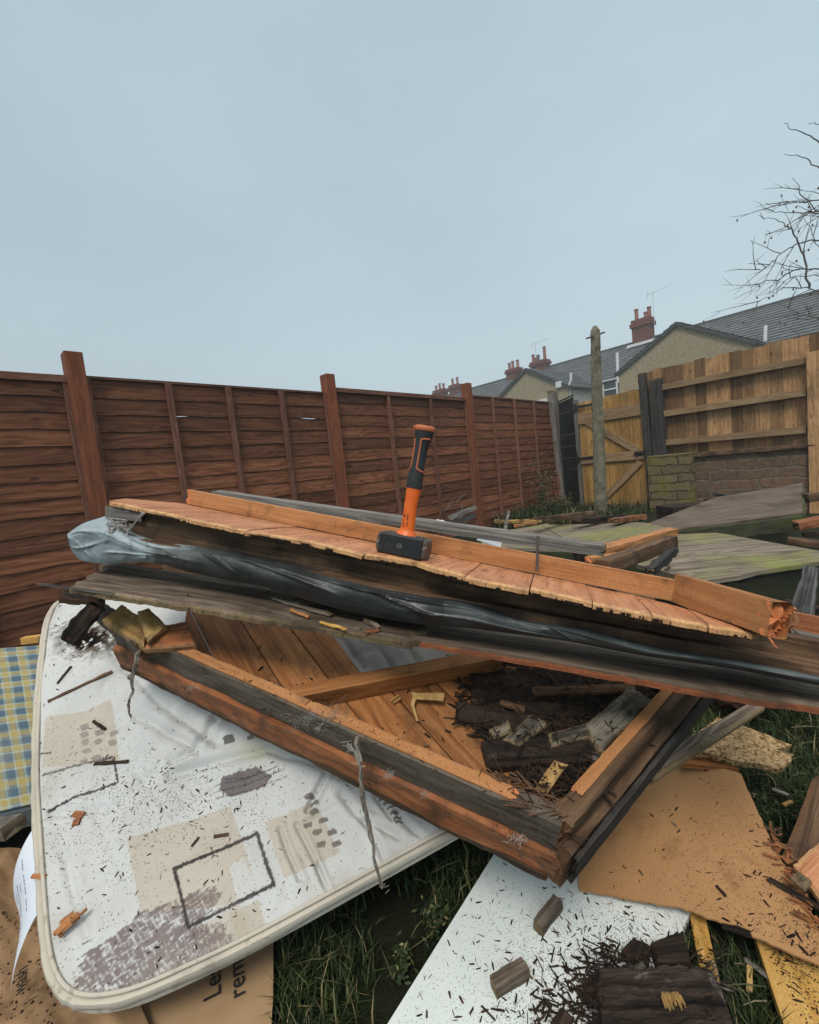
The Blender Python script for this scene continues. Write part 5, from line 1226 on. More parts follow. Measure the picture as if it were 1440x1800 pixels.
# care label
tg = MB(); ta, tb_ = PM.on(58, 1448), PM.on(63, 1600); ov = Vector((-.85, -.35, 0)).normalized()
def tagf(u, v):
    p = lerp(ta, tb_, u) - nM * .012; k = math.sin(v * 1.5)
    return p + ov * (.05 * math.sin(v * 1.4) + .008 * math.sin(u * 5 + v * 3) * v) - Z * (.10 * v ** 1.5) + (tb_ - ta) * (.26 * v * (1 - .1 * u))
tg.grid(tagf, 24, 20); lbl = tg.build('care_label', M['tagcloth'], matt)
for k, (u0, u1, v0) in enumerate(((.15, .8, .35), (.2, .85, .62), (.18, .75, .75), (.3, .42, .5), (.55, .7, .9))):
    b = MB()
    for q in range(14):
        if rnd.random() < .2: continue
        a0, a1 = lerp(u0, u1, q / 14), lerp(u0, u1, (q + rnd.uniform(.4, .85)) / 14)
        nn_ = (tagf(a0 + .02, v0) - tagf(a0, v0)).cross(tagf(a0, v0 + .02) - tagf(a0, v0)).normalized() * .0005
        if nn_.dot(EYE - ta) < 0: nn_ = -nn_
        b.face([b.vert(tagf(a_, v_) + nn_) for a_, v_ in ((a0, v0), (a1, v0), (a1, v0 + .025), (a0, v0 + .025))], [(0, 0)] * 4)
    b.build('label_print', M['inkblue'], lbl)
def mhook(x, y, p):
    a, c = loc(p); i, j = int((a - gx[0]) / st), int((c - gy[0]) / st)
    if 0 <= i < len(gx) and 0 <= j < len(gy): return p + nM * float(Hh[i, j])
    return p
mpoly = [(75, 1100), (60, 1400), (70, 1640), (120, 1755), (250, 1740), (620, 1555), (790, 1462), (470, 1310), (300, 1230), (215, 1150), (180, 1060), (110, 1055)]
flecks('wood_flecks', PM, (55, 1050, 800, 1760), 6000, .0004, 'dark wood flecks scattered over the mattress', lambda x, y: (1 if inpoly(mpoly, x, y) else 0) * min(1, .10 + .9 * math.exp(-((x - 120) / 90) ** 2 - ((y - 1110) / 60) ** 2) + .75 * math.exp(-((x - 330) / 130) ** 2 - ((y - 1390) / 60) ** 2) + .35 * math.exp(-((x - 150) / 120) ** 2 - ((y - 1420) / 120) ** 2)), .0012, .013, .22, 3, mhook)
def on_matt(name, mat, a, c, w, h, lab, end=.006, off=.003, bend=0):
    b = MB(); b.beam(mhook(*a, PM.on(*a, off)), mhook(*c, PM.on(*c, off)), nM, w, h, 16, 2, 2, (end, end), w * .16, 45, .7); return b.build(name, M[mat], None, 0, lab, 'splinter')
on_matt('splinter', 'brown', (84, 1236), (199, 1180), .008, .006, 'long brown splinter lying on upper left of the mattress')
on_matt('splinter', 'rotten', (102, 1206), (128, 1172), .005, .004, 'short dark splinter just above the long brown one on the mattress')
on_matt('splinter', 'rotten', (160, 1264), (184, 1280), .007, .005, 'dark peg of wood on the beige patch beside the dangling string')
on_matt('splinter', 'rotten', (162, 1341), (226, 1337), .007, .004, 'flat dark splinter at the corner of the small sketched rectangle')
on_matt('splinter', 'brown', (372, 1467), (400, 1462), .006, .004, 'brown splinter just above the large sketched rectangle')
on_matt('splinter', 'rotten', (334, 1488), (349, 1468), .003, .003, 'thin slanted splinter on the large beige patch')
on_matt('splinter', 'redtrim', (125, 1428), (146, 1434), .014, .004, 'reddish flake of bark by the left edge of mattress')
on_matt('splinter', 'redtrim', (126, 1446), (141, 1443), .012, .004, 'smaller reddish flake just below the other red flake on mattress')
on_matt('splinter', 'pine_dark', (52, 1538), (80, 1541), .008, .004, 'orange brown sliver across the mattress piping at left')
b = MB()
for i in range(9):
    q = random.Random(i + 7); p = PM.on(122 + q.uniform(-14, 14), 1622 + q.uniform(-10, 12), .004 + i * .0012); d = (PM.on(150, 1600) - PM.on(110, 1640)).normalized() + Vector((q.uniform(-.3, .3), q.uniform(-.3, .3), 0)); b.beam(p - d * .014, p + d * q.uniform(.010, .022), nM, q.uniform(.006, .014), .0035, 8, 2, 1, (.006, .008), .0012, 50)
b.build('bark_piece', M['pine_dark'], None, 0, 'splintered orange brown wood scrap near lower left edge of mattress', 'wood scrap')
# ---- tartan cushion
PTa = Plane(D(0, 1140, 1.75), D(68, 1134, 1.75), D(30, 1430, 1.12))
tn_ = MB(); q0, q1, q2, q3 = PTa.on(-330, 1166), PTa.on(150, 1128), PTa.on(200, 1380), PTa.on(-330, 1500)
U = (q1 - q0); Vv = (q3 - q0); NU_, NV_ = 330, 200
T = np.zeros((NU_ + 1, NV_ + 1, 3)); colT = np.ones((NU_ + 1, NV_ + 1, 4))
us = np.linspace(0, 1, NU_ + 1); vs = np.linspace(0, 1, NV_ + 1)
UU, VV = np.meshgrid(us, vs, indexing='ij')
A0, A1, A2, A3 = (np.array(v) for v in (q0, q1, q2, q3))
T = (A0 * (1 - UU)[..., None] + A1 * UU[..., None]) * (1 - VV)[..., None] + (A3 * (1 - UU)[..., None] + A2 * UU[..., None]) * VV[..., None]
du = UU * float(U.length); dvv = VV * float(Vv.length)
nT_ = np.array(PTa.n); T += nT_ * (.012 * (np_noise(du, dvv, .2, 5) - .5))[..., None]
base = np.array((.27, .32, .29)); blue = np.array((.035, .085, .15)); yel = np.array((.42, .31, .06)); mid = np.array((.27, .33, .33))
def band(x, per, lo, hi): f_ = (x / per) % 1; return ((f_ > lo) & (f_ < hi)).astype(float)
PERU, PERV = .080, .095
bu, bv_ = band(du, PERU, .0, .42), band(dvv, PERV, .0, .42); yu, yv = band(du, PERU, .52, .82), band(dvv, PERV, .52, .82)
ln = np.maximum(band(du, PERU, .86, .90), np.maximum(band(du, PERU, .46, .49), np.maximum(band(dvv, PERV, .88, .92), band(dvv, PERV, .46, .49))))
cT = base[None, None] * np.ones(UU.shape + (3,))
cT = cT * (1 - .56 * bu[..., None]) + blue * .56 * bu[..., None]; cT = cT * (1 - .56 * bv_[..., None]) + blue * .56 * bv_[..., None]
cT = cT * (1 - .52 * yu[..., None]) + yel * .52 * yu[..., None]; cT = cT * (1 - .52 * yv[..., None]) + yel * .52 * yv[..., None]
cT = cT * (1 - .45 * ln[..., None]) + np.array((.48, .55, .52)) * .45 * ln[..., None]
wob = np_noise(du, dvv, .004, 8)[..., None]; cT *= .82 + .36 * wob * .5; colT[..., :3] = cT
idx_ = np.arange((NU_ + 1) * (NV_ + 1)).reshape(NU_ + 1, NV_ + 1)
fT = np.stack([idx_[:-1, :-1], idx_[:-1, 1:], idx_[1:, 1:], idx_[1:, :-1]], -1).reshape(-1, 4)
cush = thing('tartan_cushion', PTa.on(0, 1300, -.12), 'blue and yellow tartan cushion lying behind left edge of the mattress', 'cushion')
np_mesh('cover', T.reshape(-1, 3), fT, M['tartan'], cush, colT.reshape(-1, 4))
b = MB(); b.slab(q0 - PTa.n * .012, q1 - PTa.n * .012, q2 - PTa.n * .012, q3 - PTa.n * .012, .085, 10, 10, torn=0); b.build('underside', plain('dull_blue_cloth', (.10, .13, .15), (.15, .19, .21), 30, .95, .2), cush, .01)
# fence side oddments behind the cushion
b = MB(); b.beam(D(40, 1126, 1.93), D(74, 1122, 1.9), Z, .03, .03, 10, 2, 2, (.01, .01), .001, tint=.8); b.build('pine_offcut', M['yellowwood'], None, 0, 'pale sawn timber offcut between the tartan cushion and fence', 'offcut')
b = MB(); b.beam(D(-30, 1462, .98), D(28, 1452, .95), Z, .05, .03, 10, 2, 2, (.01, .01), .002); b.build('grey_offcut', M['weathered'], None, 0, 'grey timber end in the dark gap under the tartan cushion', 'offcut')
# ---- cardboard
PC = Plane(G(480, 1800, .035), G(480, 1660, .035), G(100, 1800, .035))
cb_ = thing('cardboard_sheet', PC.on(380, 1750), 'flat brown cardboard sheet with black printing under the mattress front edge', 'cardboard')
b = MB(); b.slab(PC.on(482, 1640), PC.on(478, 1900), PC.on(150, 1960), PC.on(180, 1640), .006, 30, 20, (.004, 0, 0, 0), .0015, 6, torn=0, up=Z); b.build('sheet', M['card'], cb_)
PCt = PC.on(392, 1752, .0035); rd = (PC.on(388, 1690) - PC.on(388, 1750)); ud = (PC.on(350, 1750) - PC.on(388, 1750))
text_part('printing', 'Les', M['ink'], cb_, PC.on(388, 1749, .0034), rd, ud, .044)
text_part('printing', 'rem', M['ink'], cb_, PC.on(431, 1748, .0034), rd, ud, .044)
# crumpled brown box at far left
cw = thing('crumpled_cardboard', G(30, 1700, .02), 'crumpled dirty brown cardboard below the care label at lower left', 'cardboard')
b = MB(); ca, cb2, cc, cd = G(-160, 1480, .07), G(130, 1500, .05), G(330, 1960, .05), G(-260, 1960, .06)
b.grid(lambda u, v: lerp(lerp(ca, cb2, u), lerp(cd, cc, u), v) + Z * (.02 * nz((u * 3, v * 3, 0), 1, 2) + .018 * abs(nz((u * 5, v * 7, 0), 1, 5)) + .005 * nz((u * 16, v * 16, 0), 1, 6)), 70, 60)
b.build('sheet', M['cardwet'], cw)
PK = Plane(G(20, 1760, .075), G(60, 1700, .075), G(90, 1780, .075))
text_part('printing', 'wash', M['ink'], cw, G(44, 1742, .078), G(56, 1650, .078) - G(44, 1742, .078), G(20, 1730, .078) - G(44, 1742, .078), .030)
flecks('wood_flecks', PK, (-10, 1560, 100, 1800), 160, 0, 'dark splinters on the crumpled cardboard', None, .004, .03, .14, 12)
# ---- white board
PW = Plane(G(680, 1800, .035), G(870, 1497, .05), G(1202, 1633, .045))
wp_ = [PW.on(*p) for p in ((600, 1928), (872, 1495), (1010, 1430), (1215, 1598), (1201, 1634), (1150, 1940))]
b = MB(); b.prism(wp_, PW.n * -.016, .5); b.build('white_board', M['melamine'], None, .001, 'white faced board sprinkled with dark wood crumbs on the grass', 'board')
wpoly = [(690, 1790), (870, 1505), (1000, 1510), (1195, 1605), (1195, 1800), (690, 1800)]
flecks('wood_flecks', PW, (690, 1500, 1240, 1800), 9000, .0003, 'dark wood crumbs sprinkled over the white board', lambda x, y: (1 if x > 690 + (1800 - y) * .62 else 0) * min(1, .10 + .75 * math.exp(-((x - 1020) / 130) ** 2 - ((y - 1800) / 120) ** 2) + .28 * math.exp(-((x - 1000) / 160) ** 2 - ((y - 1640) / 70) ** 2) + .55 * math.exp(-((x - 1100) / 70) ** 2 - ((y - 1660) / 60) ** 2)), .0010, .016, .22, 5)
b = MB(); q = random.Random(77)
for i in range(330):
    x, y = (q.gauss(1010, 55), q.gauss(1770, 48)) if i < 210 else (q.gauss(1055, 22), q.uniform(1660, 1800)); 
    if x < 720 + (1800 - y) * .62: continue
    p = PW.on(x, y, .002); a = q.uniform(0, 6.28); l = q.uniform(.01, .035); b.beam(p, p + Vector((math.cos(a), math.sin(a), q.uniform(0, .15))) * l, Z, q.uniform(.0009, .0036), q.uniform(.0008, .002), 4, 1, 1, (.004, .004), .0006, 60, q.random())
b.build('splinter_scatter', M['rotten'], None, 0, 'dark splinters thick on the lower right of white board', 'debris', kind='stuff')
def offcut(a, c, w, h, lab):
    A, B_ = PW.on(*a, h / 2), PW.on(*c, h / 2); b = MB(); b.beam(A, B_, PW.n, w, h, 16, 4, 4, (.006, .004), .0012, 40, .5); return b.build('timber_offcut', M['brownmix'], None, 0, lab, 'offcut', 'short sawn timber offcuts on the white board')
offcut((944, 1634), (983, 1583), .022, .024, 'short brown timber offcut nearest to the corner of the framed door')
offcut((864, 1738), (926, 1700), .024, .024, 'short brown timber offcut lower left on the white board')
# rotten slab and lumps on it
def PWq(name, mat, px, off, th, lab, rag, amp=.004, nu=70, nv=34, tint=None, fr=22): return quad_px(name, M[mat], PW, px, off, th, lab, 'rotten wood', rag, amp, nu, nv, tint, .004, fr=fr)
PWq('rotten_board', 'rotslab', ((1046, 1690), (1262, 1682), (1330, 1880), (1060, 1890)), .034, .03, 'wide blackened rotten board end on the white board, bottom right', (.028, .018, 0, .026), .007, 140, 130, .85, 55)
PWq('rotten_lump', 'rotten', ((1138, 1650), (1205, 1622), (1222, 1690), (1150, 1692)), .030, .028, 'dark brown rotten lump behind the blackened board end', (.014, .01, 0, .01), .006, 30, 20, .6)
PWq('rotten_lump', 'rotten', ((1088, 1668), (1112, 1642), (1142, 1660), (1140, 1692)), .026, .024, 'rounded dark lump left of the brown rotten lump', (.008, .006, 0, .008), .005, 24, 18, .3)
PWq('rotten_lump', 'rotten', ((1020, 1720), (1050, 1705), (1066, 1740), (1030, 1752)), .014, .012, 'small reddish lump at the left side of blackened board end', (.006, .006, .006, .006), .003, 20, 14, 1.0)
PWq('rotten_lump', 'rotten', ((965, 1790), (985, 1765), (1012, 1782), (990, 1840)), .014, .012, 'crumbly dark lump at the bottom edge of white board', (.006, .006, .006, .006), .003, 20, 14, .9)
PWq('rotten_lump', 'rotten', ((1010, 1800), (1060, 1775), (1090, 1850), (1030, 1880)), .02, .018, 'dark rotten lump against the bottom left of blackened board', (.01, .006, .006, .008), .004, 24, 18, .5)
b = MB()
for i in range(64):
    q = random.Random(i + 400); p = PW.on(1163 + q.uniform(-2, 34), 1742 + q.uniform(0, 8), .042); d = (PW.on(1182, 1775, .048) - PW.on(1170, 1742, .042)).normalized() + Vector((q.uniform(-.12, .12), q.uniform(-.12, .12), q.uniform(0, .15))); b.beam(p, p + d * q.uniform(.012, .03), Z, .0017, .0014, 5, 1, 1, (.004, .008), .0004, 60, q.random())
b.build('fibrous_tuft', M['ply'], None, 0, 'pale fibrous tuft of torn wood standing on the blackened board', 'wood tuft')
b = MB(); q = random.Random(88)
for i in range(240):
    e_ = q.random()
    if e_ < .45: x, y = q.uniform(1046, 1265), 1688 + q.gauss(0, 7)
    elif e_ < .75: x, y = 1256 + q.gauss(0, 8), q.uniform(1685, 1800)
    else: x, y = 1052 + q.gauss(0, 9), q.uniform(1690, 1800)
    p = PW.on(x, y, .024 + q.uniform(-.012, .014)); a = q.uniform(-.5, .5) + (0 if q.random() < .7 else 1.5); l = q.uniform(.006, .03)
    d = (PW.on(1262, 1682) - PW.on(1046, 1690)).normalized() * math.cos(a) * q.choice((-1, 1)) + Vector((0, 1, 0)) * math.sin(a) + Z * q.uniform(-.3, .25); b.beam(p, p + d * l, Z, q.uniform(.0008, .0028), q.uniform(.0007, .0016), 4, 1, 1, (.004, .005), .0006, 60, q.random())
b.build('rot_splinters', M['rotslab'], None, 0, 'dark splinters flaking off the edges of blackened board', 'debris', kind='stuff')
# ---- tan hardboard and boards around it
PH = Plane(G(1020, 1562, .062), G(1215, 1335, .15), G(1450, 1700, .085))
hp = [(1018, 1563), (1014, 1490), (1090, 1385), (1180, 1322), (1303, 1360), (1340, 1445), (1372, 1508), (1420, 1600), (1470, 1690), (1450, 1702), (1290, 1628), (1200, 1597), (1100, 1578)]
b = MB(); pts = []
for i in range(len(hp)):
    a, c = PH.on(*hp[i]), PH.on(*hp[(i + 1) % len(hp)]); k = 14
    rg = 0 if i < 4 else .003
    for j in range(k):
        p = lerp(a, c, j / k); pts.append(p + (rg * nz(p, 60, 3) + rg * nz(p, 160, 5)) * (p - PH.on(1250, 1500)).normalized())
b.prism(pts, PH.n * -.0045, .5); b.build('hardboard_sheet', M['hard'], None, 0, 'tan hardboard sheet speckled with wood crumbs at right of the door', 'hardboard')
flecks('wood_flecks', PH, (1040, 1340, 1460, 1700), 1700, .0003, 'dark wood crumbs sprinkled over the tan hardboard', lambda x, y: (1 if inpoly([(1040, 1555), (1216, 1345), (1295, 1365), (1440, 1640), (1445, 1690), (1280, 1618), (1100, 1570)], x, y) else 0) * min(1, .12 + .9 * max(0, (x - 1150) / 300) * max(.2, (y - 1340) / 300)), .0012, .018, .22, 6)
def PHs(a, c, w, lab, off=.004, mat='rotten'):
    b = MB(); b.beam(PH.on(*a, off), PH.on(*c, off), PH.n, w, w * .6, 14, 2, 2, (.008, .008), w * .18, 40); b.build('splinter', M[mat], None, 0, lab, 'splinter')
PHs((1266, 1628), (1324, 1642), .010, 'grey black splinter along the lower edge of hardboard')
PHs((1345, 1542), (1452, 1602), .009, 'long black splinter crossing the right edge of the hardboard', .006)
PHs((1258, 1555), (1278, 1577), .005, 'thin dark splinter in the middle of the hardboard')
PHs((1180, 1444), (1190, 1453), .003, 'thin curled pale splinter on upper hardboard', .003, 'brownmix')
b = MB()
for i in range(90):
    q = random.Random(i + 300); t = q.random(); p = PH.on(lerp(1352, 1440, t), lerp(1462, 1640, t), .002) + Vector((q.uniform(-.006, .012), q.uniform(-.006, .006), 0)); a = q.uniform(0, 6.28); b.beam(p, p + Vector((math.cos(a), math.sin(a), q.uniform(-.2, .3))) * q.uniform(.008, .03), Z, q.uniform(.002, .006), .002, 4, 1, 1, (.003, .004), .0006, 60, q.random())
b.build('edge_debris', M['redtrim'], None, 0, 'crumbs along the ragged right edge of the hardboard', 'debris', kind='stuff')
def Gq(name, mat, px, z, th, lab, cat, rag=(0, 0, 0, 0), amp=.0006, nu=24, nv=8, tint=None, torn=.006):
    P = [G(x, y, zz) for (x, y), zz in zip(px, z if hasattr(z, '__len__') else [z] * 4)]
    b = MB(); b.slab(P[0], P[1], P[2], P[3], th, nu, nv, rag, amp, 12, None, tint, Z, torn); return b.build(name, M[mat], None, 0, lab, cat)
Gq('yellow_lath', 'yellowwood', ((1238, 1600), (1298, 1880), (1262, 1885), (1212, 1600)), .042, .018, 'narrow yellow pine slat between blackened board and grass', 'slat', tint=.8)
Gq('orange_plank', 'yellowwood', ((1386, 1600), (1500, 1800), (1404, 1880), (1322, 1630)), .05, .018, 'wide orange yellow plank under the right corner of hardboard', 'plank', tint=.5)
PO = Plane(G(1352, 1690, .05), G(1440, 1780, .05), G(1420, 1690, .05))
flecks('wood_flecks', PO, (1345, 1670, 1440, 1800), 260, .0006, 'dark crumbs on the orange yellow plank', lambda x, y: 1 if x > 1350 + (y - 1680) * .55 else 0, .002, .02, .22, 8)
PY = Plane(G(1250, 1650, .042), G(1285, 1790, .042), G(1270, 1650, .042))
flecks('wood_flecks', PY, (1245, 1640, 1292, 1800), 90, .0006, 'dark crumbs on the narrow yellow slat', lambda x, y: 1 if abs(x - (1256 + (y - 1640) * .19)) < 12 else 0, .002, .016, .22, 9)
Gq('dark_board', 'brown', ((1372, 1510), (1428, 1365), (1560, 1340), (1560, 1520)), (.12, .16, .16, .12), .018, 'dark brown board on grass at the right edge above the orange ply', 'board', (.004, 0, 0, .004), .001, tint=.6)
Gq('orange_ply', 'pine', ((1392, 1518), (1448, 1466), (1570, 1500), (1480, 1640)), (.14, .16, .16, .12), .012, 'bright orange plywood scrap at the right edge beside hardboard', 'plywood', (.006, 0, 0, .01), .002, tint=1.0)
b = MB(); b.slab(G(1386, 1540, .155), G(1400, 1522, .16), G(1432, 1550, .155), G(1418, 1572, .15), .006, 16, 12, (.01, .008, .01, .01), .006, 40, up=Z); b.build('leaf_scrap', M['rotgrey'], None, 0, 'crumpled grey green scrap lying on the orange plywood edge', 'scrap')
# chipboard scrap and lath under the dark plank
b = MB(); PX_ = Plane(G(1215, 1320, .19), G(1392, 1310, .16), G(1290, 1270, .19))
cpx_ = [(1205, 1318), (1225, 1290), (1262, 1262), (1300, 1272), (1345, 1290), (1392, 1310), (1366, 1318), (1394, 1326), (1386, 1344), (1366, 1354), (1340, 1344), (1290, 1336), (1250, 1326)]
pts = []
for i in range(len(cpx_)):
    a, c = PX_.on(*cpx_[i]), PX_.on(*cpx_[(i + 1) % len(cpx_)])
    for j in range(8): p = lerp(a, c, j / 8); pts.append(p + Vector((nz(p, 50, 3), nz(p, 50, 5), 0)) * .008)
b.prism(pts, PX_.n * -.016, .5); b.build('chipboard_scrap', M['chip'], None, 0, 'broken piece of chipboard above the hardboard, right of the door', 'chipboard')
b = MB(); b.slab(D(1148, 1372, .80), D(1345, 1244, 1.06), D(1335, 1225, 1.10), D(1130, 1345, .84), .008, 30, 6, (.002, 0, 0, .004), .001, 9, up=Z, tint=.9); b.build('pale_lath', M['brownmix'], None, 0, 'pale lath running up beside the right rail of the framed door', 'lath')
Gq('red_offcut', 'pine_dark', ((1196, 1340), (1300, 1352), (1290, 1330), (1200, 1318)), (.17, .15, .15, .17), .014, 'small orange red board end between chipboard and hardboard', 'offcut', tint=.5)
# ============================================================ HAMMER
hfl, hfr = PT.on(659, 970), PT.on(743, 988)
hx = (hfr - hfl); HL = hx.length; hx.normalize(); hz = PT.n; hy = hz.cross(hx).normalized()      # hy points away from us
hy = hy if hy.y > 0 else -hy
hc = lerp(hfl, hfr, .5) + hy * .021 + hz * .0215
ham = thing('lump_hammer', hc - hz * .021, 'orange and black club hammer standing upright on its head on top of the pile', 'hammer')
def oct_ring(L, w, h, ch): return [(L, x * 1, y) for x, y in ((-w + ch, -h), (w - ch, -h), (w, -h + ch), (w, h - ch), (w - ch, h), (-w + ch, h), (-w, h - ch), (-w, -h + ch))]
def headpart(b, secs):
    rows = []
    for L, w, h, ch in secs: rows.append([b.vert(hc + hx * L + hy * x + hz * y) for _, x, y in oct_ring(L, w, h, ch)])
    for i in range(len(rows) - 1):
        for k in range(8):
            k2 = (k + 1) % 8; b.face([rows[i][k], rows[i][k2], rows[i + 1][k2], rows[i + 1][k]][::-1], [(0, 0)] * 4)
    b.face(rows[0], [(0, 0)] * 8); b.face(rows[-1][::-1], [(0, 0)] * 8)
HW, HH = .021, .0215; hl = HL / 2 + .002
part('head', M['head'], ham, lambda b: headpart(b, [(-hl + .008, HW, HH, .004), (hl - .008, HW, HH, .004)]), .0012)
part('striking_face', M['headface'], ham, lambda b: headpart(b, [(hl - .0075, HW - .0004, HH - .0004, .005), (hl - .001, HW - .0025, HH - .0025, .007), (hl + .0005, HW - .005, HH - .005, .008)]), .0008)
part('striking_face', M['headface'], ham, lambda b: headpart(b, [(-hl + .0075, HW - .0004, HH - .0004, .005), (-hl + .001, HW - .0025, HH - .0025, .007), (-hl - .0005, HW - .005, HH - .005, .008)][::-1]), .0008)
ec = hc - hy * (HW + .0002) + hx * -.001
def emblem(b):
    b.tube([ec + hx * (.0046 * math.cos(k / 16 * 6.2832)) + hz * (.0042 * math.sin(k / 16 * 6.2832)) for k in range(17)], .00045, 5)
    for a, c in (((-.002, .0025), (-.002, -.0025)), ((.002, .0025), (.002, -.0025)), ((-.002, 0), (.002, 0)), ((-.0068, -.0005), (-.0046, -.0005)), ((.0046, -.0005), (.0068, -.0005))):
        b.tube([ec + hx * a[0] + hz * a[1], ec + hx * c[0] + hz * c[1]], .0004, 4)
part('stamp', M['scratch'], ham, emblem)
Yh = (hc.y)
def hp_(x, y): return D(630 + x / 6.43, 720 + y / 6.43, Yh)
stn = [(543, 1412, 236), (546, 1396, 214), (552, 1372, 182), (558, 1340, 164), (572, 1240, 156), (590, 1100, 150), (608, 1000, 156), (628, 890, 170)]
grp = [(629, 888, 184), (634, 840, 186), (646, 760, 180), (658, 700, 172), (676, 600, 162), (694, 500, 160), (712, 420, 168), (732, 340, 186), (742, 290, 204), (751, 238, 222)]
cap = [(750, 244, 226), (751, 236, 238), (753, 214, 242), (755, 196, 232), (757, 186, 196), (757.5, 183, 120), (758, 182, 10)]
sc_ = Yh / F / 6.43 / _f.y
def hring(b, sts, n=28, rat=.80):
    rows = []
    for i, (x, y, w) in enumerate(sts):
        c = hp_(x, y); rows.append([b.vert(c + hx0 * (math.cos(6.2832 * k / n) * w / 2 * sc_) + hy0 * (math.sin(6.2832 * k / n) * w / 2 * sc_ * rat)) for k in range(n)])
    for i in range(len(rows) - 1):
        for k in range(n):
            k2 = (k + 1) % n; b.face([rows[i][k], rows[i][k2], rows[i + 1][k2], rows[i + 1][k]], [(0, 0)] * 4, 0, True)
    b.face(rows[0][::-1], [(0, 0)] * n); b.face(rows[-1], [(0, 0)] * n)
hax = (hp_(750, 240) - hp_(545, 1400)).normalized()
hx0 = (hx - hax * hx.dot(hax)).normalized(); hy0 = hax.cross(hx0).normalized()
if hy0.y < 0: hy0 = -hy0
def dens(sts, n=6):
    o = []
    for i in range(len(sts) - 1):
        for j in range(n): o.append(tuple(crv([(q[0], q[1]) for q in sts], (i + j / n) / (len(sts) - 1))) + (crv([(q[2], q[1]) for q in sts], (i + j / n) / (len(sts) - 1))[0],))
    o.append(sts[-1]); return o
part('neck', M['orange'], ham, lambda b: hring(b, dens(stn)))
gr = part('grip', M['grip'], ham, lambda b: hring(b, dens(grp)))
part('end_cap', M['orangeband'], ham, lambda b: (hring(b, cap), b.tube([hp_(640, 190), hp_(628, 192), hp_(628, 204)], .0022, 6)))
gd_ = dens(grp, 12)
def on_grip(x, y, off=.0006):
    k = min(gd_, key=lambda q: abs(q[1] - (y - (x - q[0]) * .16))); a = max(-.995, min(.995, (x - k[0]) / (k[2] / 2)))
    return hp_(k[0], k[1]) + hx0 * (a * k[2] / 2 * sc_) - hy0 * (math.sqrt(1 - a * a) * k[2] / 2 * sc_ * .80 + off)
def strip(b, pts, w=.0017):
    P = [on_grip(x, y) for x, y in pts]; Q = []
    for i in range(len(P) - 1):
        for j in range(5): Q.append(on_grip(lerp(pts[i][0], pts[i + 1][0], j / 5), lerp(pts[i][1], pts[i + 1][1], j / 5)))
    Q.append(P[-1]); b.tube(Q, w, 6)
part('grip_inlay', M['orangeband'], gr, lambda b: strip(b, [(824, 345), (780, 343), (738, 346), (722, 440), (702, 560), (681, 668), (712, 692), (748, 712)], .0016))
part('grip_inlay', M['orangeband'], gr, lambda b: strip(b, [(642, 325), (655, 346), (646, 430), (630, 560), (608, 655), (590, 672), (578, 686)], .0014))
sd2 = dens(stn, 12)
def on_neck(x, y, off=.0003):
    k = min(sd2, key=lambda q: abs(q[1] - (y - (x - q[0]) * .16))); a = max(-.995, min(.995, (x - k[0]) / (k[2] / 2)))
    return hp_(k[0], k[1]) + hx0 * (a * k[2] / 2 * sc_) - hy0 * (math.sqrt(1 - a * a) * k[2] / 2 * sc_ * .80 + off)
def marks(b):
    q = random.Random(3)
    for col_, (x0, w_) in enumerate(((528, 20), (556, 8), (582, 14))):
        y = 1150 + (0, 20, 4)[col_]
        while y < 1322:
            h_ = q.uniform(5, 15); sh = -(y - 1150) * .08
            if q.random() < .86:
                P = [on_neck(x0 + sh + dx, y + dy) for dx, dy in ((0, 0), (w_ * q.uniform(.5, 1), 1), (w_ * q.uniform(.5, 1), h_), (0, h_))]; b.face([b.vert(p) for p in P], [(0, 0)] * 4)
            y += h_ + q.uniform(3, 5)
part('printing', M['ink'], ham, marks)
# ============================================================ heap behind
Gq('panel_slab', 'slabtop', ((1180, 931), (1412, 901), (1412, 849), (1262, 873)), (.43, .45, .50, .46), .05, 'wet dark brown panel lying flat in front of the brick wall', 'panel', (.006, .003, 0, .004), .002, 60, 20, .8, 0) if False else None
big = thing('large_board', G(1290, 905, .36), 'wet dark brown panel with mossy thick edge lying in front of the brick wall', 'panel')
bp_ = [G(1131, 924, .43), G(1181, 931, .43), G(1411, 901, .45), G(1411, 849, .50), G(1258, 874, .46)]
PBm = Plane(bp_[1], bp_[2], bp_[3])
b = MB(); b.prism([PBm.on(x, y) for x, y in ((1129, 924), (1181, 931), (1411, 901), (1411, 849), (1258, 874))], PBm.n * -.012, .6, PBm.on(1411, 901) - PBm.on(1181, 931)); b.build('top_sheet', M['slabtop'], big)
a, c = PBm.on(1176, 932), PBm.on(1409, 902.5); b = MB(); b.beam(a - PBm.n * .058, c - PBm.n * .058, Z, .04, .09, 20, 2, 3, (0, 0), .002); b.build('edge_rail', M['slabedge'], big)
a, c = PBm.on(1409, 902), PBm.on(1409, 850); b = MB(); b.beam(a - PBm.n * .058, c - PBm.n * .058, Z, .04, .09, 20, 2, 3, (0, 0), .002); b.build('edge_rail', M['slabedge'], big)
Gq('mossy_panel', 'mossy', ((1132, 993), (1234, 1021), (1462, 984), (1190, 940)), (.41, .38, .37, .42), .02, '', '') if False else None
mp_ = Plane(G(1132, 993, .42), G(1234, 1021, .40), G(1440, 986, .38))
b = MB(); gmo = (mp_.on(1440, 978) - mp_.on(1190, 1005))
mpp = [mp_.on(x, y) for x, y in ((1120, 992), (1232, 1022), (1300, 1012), (1330, 1004), (1500, 978), (1440, 968), (1259, 936), (1188, 939), (1182, 960))]
gmo.normalize(); mw = gmo.cross(mp_.n).normalized()
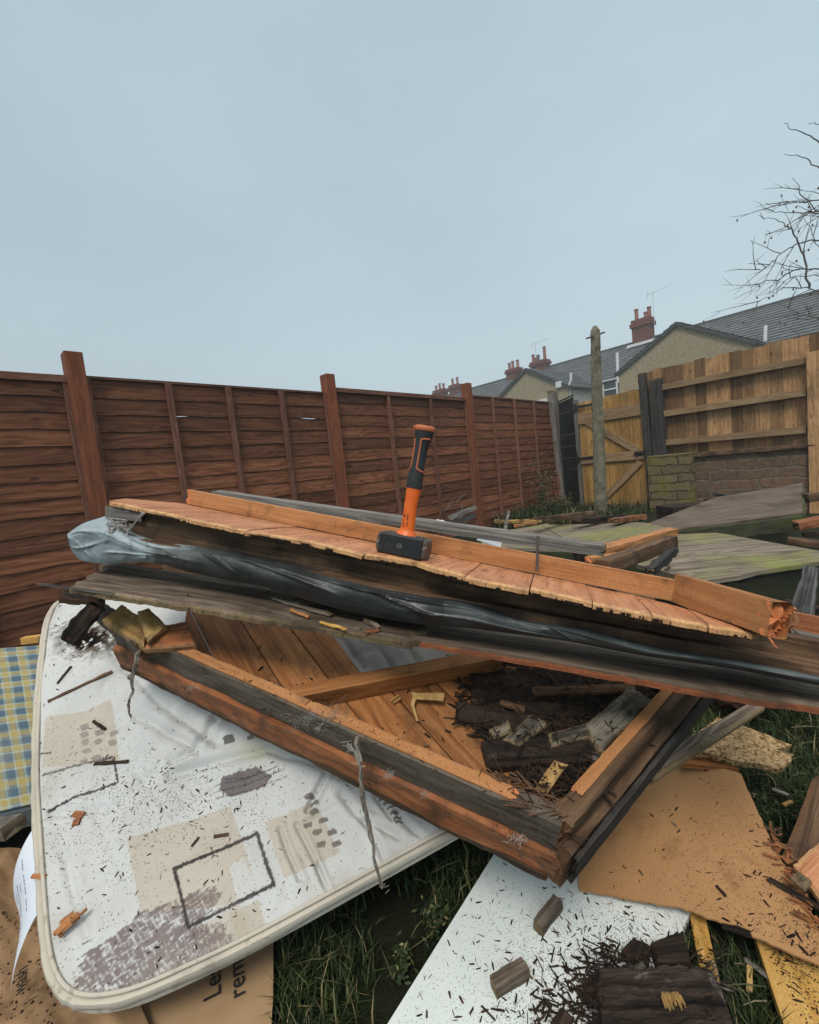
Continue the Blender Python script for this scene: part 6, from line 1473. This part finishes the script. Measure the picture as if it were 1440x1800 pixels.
for k in range(-14, 16):
    c0 = mp_.on(1250, 985) + mw * (k * .094); p = clip_poly(mpp, c0 + mw * .0022, mw); p = clip_poly(p, c0 + mw * .0918, -mw) if len(p) > 2 else []
    if len(p) > 2: b.prism([v + mp_.n * (.002 * nz1(k, .9, 4)) for v in p], mp_.n * -.02, rnd.uniform(.2, .95), gmo)
mo = b.build('mossy_boarding', M['mossy'], None, 0, 'grey boarded panel with green moss, right of the broken splintered board', 'panel')
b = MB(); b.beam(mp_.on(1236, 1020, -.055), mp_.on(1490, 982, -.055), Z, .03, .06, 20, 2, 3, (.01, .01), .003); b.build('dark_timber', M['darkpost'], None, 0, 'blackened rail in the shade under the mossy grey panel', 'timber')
mq = Plane(G(930, 945, .50), G(1184, 925, .53), G(985, 918, .47))
b = MB(); b.slab(mq.on(905, 962), mq.on(1184, 926), mq.on(1128, 921), mq.on(880, 944), .012, 10, 4) if False else None
P = [mq.on(x, y) for x, y in ((1030, 968), (1186, 927), (1128, 917), (950, 922))]
b = MB(); b.slab(P[0], P[1], P[2], P[3], .014, 70, 16, (.07, .05, .02, 0), .0015, 6, None, .7, Z, .03); b.slab(mq.on(840, 962, -.004), mq.on(1036, 967, -.004), mq.on(962, 920, -.004), mq.on(860, 938, -.004), .014, 20, 8, (0, 0, .01, .03), .0012, 6, None, .8, Z, .0)
b.build('mossy_board', M['mossy'], None, 0, 'green mossy board with splintered orange front edge behind the long batten', 'board')
b = MB(); b.beam(D(1040, 974, 1.62), D(1186, 934, 2.0), Z, .05, .03, 40, 4, 4, (.05, .04), .005, 14, .8); b.build('splintered_rail', M['pine_rail'], None, 0, 'splintered orange rail hanging under the mossy green board edge', 'timber')
b = MB(); b.beam(D(1058, 998, 1.42), D(1182, 952, 1.72), Z, .045, .05, 30, 3, 4, (.004, .004), .002, 10, .6); b.build('black_beam', M['brown'], None, .002, 'short blackened square beam with sawn end beside the mossy panel', 'beam')
b = MB(); b.beam(D(1030, 985, 1.48), D(1146, 968, 1.60), Z, .03, .02, 30, 3, 3, (.02, .02), .002, 10, .9); b.build('pine_lath', M['pine_rail'], None, 0, 'fresh pine lath under the splintered orange rail', 'lath')
b = MB(); b.beam(D(1140, 1008, 1.36), D(1186, 966, 1.62), Z, .03, .025, 20, 3, 3, (.03, .03), .005, 20, .2); b.build('black_lath', M['darkpost'], None, 0, 'rotten black lath lying along the foot of the blackened square beam', 'lath')
for pts, Y0, Y1, w, h, mt, lab in (
  (((868, 917), (952, 916)), 2.6, 2.9, .02, .02, 'ply', 'pale thin batten lying left of the mossy green board'),
  (((905, 925), (945, 918)), 2.5, 2.9, .02, .015, 'pine_rail', 'thin pinkish batten crossing below the pale thin batten'),
  (((938, 916), (1045, 903)), 2.9, 3.5, .05, .045, 'brown', 'dark rotten beam in front of grass by the black panel'),
  (((1010, 916), (1105, 908)), 2.8, 3.2, .07, .03, 'rotten', 'dark broken board pieces at the foot of concrete post'),
  (((1075, 916), (1132, 908)), 2.7, 3.0, .06, .03, 'redtrim', 'pinkish split board pieces right of the concrete post'),
  (((1255, 868), (1302, 877)), 4.1, 3.9, .05, .03, 'darkpost', 'dark bent branch of timber on the wet brown panel'),
  (((1395, 925), (1500, 905)), 2.7, 2.6, .10, .05, 'redtrim', 'reddish timber beyond the right end of wet dark panel'),
  (((1412, 876), (1500, 868)), 3.4, 3.3, .12, .06, 'brown', 'brown timber stacked above the reddish timber at right edge'),
  (((1380, 948), (1520, 968)), 2.3, 2.1, .06, .03, 'brown', 'fallen brown batten over the black gap at the right edge'),
  (((1410, 938), (1530, 944)), 2.5, 2.4, .05, .03, 'rotten', 'dark batten just above the fallen brown batten at right edge'),
  (((1240, 880), (1330, 862)), 4.5, 4.6, .08, .03, 'rotten', 'dark scrap timber between wet panel and brick wall')):
    b = MB(); b.beam(D(*pts[0], Y0), D(*pts[1], Y1), Z, w, h, 26, 4, 3, (.03, .03), .005, 14); b.build('scrap_timber', M[mt], None, 0, lab, 'scrap timber')
b = MB(); q0_, q1_ = D(890, 938, 2.3), D(894, 898, 2.35); b.prism([D(884, 940, 2.3), D(889, 941, 2.3), D(897, 898, 2.36), D(894, 897, 2.36)], Vector((0, .02, 0)), .8); b.build('metal_strip', M['weathered'], None, 0, 'pale upright pointed strip behind the long grey batten', 'strip')
b = MB(); b.slab(D(758, 921, 1.75), D(800, 930, 1.7), D(792, 921, 1.95), D(762, 916, 1.95), .02, 16, 8, (.01, .01, .01, .01), .012, 18, up=Z, torn=0); b.build('white_rag', M['tagcloth'], None, 0, 'small white rag behind the grey batten, right of the hammer', 'rag')
b = MB(); b.slab(D(838, 948, 1.55), D(880, 962, 1.5), D(884, 948, 1.7), D(850, 942, 1.7), .003, 10, 6, torn=0, up=Z); b.build('metal_flashing', M['lead'], None, 0, 'shiny grey metal piece just below the long grey batten', 'flashing')
# broken grey boards leaning at the fence
for i, (p, q, w) in enumerate((((788, 912), (838, 891), .06), ((782, 924), (836, 906), .05))):
    b = MB(); b.beam(D(*p, 5.0), D(*q, 5.6), Vector((.3, -.8, .3)), w, .02, 20, 3, 2, (.04, .03), .004, 10, .4); b.build('broken_board', M['weathered'], None, 0, ('upper grey broken board leaning at the foot of the fence post', 'lower grey broken board leaning at the foot of the fence post')[i], 'board')
for i, (p, q) in enumerate((((745, 940), (838, 912)),)):
    pass
# clear plastic bottle neck standing at the right edge
bo = D(1410, 1072, 1.18); bt = D(1429, 992, 1.18); bx = bt - bo
b = MB(); b.beam(bo - bx * .35, bt, Vector((0, -1, .2)), .052, .03, 26, 5, 3, (0, .02), .004, 16, .7, None, .5); b.build('timber_stake', M['stake'], None, 0, 'wet grey split timber stake standing in the dark gap at the right edge', 'stake')
# supports below the far slabs, added dark so the void reads black
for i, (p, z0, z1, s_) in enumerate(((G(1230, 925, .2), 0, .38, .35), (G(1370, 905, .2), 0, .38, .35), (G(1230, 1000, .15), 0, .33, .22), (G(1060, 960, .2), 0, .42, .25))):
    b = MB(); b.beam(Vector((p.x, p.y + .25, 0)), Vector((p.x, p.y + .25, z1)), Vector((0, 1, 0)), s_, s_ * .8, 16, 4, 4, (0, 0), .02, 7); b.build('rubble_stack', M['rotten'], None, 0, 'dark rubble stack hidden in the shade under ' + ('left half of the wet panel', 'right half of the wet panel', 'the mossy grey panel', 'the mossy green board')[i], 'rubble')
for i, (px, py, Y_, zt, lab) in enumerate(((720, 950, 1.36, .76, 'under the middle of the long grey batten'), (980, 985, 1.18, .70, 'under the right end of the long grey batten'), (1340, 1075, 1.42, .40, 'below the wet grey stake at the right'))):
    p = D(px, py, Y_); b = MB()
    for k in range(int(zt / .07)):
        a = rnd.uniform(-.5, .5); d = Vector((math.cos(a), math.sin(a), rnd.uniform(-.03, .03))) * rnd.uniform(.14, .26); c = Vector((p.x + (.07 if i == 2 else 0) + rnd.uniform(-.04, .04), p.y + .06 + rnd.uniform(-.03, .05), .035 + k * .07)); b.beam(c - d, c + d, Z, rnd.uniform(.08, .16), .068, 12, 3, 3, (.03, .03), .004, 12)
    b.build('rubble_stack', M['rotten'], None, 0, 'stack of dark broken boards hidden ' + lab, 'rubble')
q = random.Random(123)
for i in range(12):
    x, y, z = q.uniform(.2, 2.3), q.uniform(1.5, 3.3), q.uniform(.03, .22); a = q.uniform(0, 3.1); l = q.uniform(.35, .9); d = Vector((math.cos(a), math.sin(a), q.uniform(-.12, .12))) * l / 2
    b = MB(); b.beam(Vector((x, y, z)) - d, Vector((x, y, z)) + d, Z, q.uniform(.06, .15), q.uniform(.02, .05), 16, 3, 3, (.03, .03), .004, 12); o = b.build('fallen_board', M[('brown', 'darkpost', 'rotten', 'brownmix')[i % 4]]); tag(o, 'dark broken board lying low in the rubble behind the pile', 'board', 'broken boards low in the rubble behind the pile')
# ============================================================ COBWEBS AND STRINGS
def hang(name, pts, r0, r1, mat, lab, n=5, jit=.004, sd=1):
    q = random.Random(sd); b = MB()
    for k in range(n):
        P_ = []
        for i in range(len(pts) - 1):
            for j in range(8):
                t = (i + j / 8) / (len(pts) - 1); P_.append(lerp(pts[i], pts[i + 1], j / 8) + Vector((nz1(t, 9, k + sd), nz1(t, 9, k + sd + 40), nz1(t, 9, k + sd + 80))) * jit * (1.6 - t))
        P_.append(pts[-1]); N = len(P_); b.tube(P_, [lerp(r0, r1, i / (N - 1)) * (.7 + .6 * abs(nz1(i, .35, k))) for i in range(N)], 6)
    for k in range(12 * (n > 3)):
        i = q.randrange(len(pts)); p = pts[i] + Vector((q.uniform(-1, 1), q.uniform(-1, 1), q.uniform(-1, 1))) * jit; b.tube([p, p + Vector((q.uniform(-1, 1), q.uniform(-.5, .5), q.uniform(-1, 1))) * .012], .0005, 4)
    return b.build(name, M[mat], None, 0, lab, 'cobweb')
ya = (PF.on(630, 1300, .0)).y
hang('cobweb', [D(628, 1298, ya - .012), D(632, 1340, ya - .03), D(636, 1385, ya - .035), D(646, 1440, ya - .03), D(656, 1495, ya - .03), D(666, 1545, ya - .03), D(672, 1562, ya - .03)], .0028, .0012, 'web', 'thick dusty cobweb strand hanging off left rail of the framed door', 4, .006, 2)
hang('cobweb', [D(612, 1310, ya + .002), D(622, 1320, ya - .018), D(632, 1345, ya - .028)], .0007, .0005, 'webwhite', 'fine white cobweb fan beside the top of the thick strand', 7, .006, 9)
yb = PF.on(240, 1150, -.03).y
hang('cobweb', [D(244, 1145, yb - .02), D(240, 1168, yb - .035), D(230, 1192, yb - .035), D(232, 1215, yb - .03), D(226, 1238, yb - .03), D(230, 1262, yb - .03)], .0032, .0018, 'web', 'dusty twisted cobweb string dangling from the grey block onto the mattress', 3, .006, 5)
def wisp(cx, cy, off, rx, n, lab, sd, r=.00022, mt='webwhite'):
    rx *= .7; r = min(r, .0003)
    q = random.Random(sd); b = MB(); c = PF.on(cx, cy, off) + (EYE - PF.on(cx, cy, off)).normalized() * .006
    for i in range(n):
        a = c + Vector((q.gauss(0, 1), q.gauss(0, .5), q.gauss(0, .7))) * rx; d = Vector((q.uniform(-1, 1), q.uniform(-.5, .5), q.uniform(-1, 1))).normalized() * rx * q.uniform(.6, 1.8); b.tube([a, a + d * .5 + Vector((0, 0, rx * .15)), a + d], r * q.uniform(.6, 1.3), 4, cap=False)
    b.build('cobweb', M[mt], None, 0, lab, 'cobweb')
ol = PF.on(705, 1365, -.05)
wisp(683, 1362, -.040, .007, 60, 'white woolly cobweb tuft on the grey rail right of the thick strand', 3)
wisp(745, 1397, -.045, .006, 30, 'smaller white cobweb tuft farther right along the grey rail', 4)
wisp(338, 1208, -.040, .006, 34, 'white cobweb wisp near the left end of the grey rail', 5, .0006)
wisp(545, 1262, -.008, .010, 60, 'grey cobweb and crumbs where the brace meets the rail', 6)
wisp(560, 1282, -.02, .006, 24, 'small white cobweb scrap on grey rail below the brace', 7, .0006)
wisp(910, 1475, -.03, .008, 40, 'pale cobweb patch on the rail close to the door corner', 8, .0005)
wisp(585, 1262, -.004, .022, 110, 'brown dusty cobweb matted over the rail top beside the brace', 21, .0005, 'web')
wisp(530, 1262, -.030, .022, 90, 'brown dusty cobweb clump on the grey rail left of the brace', 22, .0006, 'web')
wisp(212, 1118, -.020, .020, 80, 'brown dusty cobweb matted over the grey block below plywood', 23, .0006, 'web')
# rail crumbs
def rcr():
    b = MB(); q = random.Random(61)
    for i in range(230):
        t = q.random() ** .9; p = lerp(PF.on(320, 1155), PF.on(975, 1450), t); 
        if q.random() < .45: p = p - nF * q.uniform(.0, .12) + ls * .002
        else: p = p - ls * q.uniform(.0, .028) + nF * .003
        a = q.uniform(0, 6.28); d = (lf * math.cos(a) + ls * math.sin(a) * .5 + nF * q.uniform(-.3, .3)).normalized(); l = .0015 + .012 * q.random() ** 3; w = q.uniform(.0005, .0018)
        b.beam(p, p + d * l, nF, w, w * .7, 2, 1, 1, (0, 0), 0, 20, q.random())
    for i in range(360):
        x, y = q.uniform(420, 1000), q.uniform(1130, 1440)
        p = PF.on(x, y, -.042)
        if not inpoly([(330, 1150), (520, 1240), (960, 1425), (1000, 1400), (850, 1300), (760, 1200), (600, 1200), (480, 1120)], x, y): continue
        a = q.uniform(0, 6.28); d = (lf * math.cos(a) + ls * math.sin(a)).normalized(); l = .002 + .014 * q.random() ** 3; w = l * .25
        b.beam(p, p + d * l, nF, w, w * .7, 2, 1, 1, (0, 0), 0, 20, q.random())
    b.build('door_crumbs', M['fleck'], None, 0, 'dark crumbs along the rails and boards of the framed door', 'debris', kind='stuff')
rcr()
# ============================================================ GRASS AND WEEDS
def blades(name, spots, mat, lo, hi, wd, label, cat, kind='stuff', sd=1, lean=.5, avoid=()):
    q = np.random.RandomState(sd); n = len(spots); P = np.asarray(spots); L = q.uniform(lo, hi, n) * (.55 + .45 * q.rand(n)); a = q.uniform(0, 6.283, n); k = q.uniform(.1, lean, n) * L; k2 = k * q.uniform(1.2, 2.8, n)
    d = np.stack([np.cos(a), np.sin(a)], 1); s_ = np.stack([-np.sin(a), np.cos(a)], 1); w = wd * q.uniform(.6, 1.3, n)
    b1 = P.copy(); b1[:, :2] += d * (k * .35)[:, None]; b1[:, 2] += L * .55
    tp_ = P.copy(); tp_[:, :2] += d * k2[:, None]; tp_[:, 2] += np.sqrt(np.maximum(L ** 2 - (k2 * .7) ** 2, (L * .45) ** 2))
    V = np.empty((n, 5, 3)); e = np.zeros((n, 3)); e[:, :2] = s_ * w[:, None]
    V[:, 0] = P - e; V[:, 1] = P + e; V[:, 2] = b1 - e * .8; V[:, 3] = b1 + e * .8; V[:, 4] = tp_
    o5 = (np.arange(n) * 5)[:, None]
    F4 = (o5 + np.array([[0, 1, 3, 2]])); F3 = (o5 + np.array([[2, 3, 4]]))
    me = bpy.data.meshes.new(name); org_ = np.array([P[:, 0].mean(), P[:, 1].mean(), P[:, 2].min()])
    me.vertices.add(n * 5); me.vertices.foreach_set('co', (V.reshape(-1, 3) - org_).ravel())
    lp = np.concatenate([F4.ravel(), F3.ravel()]).astype(np.int32); me.loops.add(len(lp)); me.loops.foreach_set('vertex_index', lp)
    me.polygons.add(2 * n); me.polygons.foreach_set('loop_start', np.concatenate([np.arange(n) * 4, 4 * n + np.arange(n) * 3]).astype(np.int32))
    me.update(calc_edges=True); at = me.attributes.new('tint', 'FLOAT', 'POINT'); at.data.foreach_set('value', np.repeat(q.rand(n), 5).astype(np.float32))
    me.materials.append(M[mat]); o = bpy.data.objects.new(name, me); C.objects.link(o); link(o, Vector(org_), None); return tag(o, label, cat, None, kind)
av = [[(p.x, p.y) for p in wp_], [(PH.on(*p).x, PH.on(*p).y) for p in hp], [(PC.on(x, y).x, PC.on(x, y).y) for x, y in ((486, 1635), (484, 1900), (150, 1960), (180, 1640))],
      [(p.x, p.y) for p in (G(1238, 1600, .042), G(1298, 1880, .042), G(1262, 1885, .042), G(1212, 1600, .042))], [(p.x, p.y) for p in (G(1386, 1600, .05), G(1500, 1800, .05), G(1404, 1880, .05), G(1322, 1630, .05))], [(p.x, p.y) for p in (ca, cb2, cc, cd)]]
rs_ = np.random.RandomState(4); N = 120000; X = rs_.uniform(-.6, 1.6, N); Y = rs_.uniform(.5, 1.75, N)
dn_ = np.array([.55 + .9 * nz((x, y, 0), 5, 7) for x, y in zip(X, Y)]); bad = rs_.rand(N) > dn_
for pl in av: bad |= np_inpoly(pl, X, Y)
X, Y = X[~bad], Y[~bad]
blades('grass', np.stack([X, Y, np.zeros(len(X))], 1), 'grass', .03, .085, .0015, 'short dark green grass between the boards in front', 'grass', sd=2, lean=.6)
Nb = 700; X = rs_.uniform(-.4, 1.3, Nb); Y = rs_.uniform(.55, 1.5, Nb); bad = np.zeros(Nb, bool)
for pl in av: bad |= np_inpoly(pl, X, Y)
b = MB(); q = random.Random(14)
for x, y in list(zip(X[~bad], Y[~bad]))[:420]:
    a = q.uniform(0, 6.28); p = Vector((x, y, q.uniform(.015, .05))); l = q.uniform(.02, .08); d = Vector((math.cos(a), math.sin(a), q.uniform(-.2, .3)))
    b.tube([p, p + d * l * .5 + Vector((0, 0, .004)), p + d * l], [.0008, .0011, .0005], 5, q.random())
b.build('straw', M['weed'], None, 0, 'dry straw stalks and twigs lying in the grass', 'straw', kind='stuff')
for i, (x, y, l, mt, lab) in enumerate(((1318, 1720, .05, 'ply', 'pale wood chip in the grass left of the orange plank'), (1336, 1706, .05, 'weathered', 'longer grey chip beside the pale chip in grass'), (1385, 1412, .035, 'ply', 'pale chip in the grass between hardboard and dark board'), (1372, 1392, .04, 'weathered', 'grey chip in the grass above the pale chip'))):
    p = G(x, y, .045); a = (.9, 2.2, .2, 2.4)[i]; b = MB(); d = Vector((math.cos(a), math.sin(a), .1)); b.beam(p - d * l / 2, p + d * l / 2, Z, .008, .004, 10, 2, 2, (.008, .008), .001, 60, .9); b.build('wood_chip', M[mt], None, 0, lab, 'wood chip')
# along the fence foot
sp = []
for i in range(2600):
    s = rs_.uniform(5.0, 7.8); o_ = abs(rs_.normal(0, .16)); p = FP(s, 0, .05 + o_); sp.append((p.x, p.y, 0))
for i in range(700):
    s = rs_.uniform(g0 - .3, g1 + .3); p = GPt(s, 0, .05 + abs(rs_.normal(0, .12))); sp.append((p.x, p.y, 0))
for i in range(1500):
    p = G(rs_.uniform(900, 1130), rs_.uniform(903, 925)); sp.append((p.x, p.y, 0))
blades('grass', np.array(sp), 'grass', .10, .34, .006, 'longer tufts of grass along the foot of fence and gate', 'grass', sd=5, lean=.7)
def weed(loc_, h, n, lab, sd, leaf=.02, spread=.35):
    t = thing('weed', loc_, lab, 'plant'); q = random.Random(sd); st_ = MB(); lv = MB()
    for k in range(n):
        a = q.uniform(0, 6.28); p = Vector(loc_) + Vector((q.uniform(-.04, .04), q.uniform(-.04, .04), 0)) * (1 if h > .1 else 0); d = Vector((math.cos(a) * spread * q.random(), math.sin(a) * spread * q.random(), 1)).normalized(); L_ = h * q.uniform(.55, 1); pts = [p]; m_ = 12
        for i in range(m_):
            d = (d + Vector((q.uniform(-1, 1), q.uniform(-1, 1), 0)) * .10).normalized(); pts.append(pts[-1] + d * L_ / m_)
        st_.tube(pts, [lerp(.006, .0015, i / m_) for i in range(m_ + 1)], 5, cap=False)
        for i in range(3, m_ + 1):
            for r__ in range(q.randint(3, 8)):
                c = pts[i] + Vector((q.gauss(0, min(.04, h * .14)), q.gauss(0, min(.04, h * .14)), q.gauss(0, min(.035, h * .14)))); a2 = q.uniform(0, 6.28); dd = Vector((math.cos(a2), math.sin(a2), q.uniform(-.8, .5))).normalized() * leaf * q.uniform(.5, 1.4); s_ = dd.cross(Vector((q.uniform(-1, 1), q.uniform(-1, 1), 1))).normalized() * leaf * .22
                tt = q.random(); v = [lv.vert(c, tt), lv.vert(c + dd * .5 + s_, tt), lv.vert(c + dd, tt), lv.vert(c + dd * .5 - s_, tt)]; lv.face(v, [(0, 0)] * 4)
    st_.build('stem', M['weed'], t); lv.build('leaves', M['weed'] if h > .1 else M['grass'], t)
wl_ = FP(6.05, 0, .30); wp2 = G(928, 903); weed((wl_.x, wl_.y, 0), 1.1, 15, 'tall faded weed with seedy top growing against the fence', 4, .042, .17)
weed((G(905, 915)).xyz, .55, 10, 'low spreading green weed at the fence foot left of the tall weed', 6, .035, .6)
weed((G(985, 905)).xyz, .42, 10, 'low green weed at the foot of black panel', 8, .035, .7)
tw = MB(); q = random.Random(9)
for i in range(9):
    p = FP(q.uniform(4.2, 4.6), q.uniform(.1, .3), .12); tw.tube([p, p + Vector((q.uniform(-.3, .1), -.2, q.uniform(.1, .4))), p + Vector((q.uniform(-.5, .2), -.35, q.uniform(-.1, .35)))], .004, 5)
tw.build('dry_twigs', M['weathered'], None, 0, 'dry curved twigs against the fence under the grey broken boards', 'twigs')

flecks('wood_flecks', PL1, (110, 985, 770, 1138), 420, .0025, 'dark crumbs and dust on the grey plank under the plastic', lambda x, y: 1 if y < 1026 + (x - 104) * .157 and y > 1000 + (x - 180) * .125 else 0, .0012, .016, .2, 31)
flecks('wood_flecks', PT, (250, 880, 1330, 1110), 420, .0012, 'dark crumbs on the boards of the top panel', lambda x, y: 1 if 890 + (x - 325) * .203 < y < 882 + (x - 190) * .196 else 0, .0010, .010, .2, 32)
for i, (pts, mt, lab) in enumerate((([(560, 1092), (612, 1108)], 'yellowwood', 'pale yellow sliver peeling from the frayed grey plank'), ([(640, 1112), (668, 1106)], 'redtrim', 'small reddish sliver near the right end of frayed grey plank'), ([(508, 1070), (545, 1086)], 'pine_rail', 'orange sliver lying beside the long splinter on grey plank'))):
    b = MB(); A_, B_ = PL1.on(*pts[0], .005), PL1.on(*pts[1], .004); b.beam(A_, B_, Z, .007, .003, 14, 3, 2, (.012, .014), .0014, 50, .8); b.build('splinter', M[mt], None, 0, lab, 'splinter')
for (x, y, h_, n_, sd, lab) in ((768, 1640, .06, 5, 41, 'low broad leaved weed in the dark grass left of the white board'), (705, 1712, .05, 4, 42, 'small leafy weed in the grass near lower edge of the white board'), (1340, 1440, .07, 5, 43, 'bright green weed in the grass right of the hardboard')):
    p = G(x, y); weed((p.x, p.y, 0), h_, n_, lab, sd, .012, .9)
# nail heads on rails and battens of the pile
nl = MB(); q = random.Random(70)
for t in (.06, .22, .37, .52, .68, .83, .95):
    p = lerp(fL, fB_, t) - nF * (.10 + q.uniform(-.012, .012)) + ls * .0115; nl.tube([p, p + ls * .0018], .0026, 8)
nl.build('nails', M['steel'], frame)
# ============================================================ MIST
hz = NT('thin_mist'); hz.t.nodes.remove(hz.b); pv = hz.n('ShaderNodeVolumePrincipled'); pv.inputs['Density'].default_value = .0045; pv.inputs['Color'].default_value = (.86, .91, .93, 1); pv.inputs['Anisotropy'].default_value = .2
hz.l(pv.outputs[0], [n for n in hz.t.nodes if n.type == 'OUTPUT_MATERIAL'][0].inputs['Volume'])
b = MB(); b.box((-30, -12, -1.2), (90, 0, 0), (0, 80, 0), (0, 0, 13.5)); b.build('haze', hz.m, kind='stuff')
